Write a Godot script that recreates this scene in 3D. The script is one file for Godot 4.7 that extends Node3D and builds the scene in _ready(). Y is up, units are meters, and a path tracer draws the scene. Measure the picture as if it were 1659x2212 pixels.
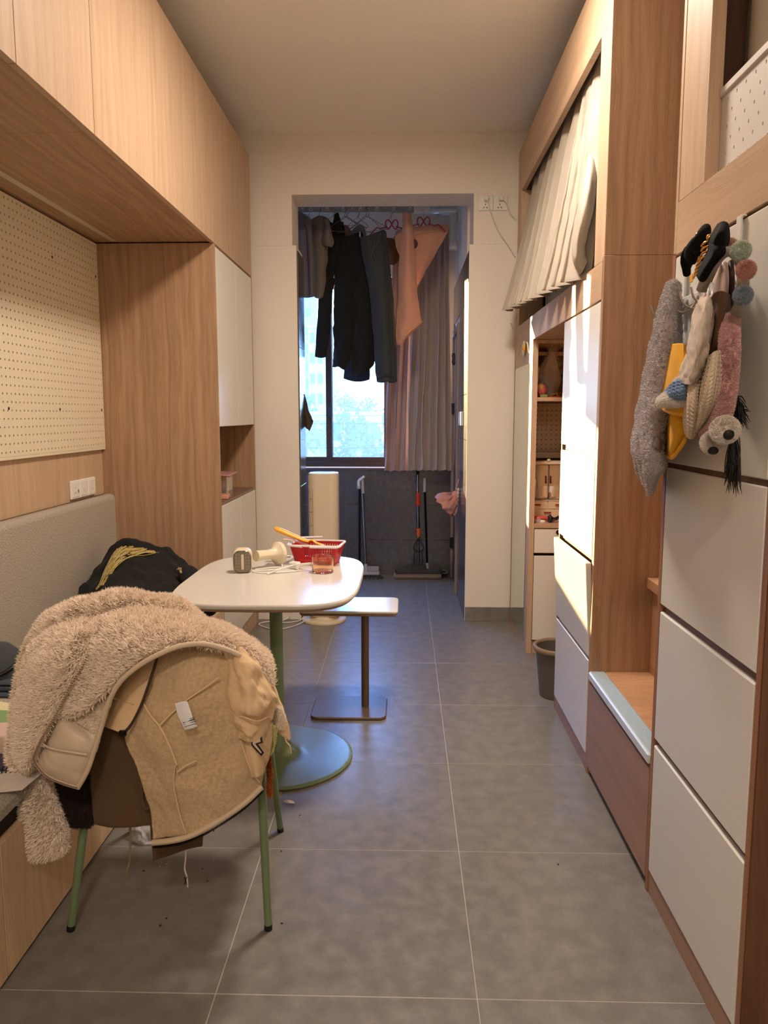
extends Node3D
# A narrow loft-bed dormitory room looking towards a balcony hung with laundry.
# y is up, metres; the camera stands at x = 0, z = 0 and the room runs towards -z.

var M := {}
var used := {}
var rng := RandomNumberGenerator.new()
var nz := FastNoiseLite.new()


class MB:
	# Collects one mesh. Vertices that share an index are shaded smooth.
	var v := PackedVector3Array()
	var u := PackedVector2Array()
	var i := PackedInt32Array()
	var xf := Transform3D()

	func p(a: Vector3, uv := Vector2.ZERO) -> int:
		v.append(xf * a)
		u.append(uv)
		return v.size() - 1

	func t(a: int, b: int, c: int) -> void:   # counter-clockwise seen from the front
		i.append(a); i.append(c); i.append(b)

	func q(a: int, b: int, c: int, d: int) -> void:
		t(a, b, c); t(a, c, d)

	func quad(a: Vector3, b: Vector3, c: Vector3, d: Vector3) -> void:
		q(p(a, Vector2(0, 1)), p(b, Vector2(1, 1)), p(c, Vector2(1, 0)), p(d, Vector2(0, 0)))

	func tri(a: Vector3, b: Vector3, c: Vector3) -> void:
		t(p(a), p(b), p(c))

	func box(a: Vector3, b: Vector3, r := 0.0015) -> MB:
		var lo := Vector3(minf(a.x, b.x), minf(a.y, b.y), minf(a.z, b.z))
		var hi := Vector3(maxf(a.x, b.x), maxf(a.y, b.y), maxf(a.z, b.z))
		var c := (lo + hi) / 2.0
		var h := (hi - lo) / 2.0
		r = minf(r, minf(h.x, minf(h.y, h.z)) * 0.98)
		var k := func(ax: int, s: Vector3) -> Vector3:
			var o := Vector3(s.x * (h.x - r), s.y * (h.y - r), s.z * (h.z - r))
			o[ax] = s[ax] * h[ax]
			return c + o
		for ax in 3:
			var e := (ax + 1) % 3
			var f := (ax + 2) % 3
			for s in [-1.0, 1.0]:
				var cs := []
				for d in [[-1.0, -1.0], [1.0, -1.0], [1.0, 1.0], [-1.0, 1.0]]:
					var w := Vector3.ZERO
					w[ax] = s; w[e] = d[0]; w[f] = d[1]
					cs.append(k.call(ax, w))
				if s < 0: cs.reverse()
				quad(cs[0], cs[1], cs[2], cs[3])
			if r <= 0.0: continue
			for s in [-1.0, 1.0]:
				for d in [-1.0, 1.0]:
					var w0 := Vector3.ZERO
					var w1 := Vector3.ZERO
					w0[e] = s; w0[f] = d; w0[ax] = -1.0
					w1[e] = s; w1[f] = d; w1[ax] = 1.0
					if s * d > 0: quad(k.call(e, w0), k.call(f, w0), k.call(f, w1), k.call(e, w1))
					else: quad(k.call(f, w0), k.call(e, w0), k.call(e, w1), k.call(f, w1))
					# winding settled below by facing outwards
		if r > 0.0:
			for sx in [-1.0, 1.0]:
				for sy in [-1.0, 1.0]:
					for sz in [-1.0, 1.0]:
						var w := Vector3(sx, sy, sz)
						if sx * sy * sz > 0: tri(k.call(0, w), k.call(1, w), k.call(2, w))
						else: tri(k.call(0, w), k.call(2, w), k.call(1, w))
		return self

	func tube(path: Array, r, seg := 10, caps := true, flat := 1.0) -> MB:
		# r: one radius or one per point; flat squeezes the section across its second axis
		var n := path.size()
		var rings := []
		var up := Vector3.UP
		for k in n:
			var d: Vector3 = (path[mini(k + 1, n - 1)] - path[maxi(k - 1, 0)]).normalized()
			if k == 0 and absf(d.y) > 0.9: up = Vector3.RIGHT
			var side := d.cross(up).normalized()
			if side.length() < 0.5: side = d.cross(Vector3(0.3, 0.5, 0.8)).normalized()
			up = side.cross(d).normalized()
			var rad: float = r[k] if r is Array else r
			var ring := []
			for j in seg + 1:
				var a := TAU * j / seg
				ring.append(p(path[k] + side * cos(a) * rad + up * sin(a) * rad * flat, Vector2(float(j) / seg, float(k) / maxf(1, n - 1))))
			rings.append(ring)
		for k in n - 1:
			for j in seg:
				q(rings[k][j], rings[k + 1][j], rings[k + 1][j + 1], rings[k][j + 1])
		if caps:
			for e in [0, n - 1]:
				var c := Vector3.ZERO
				var ids := []
				for j in seg:
					ids.append(p(xf.affine_inverse() * v[rings[e][j]]))
					c += v[rings[e][j]]
				var m := p(xf.affine_inverse() * (c / seg))
				for j in seg:
					if e == 0: t(m, ids[j], ids[(j + 1) % seg])
					else: t(m, ids[(j + 1) % seg], ids[j])
		return self

	func rod(a: Vector3, b: Vector3, r, seg := 10) -> MB:
		return tube([a, b], r, seg)

	func lathe(prof: Array, seg := 28) -> MB:
		# prof: Vector2(radius, y) from bottom outside upwards; a repeated point makes a hard edge
		var prev := []
		for k in prof.size():
			var ring := []
			for j in seg + 1:
				var a := TAU * j / seg
				ring.append(p(Vector3(cos(a) * prof[k].x, prof[k].y, -sin(a) * prof[k].x), Vector2(float(j) / seg, float(k) / prof.size())))
			if k > 0 and prof[k] != prof[k - 1]:
				for j in seg:
					q(prev[j], prev[j + 1], ring[j + 1], ring[j])
			prev = ring
		return self

	func ball(c: Vector3, r: Vector3, seg := 20, rows := 12) -> MB:
		var grid := []
		for k in rows + 1:
			var th := PI * k / rows
			var row := []
			for j in seg + 1:
				var a := TAU * j / seg
				row.append(p(c + Vector3(cos(a) * sin(th) * r.x, -cos(th) * r.y, -sin(a) * sin(th) * r.z)))
			grid.append(row)
		for k in rows:
			for j in seg:
				q(grid[k][j], grid[k][j + 1], grid[k + 1][j + 1], grid[k + 1][j])
		return self

	func plate(pts: PackedVector2Array, d: float, bev := 0.0) -> MB:
		# a polygon in local x, y (counter-clockwise) raised from z = 0 to z = d, edges bevelled
		if Geometry2D.is_polygon_clockwise(pts): pts.reverse()
		var n := pts.size()
		var inn := PackedVector2Array()
		for k in n:
			var a := (pts[k] - pts[(k + n - 1) % n]).normalized()
			var b := (pts[(k + 1) % n] - pts[k]).normalized()
			var nm := (Vector2(-a.y, a.x) + Vector2(-b.y, b.x)).normalized()
			inn.append(pts[k] + nm * bev)
		var tri := Geometry2D.triangulate_polygon(inn)
		for side in 2:
			var z := d if side else 0.0
			var ids := []
			for w in inn: ids.append(p(Vector3(w.x, w.y, z), w))
			for k in range(0, tri.size(), 3):
				var e := [tri[k], tri[k + 1], tri[k + 2]]
				var ccw := (inn[e[1]] - inn[e[0]]).cross(inn[e[2]] - inn[e[0]]) > 0
				if ccw == (side == 1): t(ids[e[0]], ids[e[1]], ids[e[2]])
				else: t(ids[e[0]], ids[e[2]], ids[e[1]])
		var zs := [[inn, 0.0], [pts, minf(bev, d / 2)], [pts, maxf(d - bev, d / 2)], [inn, d]]
		var last := []
		for s in zs:
			var ring := []
			for k in n + 1: ring.append(p(Vector3(s[0][k % n].x, s[0][k % n].y, s[1])))
			if last:
				for k in n: q(last[k], last[k + 1], ring[k + 1], ring[k])
			last = ring
		return self

	func sheet(g: Array, nu: int, nv: int, thick := 0.003, amp := 0.0, freq := 10.0, noise: FastNoiseLite = null) -> MB:
		# rows of control points -> a smooth cloth with a front, a back and a rim
		var rows := g.size()
		var cols: int = g[0].size()
		var pos := []
		for a in nv + 1:
			var row := PackedVector3Array()
			var y := float(a) / nv * (rows - 1)
			var yi := mini(int(y), rows - 2)
			var line := []
			for c in cols:
				line.append(cr(g[maxi(yi - 1, 0)][c], g[yi][c], g[yi + 1][c], g[mini(yi + 2, rows - 1)][c], y - yi))
			for b in nu + 1:
				var x := float(b) / nu * (cols - 1)
				var xi := mini(int(x), cols - 2)
				row.append(cr(line[maxi(xi - 1, 0)], line[xi], line[xi + 1], line[mini(xi + 2, cols - 1)], x - xi))
			pos.append(row)
		return solid(pos, nu, nv, thick, amp, freq, noise)

	static func cr(a: Vector3, b: Vector3, c: Vector3, d: Vector3, w: float) -> Vector3:
		return 0.5 * (2.0 * b + (c - a) * w + (2.0 * a - 5.0 * b + 4.0 * c - d) * w * w + (3.0 * b - 3.0 * c + d - a) * w * w * w)

	func solid(pos: Array, nu: int, nv: int, thick := 0.003, amp := 0.0, freq := 10.0, noise: FastNoiseLite = null) -> MB:
		var nm := []
		for a in nv + 1:
			var row := PackedVector3Array()
			for b in nu + 1:
				var du: Vector3 = pos[a][mini(b + 1, nu)] - pos[a][maxi(b - 1, 0)]
				var dv: Vector3 = pos[mini(a + 1, nv)][b] - pos[maxi(a - 1, 0)][b]
				row.append(dv.cross(du).normalized())
			nm.append(row)
		var fr := []
		var bk := []
		for a in nv + 1:
			var f := []
			var k := []
			for b in nu + 1:
				var o: Vector3 = pos[a][b]
				if noise and amp > 0.0: o += nm[a][b] * amp * noise.get_noise_3d(o.x * freq, o.y * freq, o.z * freq)
				var uv := Vector2(float(b) / nu, float(a) / nv)
				f.append(p(o + nm[a][b] * thick * 0.5, uv))
				k.append(p(o - nm[a][b] * thick * 0.5, uv))
			fr.append(f)
			bk.append(k)
		for a in nv:
			for b in nu:
				q(fr[a][b], fr[a + 1][b], fr[a + 1][b + 1], fr[a][b + 1])
				q(bk[a][b], bk[a][b + 1], bk[a + 1][b + 1], bk[a + 1][b])
		for b in nu:
			q(fr[0][b], fr[0][b + 1], bk[0][b + 1], bk[0][b])
			q(fr[nv][b + 1], fr[nv][b], bk[nv][b], bk[nv][b + 1])
		for a in nv:
			q(fr[a + 1][0], fr[a][0], bk[a][0], bk[a + 1][0])
			q(fr[a][nu], fr[a + 1][nu], bk[a + 1][nu], bk[a][nu])
		return self

	func perf(o: Vector3, du: Vector3, dv: Vector3, nu: int, nv: int, r: Vector2, depth: float, stagger := false) -> MB:
		# a sheet of nu x nv cells from corner o, cell edges du, dv, each with a real hole of half-axes r
		var nmv := du.cross(dv).normalized()
		for b in nv:
			for a in nu:
				var c := o + du * (a + 0.5) + dv * (b + 0.5)
				if stagger and (a + b) % 2 == 1:
					quad(c - du * 0.5 - dv * 0.5, c + du * 0.5 - dv * 0.5, c + du * 0.5 + dv * 0.5, c - du * 0.5 + dv * 0.5)
					continue
				var ring := []
				var back := []
				var rim := []
				for k in 8:
					var an := TAU * k / 8.0
					var w := c + du.normalized() * cos(an) * r.x + dv.normalized() * sin(an) * r.y
					ring.append(p(w)); back.append(p(w - nmv * depth)); rim.append(p(w))
				var cs := []
				for s in [[0.5, 0.5], [-0.5, 0.5], [-0.5, -0.5], [0.5, -0.5]]:
					cs.append(p(c + du * s[0] + dv * s[1]))
				for k in 4:
					var m: int = 2 * k + 1
					t(cs[k], ring[m], ring[(m - 1) % 8])
					t(cs[k], ring[(m + 1) % 8], ring[m])
					t(cs[k], cs[(k + 1) % 4], ring[(m + 1) % 8])
				for k in 8:
					q(rim[k], rim[(k + 1) % 8], back[(k + 1) % 8], back[k])
		return self

	func mesh() -> ArrayMesh:
		var n := PackedVector3Array()
		n.resize(v.size())
		for k in range(0, i.size(), 3):
			var c := (v[i[k + 2]] - v[i[k]]).cross(v[i[k + 1]] - v[i[k]])
			n[i[k]] += c; n[i[k + 1]] += c; n[i[k + 2]] += c
		for k in n.size(): n[k] = n[k].normalized() if n[k].length() > 0.0 else Vector3.UP
		var a := []
		a.resize(Mesh.ARRAY_MAX)
		a[Mesh.ARRAY_VERTEX] = v
		a[Mesh.ARRAY_NORMAL] = n
		a[Mesh.ARRAY_TEX_UV] = u
		a[Mesh.ARRAY_INDEX] = i
		var m := ArrayMesh.new()
		m.add_surface_from_arrays(Mesh.PRIMITIVE_TRIANGLES, a)
		return m


func mb() -> MB:
	return MB.new()


func numbered(n: String) -> String:
	var k: int = used.get(n, 0)
	used[n] = k + 1
	return n if k == 0 else "%s_%03d" % [n, k]


func tag(o: Node3D, label: String, category := "", group := "", kind := "") -> Node3D:
	if label: o.set_meta("label", label)
	if category: o.set_meta("category", category)
	if group: o.set_meta("group", group)
	if kind: o.set_meta("kind", kind)
	return o


func thing(n: String, label: String, category: String, at := Vector3.ZERO, group := "") -> Node3D:
	var o := Node3D.new()
	o.name = numbered(n)
	o.position = at
	add_child(o)
	return tag(o, label, category, group)


func part(parent: Node3D, n: String, b: MB, m: Material, label := "", kind := "") -> MeshInstance3D:
	# meshes are laid out in room coordinates; a part undoes its thing's place
	var o := MeshInstance3D.new()
	o.name = n
	o.mesh = b.mesh()
	o.material_override = m
	if parent.has_meta("category"): o.position = -parent.position
	parent.add_child(o, true)
	tag(o, label, "", "", kind)
	return o


func solo(n: String, label: String, category: String, b: MB, m: Material, group := "") -> MeshInstance3D:
	var o := MeshInstance3D.new()
	o.name = numbered(n)
	o.mesh = b.mesh()
	o.material_override = m
	add_child(o)
	tag(o, label, category, group)
	return o


func struct(n: String, label: String, b: MB, m: Material) -> MeshInstance3D:
	var o := MeshInstance3D.new()
	o.name = n
	o.mesh = b.mesh()
	o.material_override = m
	add_child(o)
	tag(o, label, "", "", "structure")
	return o


func mat(n: String, c: Color, rough := 0.6, metal := 0.0) -> StandardMaterial3D:
	var m := StandardMaterial3D.new()
	m.resource_name = n
	m.albedo_color = c
	m.roughness = rough
	m.metallic = metal
	M[n] = m
	return m


func tri(m: StandardMaterial3D, scale: Vector3) -> StandardMaterial3D:
	m.uv1_triplanar = true
	m.uv1_world_triplanar = true
	m.uv1_scale = scale
	return m


func fn(seed_: int, freq: float, oct := 3) -> FastNoiseLite:
	var f := FastNoiseLite.new()
	f.seed = seed_
	f.frequency = freq
	f.noise_type = FastNoiseLite.TYPE_SIMPLEX_SMOOTH
	f.fractal_octaves = oct
	return f


func grain(w: int, h: int, across: bool, dark: float, seed_: int) -> ImageTexture:
	# wood: fine streaks along one axis, slow bands, a few cathedral curves; near white, multiplied by the wood's colour
	var im := Image.create(w, h, true, Image.FORMAT_RGB8)
	var fine := fn(seed_, 0.09, 2)
	var band := fn(seed_ + 1, 0.008, 2)
	var warp := fn(seed_ + 2, 0.0035, 2)
	for y in h:
		for x in w:
			# fold so the tile repeats without a seam along the grain
			var yy := absf(y * 2.0 - h)
			var xx := float(x) if x < w - 60 else lerpf(float(x), float(x - w), (x - w + 60) / 60.0)
			var b := warp.get_noise_2d(xx, yy * 0.35) * 46.0
			var s := fine.get_noise_2d((xx + b) * 3.2, yy * 0.05)
			var s2 := fine.get_noise_2d((xx + b) * 8.0 + 400.0, yy * 0.22)
			var k := band.get_noise_2d((xx + b) * 1.6, yy * 0.10)
			var val := 1.0 - dark * (0.30 + 0.55 * s + 0.35 * maxf(0.0, s2 - 0.1) * 2.0 + 0.42 * k)
			var c := Color(clampf(val + 0.01, 0, 1), clampf(val * 0.985 - dark * 0.06 * s, 0, 1), clampf(val * 0.96 - dark * 0.12 * s, 0, 1))
			if across: im.set_pixel(y % w, x % h, c)
			else: im.set_pixel(x, y, c)
	im.generate_mipmaps()
	return ImageTexture.create_from_image(im)


func mottle(w: int, base: float, amp: float, f1: float, f2: float, seed_: int) -> ImageTexture:
	var im := Image.create(w, w, true, Image.FORMAT_RGB8)
	var a := fn(seed_, f1, 5)
	var b := fn(seed_ + 3, f2, 2)
	for y in w:
		for x in w:
			var va := 0.0
			# blend the four offsets so that the tile repeats
			var tx := float(x) / w
			var ty := float(y) / w
			for o in [[0, 0, (1 - tx) * (1 - ty)], [-w, 0, tx * (1 - ty)], [0, -w, (1 - tx) * ty], [-w, -w, tx * ty]]:
				va += o[2] * a.get_noise_2d(x + o[0], y + o[1])
			var s := clampf(base + amp * (va * 1.6 + 0.35 * b.get_noise_2d(x, y)), 0, 1)
			im.set_pixel(x, y, Color(s, s, s))
	im.generate_mipmaps()
	return ImageTexture.create_from_image(im)


func weave(w: int, kind: int) -> ImageTexture:
	# height pictures of cloth: 0 plain weave, 1 pile, 2 flecked upholstery
	var im := Image.create(w, w, true, Image.FORMAT_RGB8)
	var a := fn(40 + kind, 0.11, 3)
	for y in w:
		for x in w:
			var s := 0.5
			if kind == 0: s = 0.5 + 0.25 * sin(TAU * x / 8.0) * cos(TAU * y / 8.0) + 0.2 * a.get_noise_2d(x, y)
			elif kind == 1: s = 0.5 + 0.6 * a.get_noise_2d(x * 1.3, y * 1.3)
			else: s = 0.72 + 0.30 * a.get_noise_2d(x * 2.0, y * 1.2) + 0.12 * a.get_noise_2d(x * 6.0, y * 6.0)
			im.set_pixel(x, y, Color(clampf(s, 0, 1), clampf(s, 0, 1), clampf(s, 0, 1)))
	im.generate_mipmaps()
	return ImageTexture.create_from_image(im)


func arc(c: Vector3, r: float, a0: float, a1: float, n: int, ax := Vector3.RIGHT, ay := Vector3.UP) -> Array:
	var out := []
	for k in n + 1:
		var a := lerpf(a0, a1, float(k) / n)
		out.append(c + ax * cos(a) * r + ay * sin(a) * r)
	return out


func spline(pts: Array, n: int) -> Array:
	var out := []
	var m := pts.size()
	for k in n + 1:
		var x := float(k) / n * (m - 1)
		var j := mini(int(x), m - 2)
		out.append(MB.cr(pts[maxi(j - 1, 0)], pts[j], pts[j + 1], pts[mini(j + 2, m - 1)], x - j))
	return out


func rrect(w: float, h: float, r: float, n := 5) -> PackedVector2Array:
	var o := PackedVector2Array()
	for c in [[1, 1, 0.0], [-1, 1, PI / 2], [-1, -1, PI], [1, -1, PI * 1.5]]:
		for k in n + 1:
			var a: float = c[2] + PI / 2 * k / n
			o.append(Vector2(c[0] * (w / 2 - r) + cos(a) * r, c[1] * (h / 2 - r) + sin(a) * r))
	return o


func basis_at(o: Vector3, x: Vector3, y: Vector3) -> Transform3D:
	var bx := x.normalized()
	var bz := bx.cross(y).normalized()
	return Transform3D(Basis(bx, bz.cross(bx), bz), o)


func setup() -> void:
	var cam := Camera3D.new()
	cam.name = "camera"
	cam.position = Vector3(0, 1.32, 0)
	cam.rotation_degrees = Vector3(-7.155, 1.519, 0)
	cam.fov = 67.2
	cam.keep_aspect = Camera3D.KEEP_HEIGHT
	add_child(cam)
	cam.current = true

	var sun := DirectionalLight3D.new()
	sun.name = "sun"
	sun.look_at_from_position(Vector3.ZERO, Vector3(0.5, -0.118, 1.0), Vector3.UP)
	sun.light_color = Color(1.0, 0.86, 0.62)
	sun.light_energy = 11.0
	sun.light_angular_distance = 0.6
	sun.shadow_enabled = true
	add_child(sun)

	var sky := ProceduralSkyMaterial.new()
	sky.sky_top_color = Color(0.34, 0.56, 0.94)
	sky.sky_horizon_color = Color(0.60, 0.80, 1.0)
	sky.sky_curve = 0.2
	sky.ground_bottom_color = Color(0.30, 0.32, 0.30)
	sky.ground_horizon_color = Color(0.70, 0.76, 0.80)
	sky.sky_energy_multiplier = 3.5
	sky.ground_energy_multiplier = 1.2
	sky.sun_angle_max = 40.0
	sky.sun_curve = 0.12
	var env := Environment.new()
	env.background_mode = Environment.BG_SKY
	env.sky = Sky.new()
	env.sky.sky_material = sky
	env.tonemap_mode = Environment.TONE_MAPPER_LINEAR
	env.tonemap_exposure = 1.1
	env.sdfgi_enabled = true
	env.ssao_enabled = true
	env.ssil_enabled = true
	var we := WorldEnvironment.new()
	we.name = "world"
	we.environment = env
	add_child(we)


func ceiling_light(at: Vector3, power: float) -> void:
	var o := thing("ceiling_light", "round warm white flush ceiling lamp above the table" if at.z < -1.0 else "round warm white flush ceiling lamp behind the viewer", "ceiling light", at)
	var b := mb()
	b.xf = Transform3D(Basis.IDENTITY, at)
	b.lathe([Vector2(0, -0.055), Vector2(0.12, -0.054), Vector2(0.17, -0.045), Vector2(0.19, -0.02), Vector2(0.19, 0.0)], 36)
	var glow := mat("lamp_glow", Color(1, 0.95, 0.88), 0.5)
	glow.emission_enabled = true
	glow.emission = Color(1.0, 0.925, 0.855)
	glow.emission_energy_multiplier = 6.0
	part(o, "diffuser", b, glow)
	b = mb()
	b.xf = Transform3D(Basis.IDENTITY, at)
	b.lathe([Vector2(0.19, -0.018), Vector2(0.205, -0.018), Vector2(0.205, 0.0), Vector2(0.19, 0.0)], 36)
	part(o, "rim", b, M.plastic_white)
	var l := AreaLight3D.new()
	l.name = "ceiling_lamp_light"
	l.position = at + Vector3(0, -0.062, 0)
	l.rotation_degrees = Vector3(-90, 0, 0)
	l.area_size = Vector2(0.34, 0.34)
	l.light_color = Color(1.0, 0.925, 0.855)
	l.light_energy = power
	l.area_range = 14.0
	l.shadow_enabled = true
	add_child(l)


func materials() -> void:
	var g := grain(768, 768, false, 0.16, 11)
	var gh := grain(768, 768, true, 0.16, 23)
	var gd := grain(768, 768, false, 0.25, 37)
	var vs := Vector3(1 / 0.55, 1 / 1.9, 1 / 0.55)
	var m := mat("wood_light", Color(0.78, 0.68, 0.575), 0.5)
	m.albedo_texture = g
	tri(m, vs)
	m = mat("wood_light_across", Color(0.77, 0.66, 0.55), 0.5)
	m.albedo_texture = gh
	tri(m, Vector3(1 / 1.9, 1 / 0.55, 1 / 1.9))
	m = mat("wood_oak", Color(0.71, 0.58, 0.46), 0.5)
	m.albedo_texture = gd
	tri(m, Vector3(1 / 0.30, 1 / 1.6, 1 / 0.30))
	m = mat("wood_oak_along", Color(0.74, 0.61, 0.49), 0.5)
	m.albedo_texture = gd
	tri(m, Vector3(1 / 0.30, 1 / 0.30, 1 / 1.6))
	m = mat("wood_oak_across", Color(0.76, 0.60, 0.46), 0.5)
	m.albedo_texture = gh
	tri(m, Vector3(1 / 1.9, 1 / 0.55, 1 / 1.9))
	m = mat("wood_bench", Color(0.86, 0.75, 0.62), 0.5)
	m.albedo_texture = g
	tri(m, vs)
	m = mat("wood_grey", Color(0.66, 0.53, 0.45), 0.5)
	m.albedo_texture = gh
	tri(m, Vector3(1 / 1.9, 1 / 0.55, 1 / 1.9))
	m = mat("wood_edge", Color(0.62, 0.45, 0.34), 0.5)
	m.albedo_texture = g
	tri(m, vs)
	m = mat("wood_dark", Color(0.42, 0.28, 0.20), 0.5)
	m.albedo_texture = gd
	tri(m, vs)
	mat("gap_dark", Color(0.14, 0.09, 0.07), 0.8)
	mat("counter", Color(0.48, 0.37, 0.32), 0.35)
	m = mat("lacquer", Color(0.87, 0.86, 0.825), 0.32)
	mat("plastic_white", Color(0.88, 0.87, 0.84), 0.4)
	mat("plastic_cream", Color(0.86, 0.80, 0.70), 0.38)
	m = mat("paint", Color(0.90, 0.87, 0.825), 0.9)
	var pm := mottle(256, 0.5, 0.4, 0.02, 0.2, 5)
	m.heightmap_enabled = true
	m.heightmap_texture = pm
	m.heightmap_scale = 0.05
	tri(m, Vector3(2, 2, 2))
	mat("paint_ceiling", Color(0.94, 0.92, 0.88), 0.95)
	var fm := mottle(1024, 0.86, 0.09, 0.02, 0.2, 7)
	m = mat("floor_tile", Color(0.55, 0.535, 0.51), 1.0)
	m.albedo_texture = fm
	m.roughness_texture = mottle(512, 0.36, 0.035, 0.012, 0.2, 9)
	m.roughness_texture_channel = BaseMaterial3D.TEXTURE_CHANNEL_RED
	tri(m, Vector3(1 / 1.7, 1 / 1.7, 1 / 1.7))
	mat("grout", Color(0.70, 0.675, 0.635), 0.85)
	m = mat("wall_tile", Color(0.41, 0.395, 0.375), 0.17)
	m.albedo_texture = fm
	tri(m, Vector3(0.9, 0.9, 0.9))
	mat("grout_dark", Color(0.50, 0.50, 0.48), 0.85)
	m = mat("window_frame", Color(0.24, 0.17, 0.13), 0.45)
	mat("pegboard", Color(0.86, 0.81, 0.71), 0.5)
	mat("metal", Color(0.75, 0.75, 0.74), 0.3, 1.0)
	mat("metal_dark", Color(0.12, 0.12, 0.12), 0.35, 0.8)
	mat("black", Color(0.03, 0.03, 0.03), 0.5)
	m = mat("upholstery", Color(0.88, 0.83, 0.76), 0.95)
	m.albedo_texture = weave(512, 2)
	tri(m, Vector3(2.2, 2.2, 2.2))
	m.rim_enabled = true
	m.rim = 0.3
	m = mat("curtain", Color(0.70, 0.66, 0.60), 0.9)
	m.backlight_enabled = true
	m.backlight = Color(0.25, 0.24, 0.22)


func room() -> void:
	# floor: a grout bed with 600 mm porcelain tiles on it
	var fl := struct("floor", "grey porcelain tile floor running out onto the balcony", mb().box(Vector3(-1.75, -0.12, 1.9), Vector3(1.9, -0.0008, -6.7), 0.0), M.grout)
	var tm := mb().box(Vector3(-0.2988, -0.012, -0.2988), Vector3(0.2988, 0, 0.2988), 0.0007).mesh()
	for a in 6:
		for b in 14:
			var tl := MeshInstance3D.new()
			tl.name = "tile"
			tl.mesh = tm
			tl.material_override = M.floor_tile
			tl.position = Vector3(-1.33 + 0.6 * a, 0, 1.09 - 0.6 * b)
			fl.add_child(tl, true)
	struct("ceiling", "plain painted ceiling above the narrow room", mb().box(Vector3(-1.75, 2.995, 1.9), Vector3(1.9, 3.15, -5.15), 0.0), M.paint_ceiling)
	struct("wall_left", "", mb().box(Vector3(-1.75, -0.1, 1.9), Vector3(-1.545, 3.1, -5.15), 0.0), M.paint)
	struct("wall_right", "", mb().box(Vector3(1.62, -0.1, 1.9), Vector3(1.8, 3.1, -5.15), 0.0), M.paint)
	struct("wall_back", "", mb().box(Vector3(-1.75, -0.1, 1.7), Vector3(1.8, 3.1, 1.9), 0.0), M.paint)
	# the wall with the opening to the balcony; its lower reveal is tiled
	var b := mb()
	b.box(Vector3(-1.6, 0, -4.87), Vector3(-0.667, 2.353, -5.15), 0.002)
	b.box(Vector3(-1.6, 2.353, -4.87), Vector3(-0.691, 3.0, -5.15), 0.0)
	b.box(Vector3(-0.691, 2.65, -4.87), Vector3(0.415, 3.0, -5.15), 0.0)
	b.box(Vector3(0.415, 2.353, -4.87), Vector3(1.65, 3.0, -5.15), 0.0)
	b.box(Vector3(0.391, 0, -4.87), Vector3(1.65, 2.353, -4.885), 0.002)
	b.box(Vector3(0.415, 0, -4.885), Vector3(1.65, 2.353, -5.15), 0.0)
	struct("wall_far", "cream painted wall with a wide opening to the balcony", b, M.paint)
	struct("baseboard_right", "dark grey tile skirting at the foot of the far wall", mb().box(Vector3(0.393, 0, -4.87), Vector3(0.72, 0.093, -4.86), 0.001), M.floor_tile)
	# balcony shell
	b = mb()
	b.box(Vector3(-1.6, -0.1, -5.15), Vector3(-1.4, 3.2, -6.6), 0.0)
	struct("wall_balcony_left", "", b, M.paint)
	b = mb()
	b.box(Vector3(0.40, -0.1, -5.15), Vector3(0.6, 3.2, -6.6), 0.0)
	struct("wall_balcony_right", "", b, M.paint)
	b = mb()
	b.box(Vector3(-1.6, -0.1, -6.353), Vector3(0.6, 0.885, -6.55), 0.0)
	b.box(Vector3(-1.6, 2.42, -6.343), Vector3(0.6, 3.2, -6.55), 0.0)
	b.box(Vector3(-1.6, 0.885, -6.343), Vector3(-1.33, 2.42, -6.55), 0.0)
	b.box(Vector3(0.22, 0.885, -6.343), Vector3(0.6, 2.42, -6.55), 0.0)
	struct("wall_balcony", "balcony end wall under and over the window", b, M.paint)
	struct("ceiling_balcony", "", mb().box(Vector3(-1.6, 3.1, -5.10), Vector3(0.6, 3.25, -6.6), 0.0), M.paint)
	# wall tiles, each a piece of its own
	var wb: MeshInstance3D = get_node("wall_balcony")
	var rows := [0.0, 0.29, 0.581, 0.885]
	for r in 3:
		var x := -1.69
		while x < 0.39:
			var x0 := maxf(x, -1.4)
			var x1 := minf(x + 0.6, 0.391)
			if x1 - x0 > 0.03:
				part(wb, "tile", mb().box(Vector3(x0 + 0.001, rows[r] + 0.001, -6.353), Vector3(x1 - 0.001, rows[r + 1] - 0.001, -6.343), 0.001), M.wall_tile)
			x += 0.6
	part(wb, "sill", mb().box(Vector3(-1.38, 0.878, -6.318), Vector3(0.25, 0.892, -6.36), 0.003), M.counter)
	var wr: MeshInstance3D = get_node("wall_balcony_right")
	var y := 0.0
	while y < 2.3:
		var y1 := minf(y + 0.2905, 2.353)
		for s in [[-4.885, -5.25], [-5.25, -5.635], [-6.27, -6.343]]:
			part(wr, "tile", mb().box(Vector3(0.391, y + 0.001, s[0] - 0.001), Vector3(0.401, y1 - 0.001, s[1] + 0.001), 0.001), M.wall_tile)
		if y > 1.95:
			part(wr, "tile", mb().box(Vector3(0.391, y + 0.001, -5.636), Vector3(0.401, y1 - 0.001, -6.269), 0.001), M.wall_tile)
		part(get_node("wall_far"), "tile", mb().box(Vector3(-0.667, y + 0.001, -4.884), Vector3(-0.6585, y1 - 0.001, -5.149), 0.001), M.wall_tile)
		y += 0.2905
	# bathroom door in the right balcony wall
	var d := struct("door_1", "dark bathroom door with a pale frame in the balcony side wall", mb().box(Vector3(0.396, 0.01, -5.67), Vector3(0.42, 1.93, -6.25), 0.002), M.wood_dark)
	b = mb()
	b.box(Vector3(0.376, 0, -5.635), Vector3(0.41, 1.975, -5.69), 0.003)
	b.box(Vector3(0.376, 0, -6.215), Vector3(0.41, 1.975, -6.27), 0.003)
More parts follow.
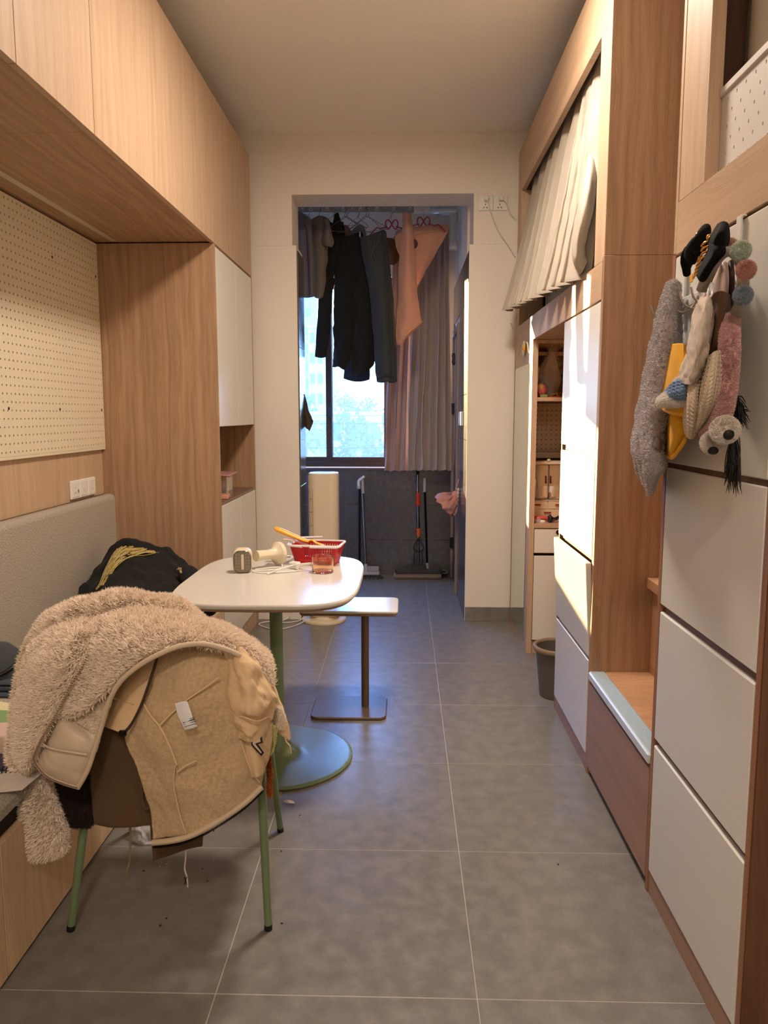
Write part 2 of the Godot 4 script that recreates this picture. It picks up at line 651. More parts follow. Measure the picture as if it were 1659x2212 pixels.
	b.box(Vector3(0.376, 1.925, -5.69), Vector3(0.41, 1.975, -6.215), 0.003)
	part(d, "door_frame", b, mat("frame_taupe", Color(0.58, 0.50, 0.43), 0.45))
	for hy in [0.25, 1.33, 1.72]:
		b = mb().box(Vector3(0.372, hy, -6.18), Vector3(0.398, hy + 0.085, -6.21), 0.003)
		for dx in [0.02, 0.065]:
			b.ball(Vector3(0.371, hy + dx, -6.195), Vector3(0.003, 0.005, 0.005), 8, 6)
		part(d, "hinge", b, M.black)
	window()


func window() -> void:
	var o := struct("window_1", "brown aluminium sliding window above the balcony wall", frame_mesh(-1.33, 0.22, 0.892, 2.42, 0.045, -6.40, -6.46), M.window_frame)
	var glass := mat("window_glass", Color(0.95, 0.98, 1.0, 0.04), 0.02)
	glass.transparency = BaseMaterial3D.TRANSPARENCY_ALPHA
	var k := 0
	for s in [[-1.29, -0.595], [-0.65, -0.12], [-0.17, 0.19]]:
		var z: float = -6.41 if k % 2 == 1 else -6.435
		var sash := part(o, "sash", frame_mesh(s[0], s[1], 0.925, 2.385, 0.05, z, z - 0.022), M.window_frame)
		part(sash, "pane", mb().box(Vector3(s[0] + 0.04, 0.96, z - 0.009), Vector3(s[1] - 0.04, 2.35, z - 0.013), 0.0), glass)
		k += 1
	var b := mb()
	b.box(Vector3(-0.632, 1.30, -6.41), Vector3(-0.612, 1.42, -6.395), 0.004)
	b.box(Vector3(-0.628, 1.365, -6.395), Vector3(-0.616, 1.385, -6.37), 0.003)
	b.box(Vector3(-0.628, 1.30, -6.382), Vector3(-0.612, 1.385, -6.368), 0.004)
	part(o, "handle", b, M.black)
	# insect screen on the outer track: a fine grey net that veils the view
	var net := mat("insect_net", Color(0.72, 0.86, 1.0, 0.12), 0.9)
	net.transparency = BaseMaterial3D.TRANSPARENCY_ALPHA
	net.backlight_enabled = true
	net.backlight = Color(0.5, 0.72, 1.0)
	part(o, "insect_screen", mb().box(Vector3(-1.285, 0.93, -6.452), Vector3(0.18, 2.38, -6.453), 0.0), net)


func frame_mesh(x0: float, x1: float, y0: float, y1: float, w: float, z0: float, z1: float) -> MB:
	var b := mb()
	b.box(Vector3(x0, y0, z0), Vector3(x0 + w, y1, z1), 0.003)
	b.box(Vector3(x1 - w, y0, z0), Vector3(x1, y1, z1), 0.003)
	b.box(Vector3(x0 + w, y0, z0), Vector3(x1 - w, y0 + w, z1), 0.003)
	b.box(Vector3(x0 + w, y1 - w, z0), Vector3(x1 - w, y1, z1), 0.003)
	return b


func left_side() -> void:
	mat("strip", Color(0.82, 0.78, 0.70), 0.35)
	# wood panelling behind the bench, with the pegboard on it
	struct("trim_1", "pale wood panelling on the wall behind the bench", mb().box(Vector3(-1.545, 0, -0.6), Vector3(-1.527, 2.16, -3.861), 0.0), M.wood_light)
	var pg := thing("pegboard", "cream metal pegboard full of small holes on the wood panelling above the bench", "pegboard", Vector3(-1.506, 1.16, -3.0))
	var P := 0.0318
	var nb := 48
	var z1 := -3.852
	var b := mb()
	b.perf(Vector3(-1.506, 1.163, z1 + P * nb), Vector3(0, 0, -P), Vector3(0, P, 0), nb, 31, Vector2(0.0044, 0.0046), 0.003)
	b.box(Vector3(-1.5065, 1.15, z1 + P * nb), Vector3(-1.524, 1.163, z1 - 0.005), 0.001)
	b.box(Vector3(-1.5065, 1.163, z1), Vector3(-1.524, 2.149, z1 - 0.005), 0.001)
	part(pg, "perforated_sheet", b, M.pegboard)
	part(pg, "backing", mb().box(Vector3(-1.519, 1.165, z1 + P * nb), Vector3(-1.524, 2.145, z1), 0.0), M.black)
	for yy in [1.346, 1.99]:
		for zz in [-2.45, -2.92, -3.36, -3.825]:
			b = mb()
			b.xf = basis_at(Vector3(-1.506, yy, zz), Vector3(0, 0, -1), Vector3(-1, 0, 0))
			b.xf.basis = Basis(Vector3(0, 0, 1), Vector3(1, 0, 0), Vector3(0, 1, 0))
			b.lathe([Vector2(0.0001, -0.002), Vector2(0.0055, -0.002), Vector2(0.006, 0.0012), Vector2(0.004, 0.002), Vector2(0.0001, 0.002)], 12)
			part(pg, "screw", b, M.black)
	# overhead cabinets: three units in a row
	var us := [[-1.0, -2.404, [-1.0, -1.467, -1.934, -2.404], "nearest unit of the overhead wood cabinets, seam below it over the bench"],
		[-2.404, -3.861, [-2.404, -2.89, -3.375, -3.861], "middle unit of the overhead wood cabinets, above the pegboard corner"],
		[-3.861, -4.785, [-3.861, -4.323, -4.785], "end unit of the overhead wood cabinets, above the white two-door cupboard"]]
	for q in us:
		var o := thing("overhead_cabinet", q[3], "cabinet", Vector3(-1.23, 2.16, (q[0] + q[1]) / 2), "overhead cabinets along the bench wall")
		b = mb()
		b.box(Vector3(-1.545, 2.16, q[0] - 0.0008), Vector3(-1.436, 2.178, q[1] + 0.0008), 0.0005)
		b.box(Vector3(-1.401, 2.16, q[0] - 0.0008), Vector3(-0.957, 2.178, q[1] + 0.0008), 0.0005)
		b.box(Vector3(-1.544, 2.178, q[0]), Vector3(-0.966, 2.853, q[1]), 0.0)
		part(o, "body", b, M.wood_oak_along)
		part(o, "shadow_gap", mb().box(Vector3(-0.966, 2.162, q[0]), Vector3(-0.953, 2.85, q[1]), 0.0), M.gap_dark)
		if q[0] > -3:
			part(o, "light_strip", mb().box(Vector3(-1.435, 2.1608, q[0] - 0.001), Vector3(-1.403, 2.177, maxf(q[1], -3.858)), 0.001), M.strip, "unlit frosted light strip in its groove")
		else:
			part(o, "groove_filler", mb().box(Vector3(-1.436, 2.161, q[0]), Vector3(-1.401, 2.178, q[1]), 0.0), M.wood_oak_along)
		for k in q[2].size() - 1:
			var wide: float = 0.0032 if q[0] > -2.3 or (k == 0 and q[0] > -3) else 0.0002
			part(o, "door", mb().box(Vector3(-0.95, 2.153, q[2][k] - wide), Vector3(-0.93, 2.856, q[2][k + 1] + 0.0002), 0.0004), M.wood_light)
	# tall cupboard at the far end
	var c := thing("tall_cupboard", "tall wood cupboard with white upper and lower doors and an open niche", "cupboard", Vector3(-1.23, 0, -4.3))
	part(c, "side_panel", mb().box(Vector3(-1.527, 0, -3.861), Vector3(-0.93, 2.1525, -3.879), 0.0008), M.wood_oak)
	part(c, "side_panel", mb().box(Vector3(-1.527, 0, -4.767), Vector3(-0.93, 2.152, -4.785), 0.0008), M.wood_oak)
	b = mb()
	b.box(Vector3(-1.544, 0.0, -3.879), Vector3(-1.527, 2.150, -4.785), 0.0)
	b.box(Vector3(-1.527, 2.135, -3.879), Vector3(-0.955, 2.152, -4.767), 0.0)
	b.box(Vector3(-1.527, 1.262, -3.879), Vector3(-0.935, 1.28, -4.767), 0.0)
	part(c, "carcass", b, M.wood_oak)
	part(c, "counter", mb().box(Vector3(-1.527, 0.862, -3.879), Vector3(-0.932, 0.874, -4.767), 0.001), M.counter)
	for s in [[-3.882, -4.3228], [-4.3252, -4.765]]:
		part(c, "door", mb().box(Vector3(-0.95, 1.264, s[0]), Vector3(-0.93, 2.140, s[1]), 0.001), M.lacquer)
		part(c, "door", mb().box(Vector3(-0.95, 0.108, s[0]), Vector3(-0.93, 0.860, s[1]), 0.001), M.lacquer)
	part(c, "plinth", mb().box(Vector3(-1.5, 0, -3.879), Vector3(-0.938, 0.104, -4.767), 0.001), M.wood_light)
	# bench
	var bn := thing("bench", "built-in wood bench with drawer fronts below the pegboard wall", "bench", Vector3(-1.23, 0, -2.2))
	part(bn, "carcass", mb().box(Vector3(-1.527, 0.02, -0.9), Vector3(-0.95, 0.375, -3.86), 0.0), M.wood_light)
	for z in [-0.9, -1.64, -2.38, -3.12]:
		part(bn, "drawer_front", mb().box(Vector3(-0.95, 0.008, z - 0.0015), Vector3(-0.928, 0.338, z - 0.7385), 0.001), M.wood_bench)
	part(bn, "shadow_gap", mb().box(Vector3(-0.96, 0.338, -0.9), Vector3(-0.946, 0.376, -3.86), 0.0), M.gap_dark)
	b = mb().box(Vector3(-1.47, 0.376, -0.9), Vector3(-0.925, 0.436, -3.858), 0.018)
	solo("seat_cushion", "long grey-beige upholstered seat cushion lying on the wood bench", "cushion", b, M.upholstery)
	b = mb()
	var pts := PackedVector2Array([Vector2(0, 0.43), Vector2(0.06, 0.43), Vector2(0.06, 0.9)])
	for k in 7: pts.append(Vector2(0.034 + 0.026 * cos(PI / 2 * k / 6), 0.90 + 0.026 * sin(PI / 2 * k / 6)))
	pts.append(Vector2(0, 0.926))
	b.xf = Transform3D(Basis(Vector3(1, 0, 0), Vector3(0, 1, 0), Vector3(0, 0, 1)), Vector3(-1.526, 0, -3.859))
	b.plate(pts, 2.9, 0.012)
	solo("back_cushion", "long upholstered back cushion fixed to the wall along the bench", "cushion", b, M.upholstery)
	# switch plates
	for k in 3:
		var z: float = [-3.50, -3.595, -3.69][k]
		var o := thing("switch_plate", ["white socket plate with a small port above the back cushion, first of three", "middle plain white switch plate of the three above the back cushion", "white switch plate closest to the tall wood panel"][k], "switch", Vector3(-1.527, 0.97, z), "switch plates above the back cushion")
		part(o, "plate", mb().box(Vector3(-1.527, 0.936, z + 0.044), Vector3(-1.516, 1.022, z - 0.044), 0.003), M.plastic_white)
		part(o, "rocker", mb().box(Vector3(-1.517, 0.944, z + 0.036), Vector3(-1.5135, 1.014, z - 0.036), 0.002), M.plastic_white)
		b = mb()
		if k == 0:
			b.box(Vector3(-1.514, 0.963, z - 0.022), Vector3(-1.513, 0.978, z - 0.030), 0.0)
			for q in [[0.985, 0.005], [0.962, 0.012], [0.962, -0.002]]: b.box(Vector3(-1.514, q[0], z + q[1]), Vector3(-1.513, q[0] + 0.006, z + q[1] + 0.003), 0.0)
		else: b.box(Vector3(-1.514, 0.967, z + 0.002), Vector3(-1.513, 0.971, z - 0.002), 0.0)
		part(o, "slot", b, M.black)


func right_side() -> void:
	var X := 0.68
	var b: MB
	# far wardrobe turned sideways, a mirror on its flank
	var w := thing("wardrobe", "wood wardrobe standing sideways with a tall mirror on its flank and open shelves", "wardrobe", Vector3(1.1, 0, -4.5))
	part(w, "flank", mb().box(Vector3(X, 0.0, -4.19), Vector3(X + 0.03, 1.718, -4.85), 0.001), M.wood_light)
	part(w, "flank_top", mb().box(Vector3(X + 0.001, 1.66, -4.192), Vector3(X + 0.03, 1.7185, -4.848), 0.0), M.wood_light)
	b = mb()
	b.box(Vector3(X + 0.03, 0.0, -4.83), Vector3(1.6, 1.718, -4.85), 0.0)
	b.box(Vector3(1.58, 0.0, -4.20), Vector3(1.6, 1.718, -4.83), 0.0)
	b.box(Vector3(X + 0.03, 1.70, -4.20), Vector3(1.58, 1.718, -4.83), 0.0)
	b.box(Vector3(X + 0.03, 0.0, -4.205), Vector3(1.58, 0.07, -4.83), 0.0)
	part(w, "carcass", b, M.wood_light)
	part(w, "shelf", mb().box(Vector3(X + 0.03, 1.395, -4.192), Vector3(1.58, 1.415, -4.83), 0.001), M.wood_light_across)
	part(w, "shelf", mb().box(Vector3(X + 0.03, 0.708, -4.185), Vector3(1.58, 0.732, -4.83), 0.001), M.wood_light_across)
	part(w, "valance", mb().box(Vector3(X + 0.03, 1.655, -4.45), Vector3(1.58, 1.675, -4.47), 0.001), M.wood_light_across)
	b = mb()
	b.perf(Vector3(X + 0.034, 1.105, -4.62), Vector3(0.0285, 0, 0), Vector3(0, 0.0285, 0), 20, 10, Vector2(0.0035, 0.0035), 0.004)
	b.box(Vector3(X + 0.03, 1.07, -4.56), Vector3(1.28, 1.105, -4.624), 0.001)
	part(w, "pegboard_back", b, mat("peg_grey", Color(0.66, 0.62, 0.55), 0.5))
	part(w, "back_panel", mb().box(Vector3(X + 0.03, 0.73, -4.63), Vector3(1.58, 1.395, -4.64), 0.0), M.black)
	part(w, "drawer_front", mb().box(Vector3(X + 0.033, 0.570, -4.19), Vector3(1.30, 0.703, -4.21), 0.0015), M.lacquer)
	part(w, "door", mb().box(Vector3(X + 0.033, 0.078, -4.19), Vector3(1.30, 0.553, -4.21), 0.0015), M.lacquer)
	b = mb()
	b.xf = Transform3D(Basis.IDENTITY, Vector3(0.852, 0.685, -4.19))
	b.plate(rrect(0.046, 0.026, 0.0125), 0.006, 0.002)
	var lk := part(w, "lock", b, M.metal_dark)
	b = mb()
	b.xf = Transform3D(Basis.IDENTITY, Vector3(0.852, 0.685, -4.185))
	b.plate(rrect(0.028, 0.012, 0.0055), 0.004, 0.001)
	part(lk, "key_slot", b, M.metal)
	var mirror := mat("mirror_glass", Color(0.80, 0.83, 0.80), 0.04, 1.0)
	part(w, "mirror", mb().box(Vector3(X - 0.004, 0.045, -4.275), Vector3(X, 1.60, -4.80), 0.001), mirror)
	part(w, "far_stile", mb().box(Vector3(X - 0.002, 0, -4.83), Vector3(X + 0.002, 1.718, -4.85), 0.0), M.wood_edge)

	# bed frame above the desk: beams and posts round a curtained opening
	var f := thing("loft_bed", "wood loft bed frame over the desk and white cabinet, its opening curtained", "bed", Vector3(1.1, 1.72, -3.8), "loft bed frames")
	part(f, "side_rail", mb().box(Vector3(X, 1.719, -2.745), Vector3(X + 0.025, 1.848, -4.85), 0.001), M.wood_light_across)
	part(f, "top_rail", mb().box(Vector3(X, 2.625, -2.745), Vector3(X + 0.025, 2.875, -4.85), 0.001), M.wood_light_across)
	part(f, "post", mb().box(Vector3(X, 1.848, -4.72), Vector3(X + 0.14, 2.625, -4.85), 0.001), M.wood_light)
	part(f, "post", mb().box(Vector3(X, 1.848, -2.7435), Vector3(X + 0.03, 2.625, -2.88), 0.001), M.wood_light)
	b = mb()
	b.box(Vector3(X + 0.025, 1.72, -2.77), Vector3(1.6, 1.79, -4.85), 0.0)
	part(f, "bed_base", b, M.wood_light_across)
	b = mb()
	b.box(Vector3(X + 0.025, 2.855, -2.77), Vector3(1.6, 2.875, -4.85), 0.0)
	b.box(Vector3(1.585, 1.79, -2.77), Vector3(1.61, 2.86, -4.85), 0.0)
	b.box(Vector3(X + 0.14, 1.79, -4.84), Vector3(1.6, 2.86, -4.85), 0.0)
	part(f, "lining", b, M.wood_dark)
	b = mb()
	b.perf(Vector3(X + 0.15, 1.80, -4.70), Vector3(0, 0, 0.03), Vector3(0, 0.03, 0), 60, 12, Vector2(0.003, 0.006), 0.003, true)
	part(f, "guard_panel", b, M.plastic_white)
	# column panel next to the steps
	part(f, "end_panel", mb().box(Vector3(X + 0.001, 1.863, -2.740), Vector3(1.6, 2.99, -2.763), 0.001), M.wood_oak)
	part(f, "end_panel", mb().box(Vector3(X, 0.0, -2.738), Vector3(1.6, 1.861, -2.763), 0.001), M.wood_oak)

	# white cabinet under the bed: a stack of flip fronts
	var c := thing("flip_cabinet", "white fronted shoe cabinet under the loft bed, its third flap ajar", "cabinet", Vector3(0.95, 0, -3.07))
	b = mb()
	b.box(Vector3(X + 0.003, 0, -3.367), Vector3(1.1, 1.719, -3.385), 0.0005)
	b.box(Vector3(X + 0.003, 0, -2.764), Vector3(1.1, 1.719, -2.78), 0.0005)
	part(c, "side_panel", b, M.wood_edge)
	b = mb()
	b.box(Vector3(X + 0.022, 0.0, -2.78), Vector3(X + 0.03, 1.719, -3.367), 0.0)
	part(c, "carcass", b, M.wood_edge)
	part(c, "plinth", mb().box(Vector3(X + 0.004, 0, -2.78), Vector3(X + 0.022, 0.058, -3.367), 0.001), M.wood_grey)
	for q in [[0.064, 0.422], [0.806, 1.172], [1.196, 1.712]]:
		part(c, "flap", mb().box(Vector3(X, q[0], -2.772), Vector3(X + 0.02, q[1], -3.378), 0.002), M.lacquer)
	b = mb()
	b.xf = Transform3D(Basis(Vector3(0, 0, 1), deg_to_rad(3.4)), Vector3(X, 0.436, 0))
	b.box(Vector3(0, 0, -2.772), Vector3(0.02, 0.352, -3.378), 0.002)
	part(c, "flap", b, M.lacquer, "white flap standing ajar")
	part(c, "flap_inside", mb().box(Vector3(X + 0.02, 0.43, -2.785), Vector3(X + 0.0225, 0.80, -3.36), 0.0), M.wood_dark)
	for q in [[1.174, 1.194], [0.79, 0.804], [0.424, 0.434]]:
		part(c, "finger_gap", mb().box(Vector3(X + 0.014, q[0], -2.785), Vector3(X + 0.022, q[1], -3.36), 0.0), M.wood_dark)

	# steps to the bed: a drawer bench, then the next tread
	var s := thing("bench_step", "wood step bench with a white ribbed nosing and a drawer below", "step", Vector3(0.8, 0, -2.38))
	part(s, "tread", mb().box(Vector3(X + 0.055, 0.366, -2.04), Vector3(0.93, 0.391, -2.738), 0.001), M.wood_oak_across)
	b = mb()
	b.box(Vector3(X - 0.006, 0.362, -2.045), Vector3(X + 0.055, 0.392, -2.738), 0.004)
	var ns := part(s, "nosing", b, mat("nosing_white", Color(0.80, 0.84, 0.85), 0.3))
	b = mb()
	for k in 11: b.box(Vector3(X + 0.002 + 0.0045 * k, 0.392, -2.047), Vector3(X + 0.0045 + 0.0045 * k, 0.3938, -2.736), 0.0006)
	part(ns, "rib", b, mat("nosing_rib", Color(0.62, 0.70, 0.72), 0.4))
	part(s, "drawer_front", mb().box(Vector3(X, 0.03, -2.047), Vector3(X + 0.02, 0.346, -2.738), 0.001), M.wood_grey)
	part(s, "carcass", mb().box(Vector3(X + 0.022, 0.0, -2.04), Vector3(0.93, 0.36, -2.738), 0.0), M.wood_dark)
	var s2 := thing("upper_step", "second wood step behind the bench step, against the tall end panel", "step", Vector3(1.2, 0, -2.38))
	part(s2, "tread", mb().box(Vector3(0.872, 0.704, -2.04), Vector3(1.58, 0.742, -2.738), 0.002), M.wood_oak_across)
	part(s2, "riser", mb().box(Vector3(0.895, 0.392, -2.04), Vector3(0.91, 0.704, -2.738), 0.001), M.wood_oak_across)
	part(s2, "carcass", mb().box(Vector3(0.931, 0.0, -2.04), Vector3(1.58, 0.704, -2.738), 0.0), M.wood_dark)

	# near cabinet
	var e := thing("white_drawer_cabinet", "nearest white fronted cabinet under the bed, with the hook rack on its top flap", "cabinet", Vector3(0.95, 0, -1.74))
	b = mb()
	b.box(Vector3(X, 0, -2.022), Vector3(1.6, 1.719, -2.04), 0.0005)
	part(e, "side_panel", b, M.wood_edge)
	part(e, "side_panel", mb().box(Vector3(X, 0, -1.455), Vector3(1.6, 1.719, -1.440), 0.0005), M.wood_edge)
	part(e, "end_cladding", mb().box(Vector3(X + 0.003, 0, -1.440), Vector3(1.6, 1.719, -1.434), 0.0005), M.wood_dark)
	part(e, "carcass", mb().box(Vector3(X + 0.022, 0, -1.455), Vector3(X + 0.03, 1.719, -2.022), 0.0), M.wood_edge)
	part(e, "plinth", mb().box(Vector3(X + 0.004, 0, -1.456), Vector3(X + 0.022, 0.062, -2.021), 0.001), M.wood_grey)
	for q in [[0.068, 0.432], [0.450, 0.803], [0.823, 1.186], [1.199, 1.712]]:
		part(e, "flap", mb().box(Vector3(X, q[0], -1.459), Vector3(X + 0.02, q[1], -2.018), 0.003), M.lacquer)
	for q in [[0.434, 0.448], [0.805, 0.821]]:
		part(e, "finger_gap", mb().box(Vector3(X + 0.012, q[0], -1.457), Vector3(X + 0.0225, q[1], -2.02), 0.0), M.wood_dark)
	part(e, "finger_gap", mb().box(Vector3(X + 0.006, 1.187, -1.457), Vector3(X + 0.0225, 1.198, -2.02), 0.0), M.wood_dark)
	var f2 := thing("loft_bed", "near wood loft bed frame with a white slotted guard panel above the hook rack", "bed", Vector3(1.1, 1.72, -1.3), "loft bed frames")
	part(f2, "side_rail", mb().box(Vector3(X, 1.719, -0.5), Vector3(X + 0.025, 1.846, -2.02), 0.001), M.wood_light_across)
	part(f2, "post", mb().box(Vector3(X, 1.846, -1.853), Vector3(X + 0.032, 2.99, -2.015), 0.001), M.wood_light)
	part(f2, "end_panel", mb().box(Vector3(X, 1.723, -2.020), Vector3(1.6, 2.99, -2.038), 0.001), M.wood_light)
	part(f2, "top_rail", mb().box(Vector3(X, 2.64, -0.5), Vector3(X + 0.025, 2.99, -1.853), 0.001), M.wood_light_across)
	b = mb()
	b.perf(Vector3(X + 0.03, 1.852, -1.85), Vector3(0, 0, 0.0225), Vector3(0, 0.029, 0), 54, 6, Vector2(0.003, 0.0042), 0.003, true)
	b.box(Vector3(X + 0.024, 2.026, -0.635), Vector3(X + 0.05, 2.046, -1.852), 0.003)
	b.box(Vector3(X + 0.027, 1.846, -0.635), Vector3(X + 0.033, 1.852, -1.85), 0.001)
	part(f2, "guard_panel", b, mat("guard_white", Color(0.80, 0.78, 0.76), 0.5), "white metal guard panel with upright slots")
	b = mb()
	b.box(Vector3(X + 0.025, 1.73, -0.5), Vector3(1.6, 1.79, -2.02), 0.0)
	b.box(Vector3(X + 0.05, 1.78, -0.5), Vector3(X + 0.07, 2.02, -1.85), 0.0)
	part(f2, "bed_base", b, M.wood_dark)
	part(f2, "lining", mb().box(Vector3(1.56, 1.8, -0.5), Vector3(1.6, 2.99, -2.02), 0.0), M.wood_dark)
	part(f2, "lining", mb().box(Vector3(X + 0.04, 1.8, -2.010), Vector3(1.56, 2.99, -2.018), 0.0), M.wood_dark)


func superell(a: float, b: float, n: float, k: int) -> PackedVector2Array:
	var o := PackedVector2Array()
	for j in k:
		var t := TAU * j / k
		o.append(Vector2(a * signf(cos(t)) * pow(absf(cos(t)), 2.0 / n), b * signf(sin(t)) * pow(absf(sin(t)), 2.0 / n)))
	return o


func flat_at(o: Vector3) -> Transform3D:
	# local x, y, z -> room x, -z, y: a plate lies level, its outside up
	return Transform3D(Basis(Vector3(1, 0, 0), Vector3(0, 0, -1), Vector3(0, 1, 0)), o)


func furniture() -> void:
	var sage := mat("sage_metal", Color(0.43, 0.51, 0.37), 0.28)
	var lam := mat("laminate", Color(0.85, 0.835, 0.80), 0.2)
	lam.metallic_specular = 0.5
	var under := mat("edge_ply", Color(0.60, 0.47, 0.37), 0.6)
	# table
	var t := thing("table", "white rounded square table on a sage green pedestal in the middle of the room", "table", Vector3(-0.485, 0, -2.86))
	var b := mb()
	b.xf = flat_at(Vector3(-0.497, 0.682, -2.92))
	b.plate(superell(0.335, 0.455, 4.0, 80), 0.018, 0.0045)
	part(t, "table_top", b, lam)
	b = mb()
	b.xf = flat_at(Vector3(-0.497, 0.672, -2.92))
	b.plate(superell(0.326, 0.446, 4.0, 80), 0.0105, 0.004)
	part(t, "underside", b, under)
	b = mb()
	b.xf = Transform3D(Basis.IDENTITY, Vector3(-0.487, 0, -2.85))
	b.lathe([Vector2(0.0245, 0.10), Vector2(0.0245, 0.672)], 24)
	part(t, "column", b, sage)
	b = mb()
	b.xf = Transform3D(Basis.IDENTITY, Vector3(-0.487, 0, -2.85))
	b.lathe([Vector2(0.0, 0.0), Vector2(0.284, 0.0), Vector2(0.284, 0.0), Vector2(0.288, 0.003), Vector2(0.288, 0.008), Vector2(0.285, 0.0105), Vector2(0.27, 0.012), Vector2(0.12, 0.015), Vector2(0.085, 0.02), Vector2(0.062, 0.035), Vector2(0.045, 0.065), Vector2(0.032, 0.11), Vector2(0.0255, 0.17), Vector2(0.0245, 0.22)], 56)
	part(t, "base", b, sage)
	# small seat with an off-centre post
	var bronze := mat("bronze_metal", Color(0.43, 0.36, 0.31), 0.38, 0.35)
	var s := thing("side_stool", "low white topped stool on a thin brown post behind the table", "stool", Vector3(-0.24, 0, -3.36))
	b = mb()
	b.xf = flat_at(Vector3(-0.243, 0.468, -3.375))
	b.plate(rrect(0.435, 0.265, 0.028, 6), 0.012, 0.003)
	part(s, "seat", b, lam)
	b = mb()
	b.xf = flat_at(Vector3(-0.243, 0.455, -3.375))
	b.plate(rrect(0.425, 0.255, 0.024, 6), 0.0135, 0.006)
	part(s, "underside", b, under)
	part(s, "post", mb().rod(Vector3(-0.174, 0.012, -3.355), Vector3(-0.174, 0.456, -3.355), 0.0175, 20), bronze)
	b = mb()
	b.xf = flat_at(Vector3(-0.243, 0.0, -3.344))
	b.plate(rrect(0.332, 0.264, 0.035, 6), 0.014, 0.003)
	part(s, "base", b, bronze)
	# chair, its back towards the camera
	var c := thing("chair", "green legged chair buried under jackets, its back to the viewer", "chair", Vector3(-0.6, 0, -2.06))
	var feet := [[Vector3(-0.858, 0, -1.818), Vector3(-0.795, 0.45, -1.86)], [Vector3(-0.348, 0, -1.835), Vector3(-0.362, 0.45, -1.85)], [Vector3(-0.392, 0, -2.308), Vector3(-0.42, 0.44, -2.23)], [Vector3(-0.866, 0, -2.293), Vector3(-0.79, 0.44, -2.23)]]
	for f in feet:
		var d: Vector3 = (f[1] - f[0]).normalized()
		var lg := part(c, "leg", mb().tube([f[0] + d * 0.012, f[1]], [0.0095, 0.012], 14), sage)
		part(lg, "foot_cap", mb().tube([f[0], f[0] + d * 0.014], [0.0105, 0.0105], 14), M.black)
	b = mb()
	b.xf = flat_at(Vector3(-0.6, 0.437, -2.04))
	b.plate(superell(0.235, 0.225, 4.0, 40), 0.03, 0.01)
	part(c, "seat", b, mat("seat_brown", Color(0.34, 0.23, 0.16), 0.7))
	b = mb()
	b.sheet([[Vector3(-0.78, 0.725, -1.83), Vector3(-0.60, 0.765, -1.80), Vector3(-0.42, 0.725, -1.83)], [Vector3(-0.80, 0.65, -1.835), Vector3(-0.60, 0.67, -1.805), Vector3(-0.40, 0.65, -1.835)], [Vector3(-0.80, 0.55, -1.835), Vector3(-0.60, 0.55, -1.815), Vector3(-0.40, 0.55, -1.835)]], 16, 10, 0.02)
	part(c, "backrest", b, M.seat_brown)
	for x in [-0.79, -0.38]:
		part(c, "back_post", mb().tube(spline([Vector3(x, 0.44, -1.86), Vector3(x, 0.52, -1.845), Vector3(x, 0.62, -1.833), Vector3(x, 0.70, -1.825)], 10), 0.0105, 12), sage)
	# tower purifier by the doorway
	var p := thing("air_purifier", "tall slim white tower fan standing left in the doorway", "air purifier", Vector3(-0.505, 0, -4.87))
	b = mb()
	b.xf = Transform3D(Basis.IDENTITY, Vector3(-0.518, 0, -4.87))
	b.lathe([Vector2(0, 0), Vector2(0.142, 0), Vector2(0.142, 0), Vector2(0.144, 0.004), Vector2(0.143, 0.016), Vector2(0.135, 0.021), Vector2(0.09, 0.022), Vector2(0.088, 0.023), Vector2(0.088, 0.04), Vector2(0, 0.04)], 44)
	b.xf = Transform3D(Basis.IDENTITY, Vector3.ZERO)
	part(p, "base", b, M.plastic_cream)
	b = mb()
	b.xf = flat_at(Vector3(-0.512, 0.04, -4.87))
	b.plate(rrect(0.19, 0.17, 0.055, 8), 0.91, 0.006)
	part(p, "body", b, M.plastic_cream)
	b = mb()
	b.xf = flat_at(Vector3(-0.512, 0.948, -4.87))
	b.plate(rrect(0.186, 0.166, 0.053, 8), 0.012, 0.004)
	part(p, "lid", b, M.plastic_white)
	b = mb()
	b.box(Vector3(-0.5995, 0.06, -4.785), Vector3(-0.594, 0.86, -4.7835), 0.0006)
	b.box(Vector3(-0.575, 0.06, -4.785), Vector3(-0.573, 0.86, -4.7835), 0.0006)
	for k in 9: b.box(Vector3(-0.595, 0.12 + 0.085 * k, -4.7855), Vector3(-0.574, 0.124 + 0.085 * k, -4.7835), 0.0005)
	part(p, "air_slot", b, mat("slot_grey", Color(0.55, 0.50, 0.45), 0.5))
	b = mb()
	b.tube(spline([Vector3(-0.63, 0.014, -4.80), Vector3(-0.69, 0.006, -4.70), Vector3(-0.78, 0.006, -4.62), Vector3(-0.86, 0.006, -4.66), Vector3(-0.92, 0.006, -4.74), Vector3(-0.86, 0.006, -4.80), Vector3(-0.76, 0.006, -4.78), Vector3(-0.68, 0.006, -4.82), Vector3(-0.65, 0.02, -4.855)], 60), 0.0035, 7)
	b.tube(spline([Vector3(-0.80, 0.006, -4.80), Vector3(-0.74, 0.03, -4.84), Vector3(-0.735, 0.10, -4.855), Vector3(-0.75, 0.20, -4.862), Vector3(-0.745, 0.3, -4.864)], 30), 0.0035, 7)
	part(p, "cable", b, M.plastic_white)
	# waste bin
	var bn := thing("waste_bin", "grey plastic waste bin with a brown rim beside the white cabinet", "bin", Vector3(0.735, 0, -3.55))
	b = mb()
	b.xf = Transform3D(Basis.IDENTITY, Vector3(0.735, 0, -3.55))
	b.lathe([Vector2(0, 0.0), Vector2(0.084, 0.0), Vector2(0.088, 0.004), Vector2(0.112, 0.235), Vector2(0.112, 0.235), Vector2(0.108, 0.235), Vector2(0.108, 0.235), Vector2(0.085, 0.008), Vector2(0, 0.008)], 40)
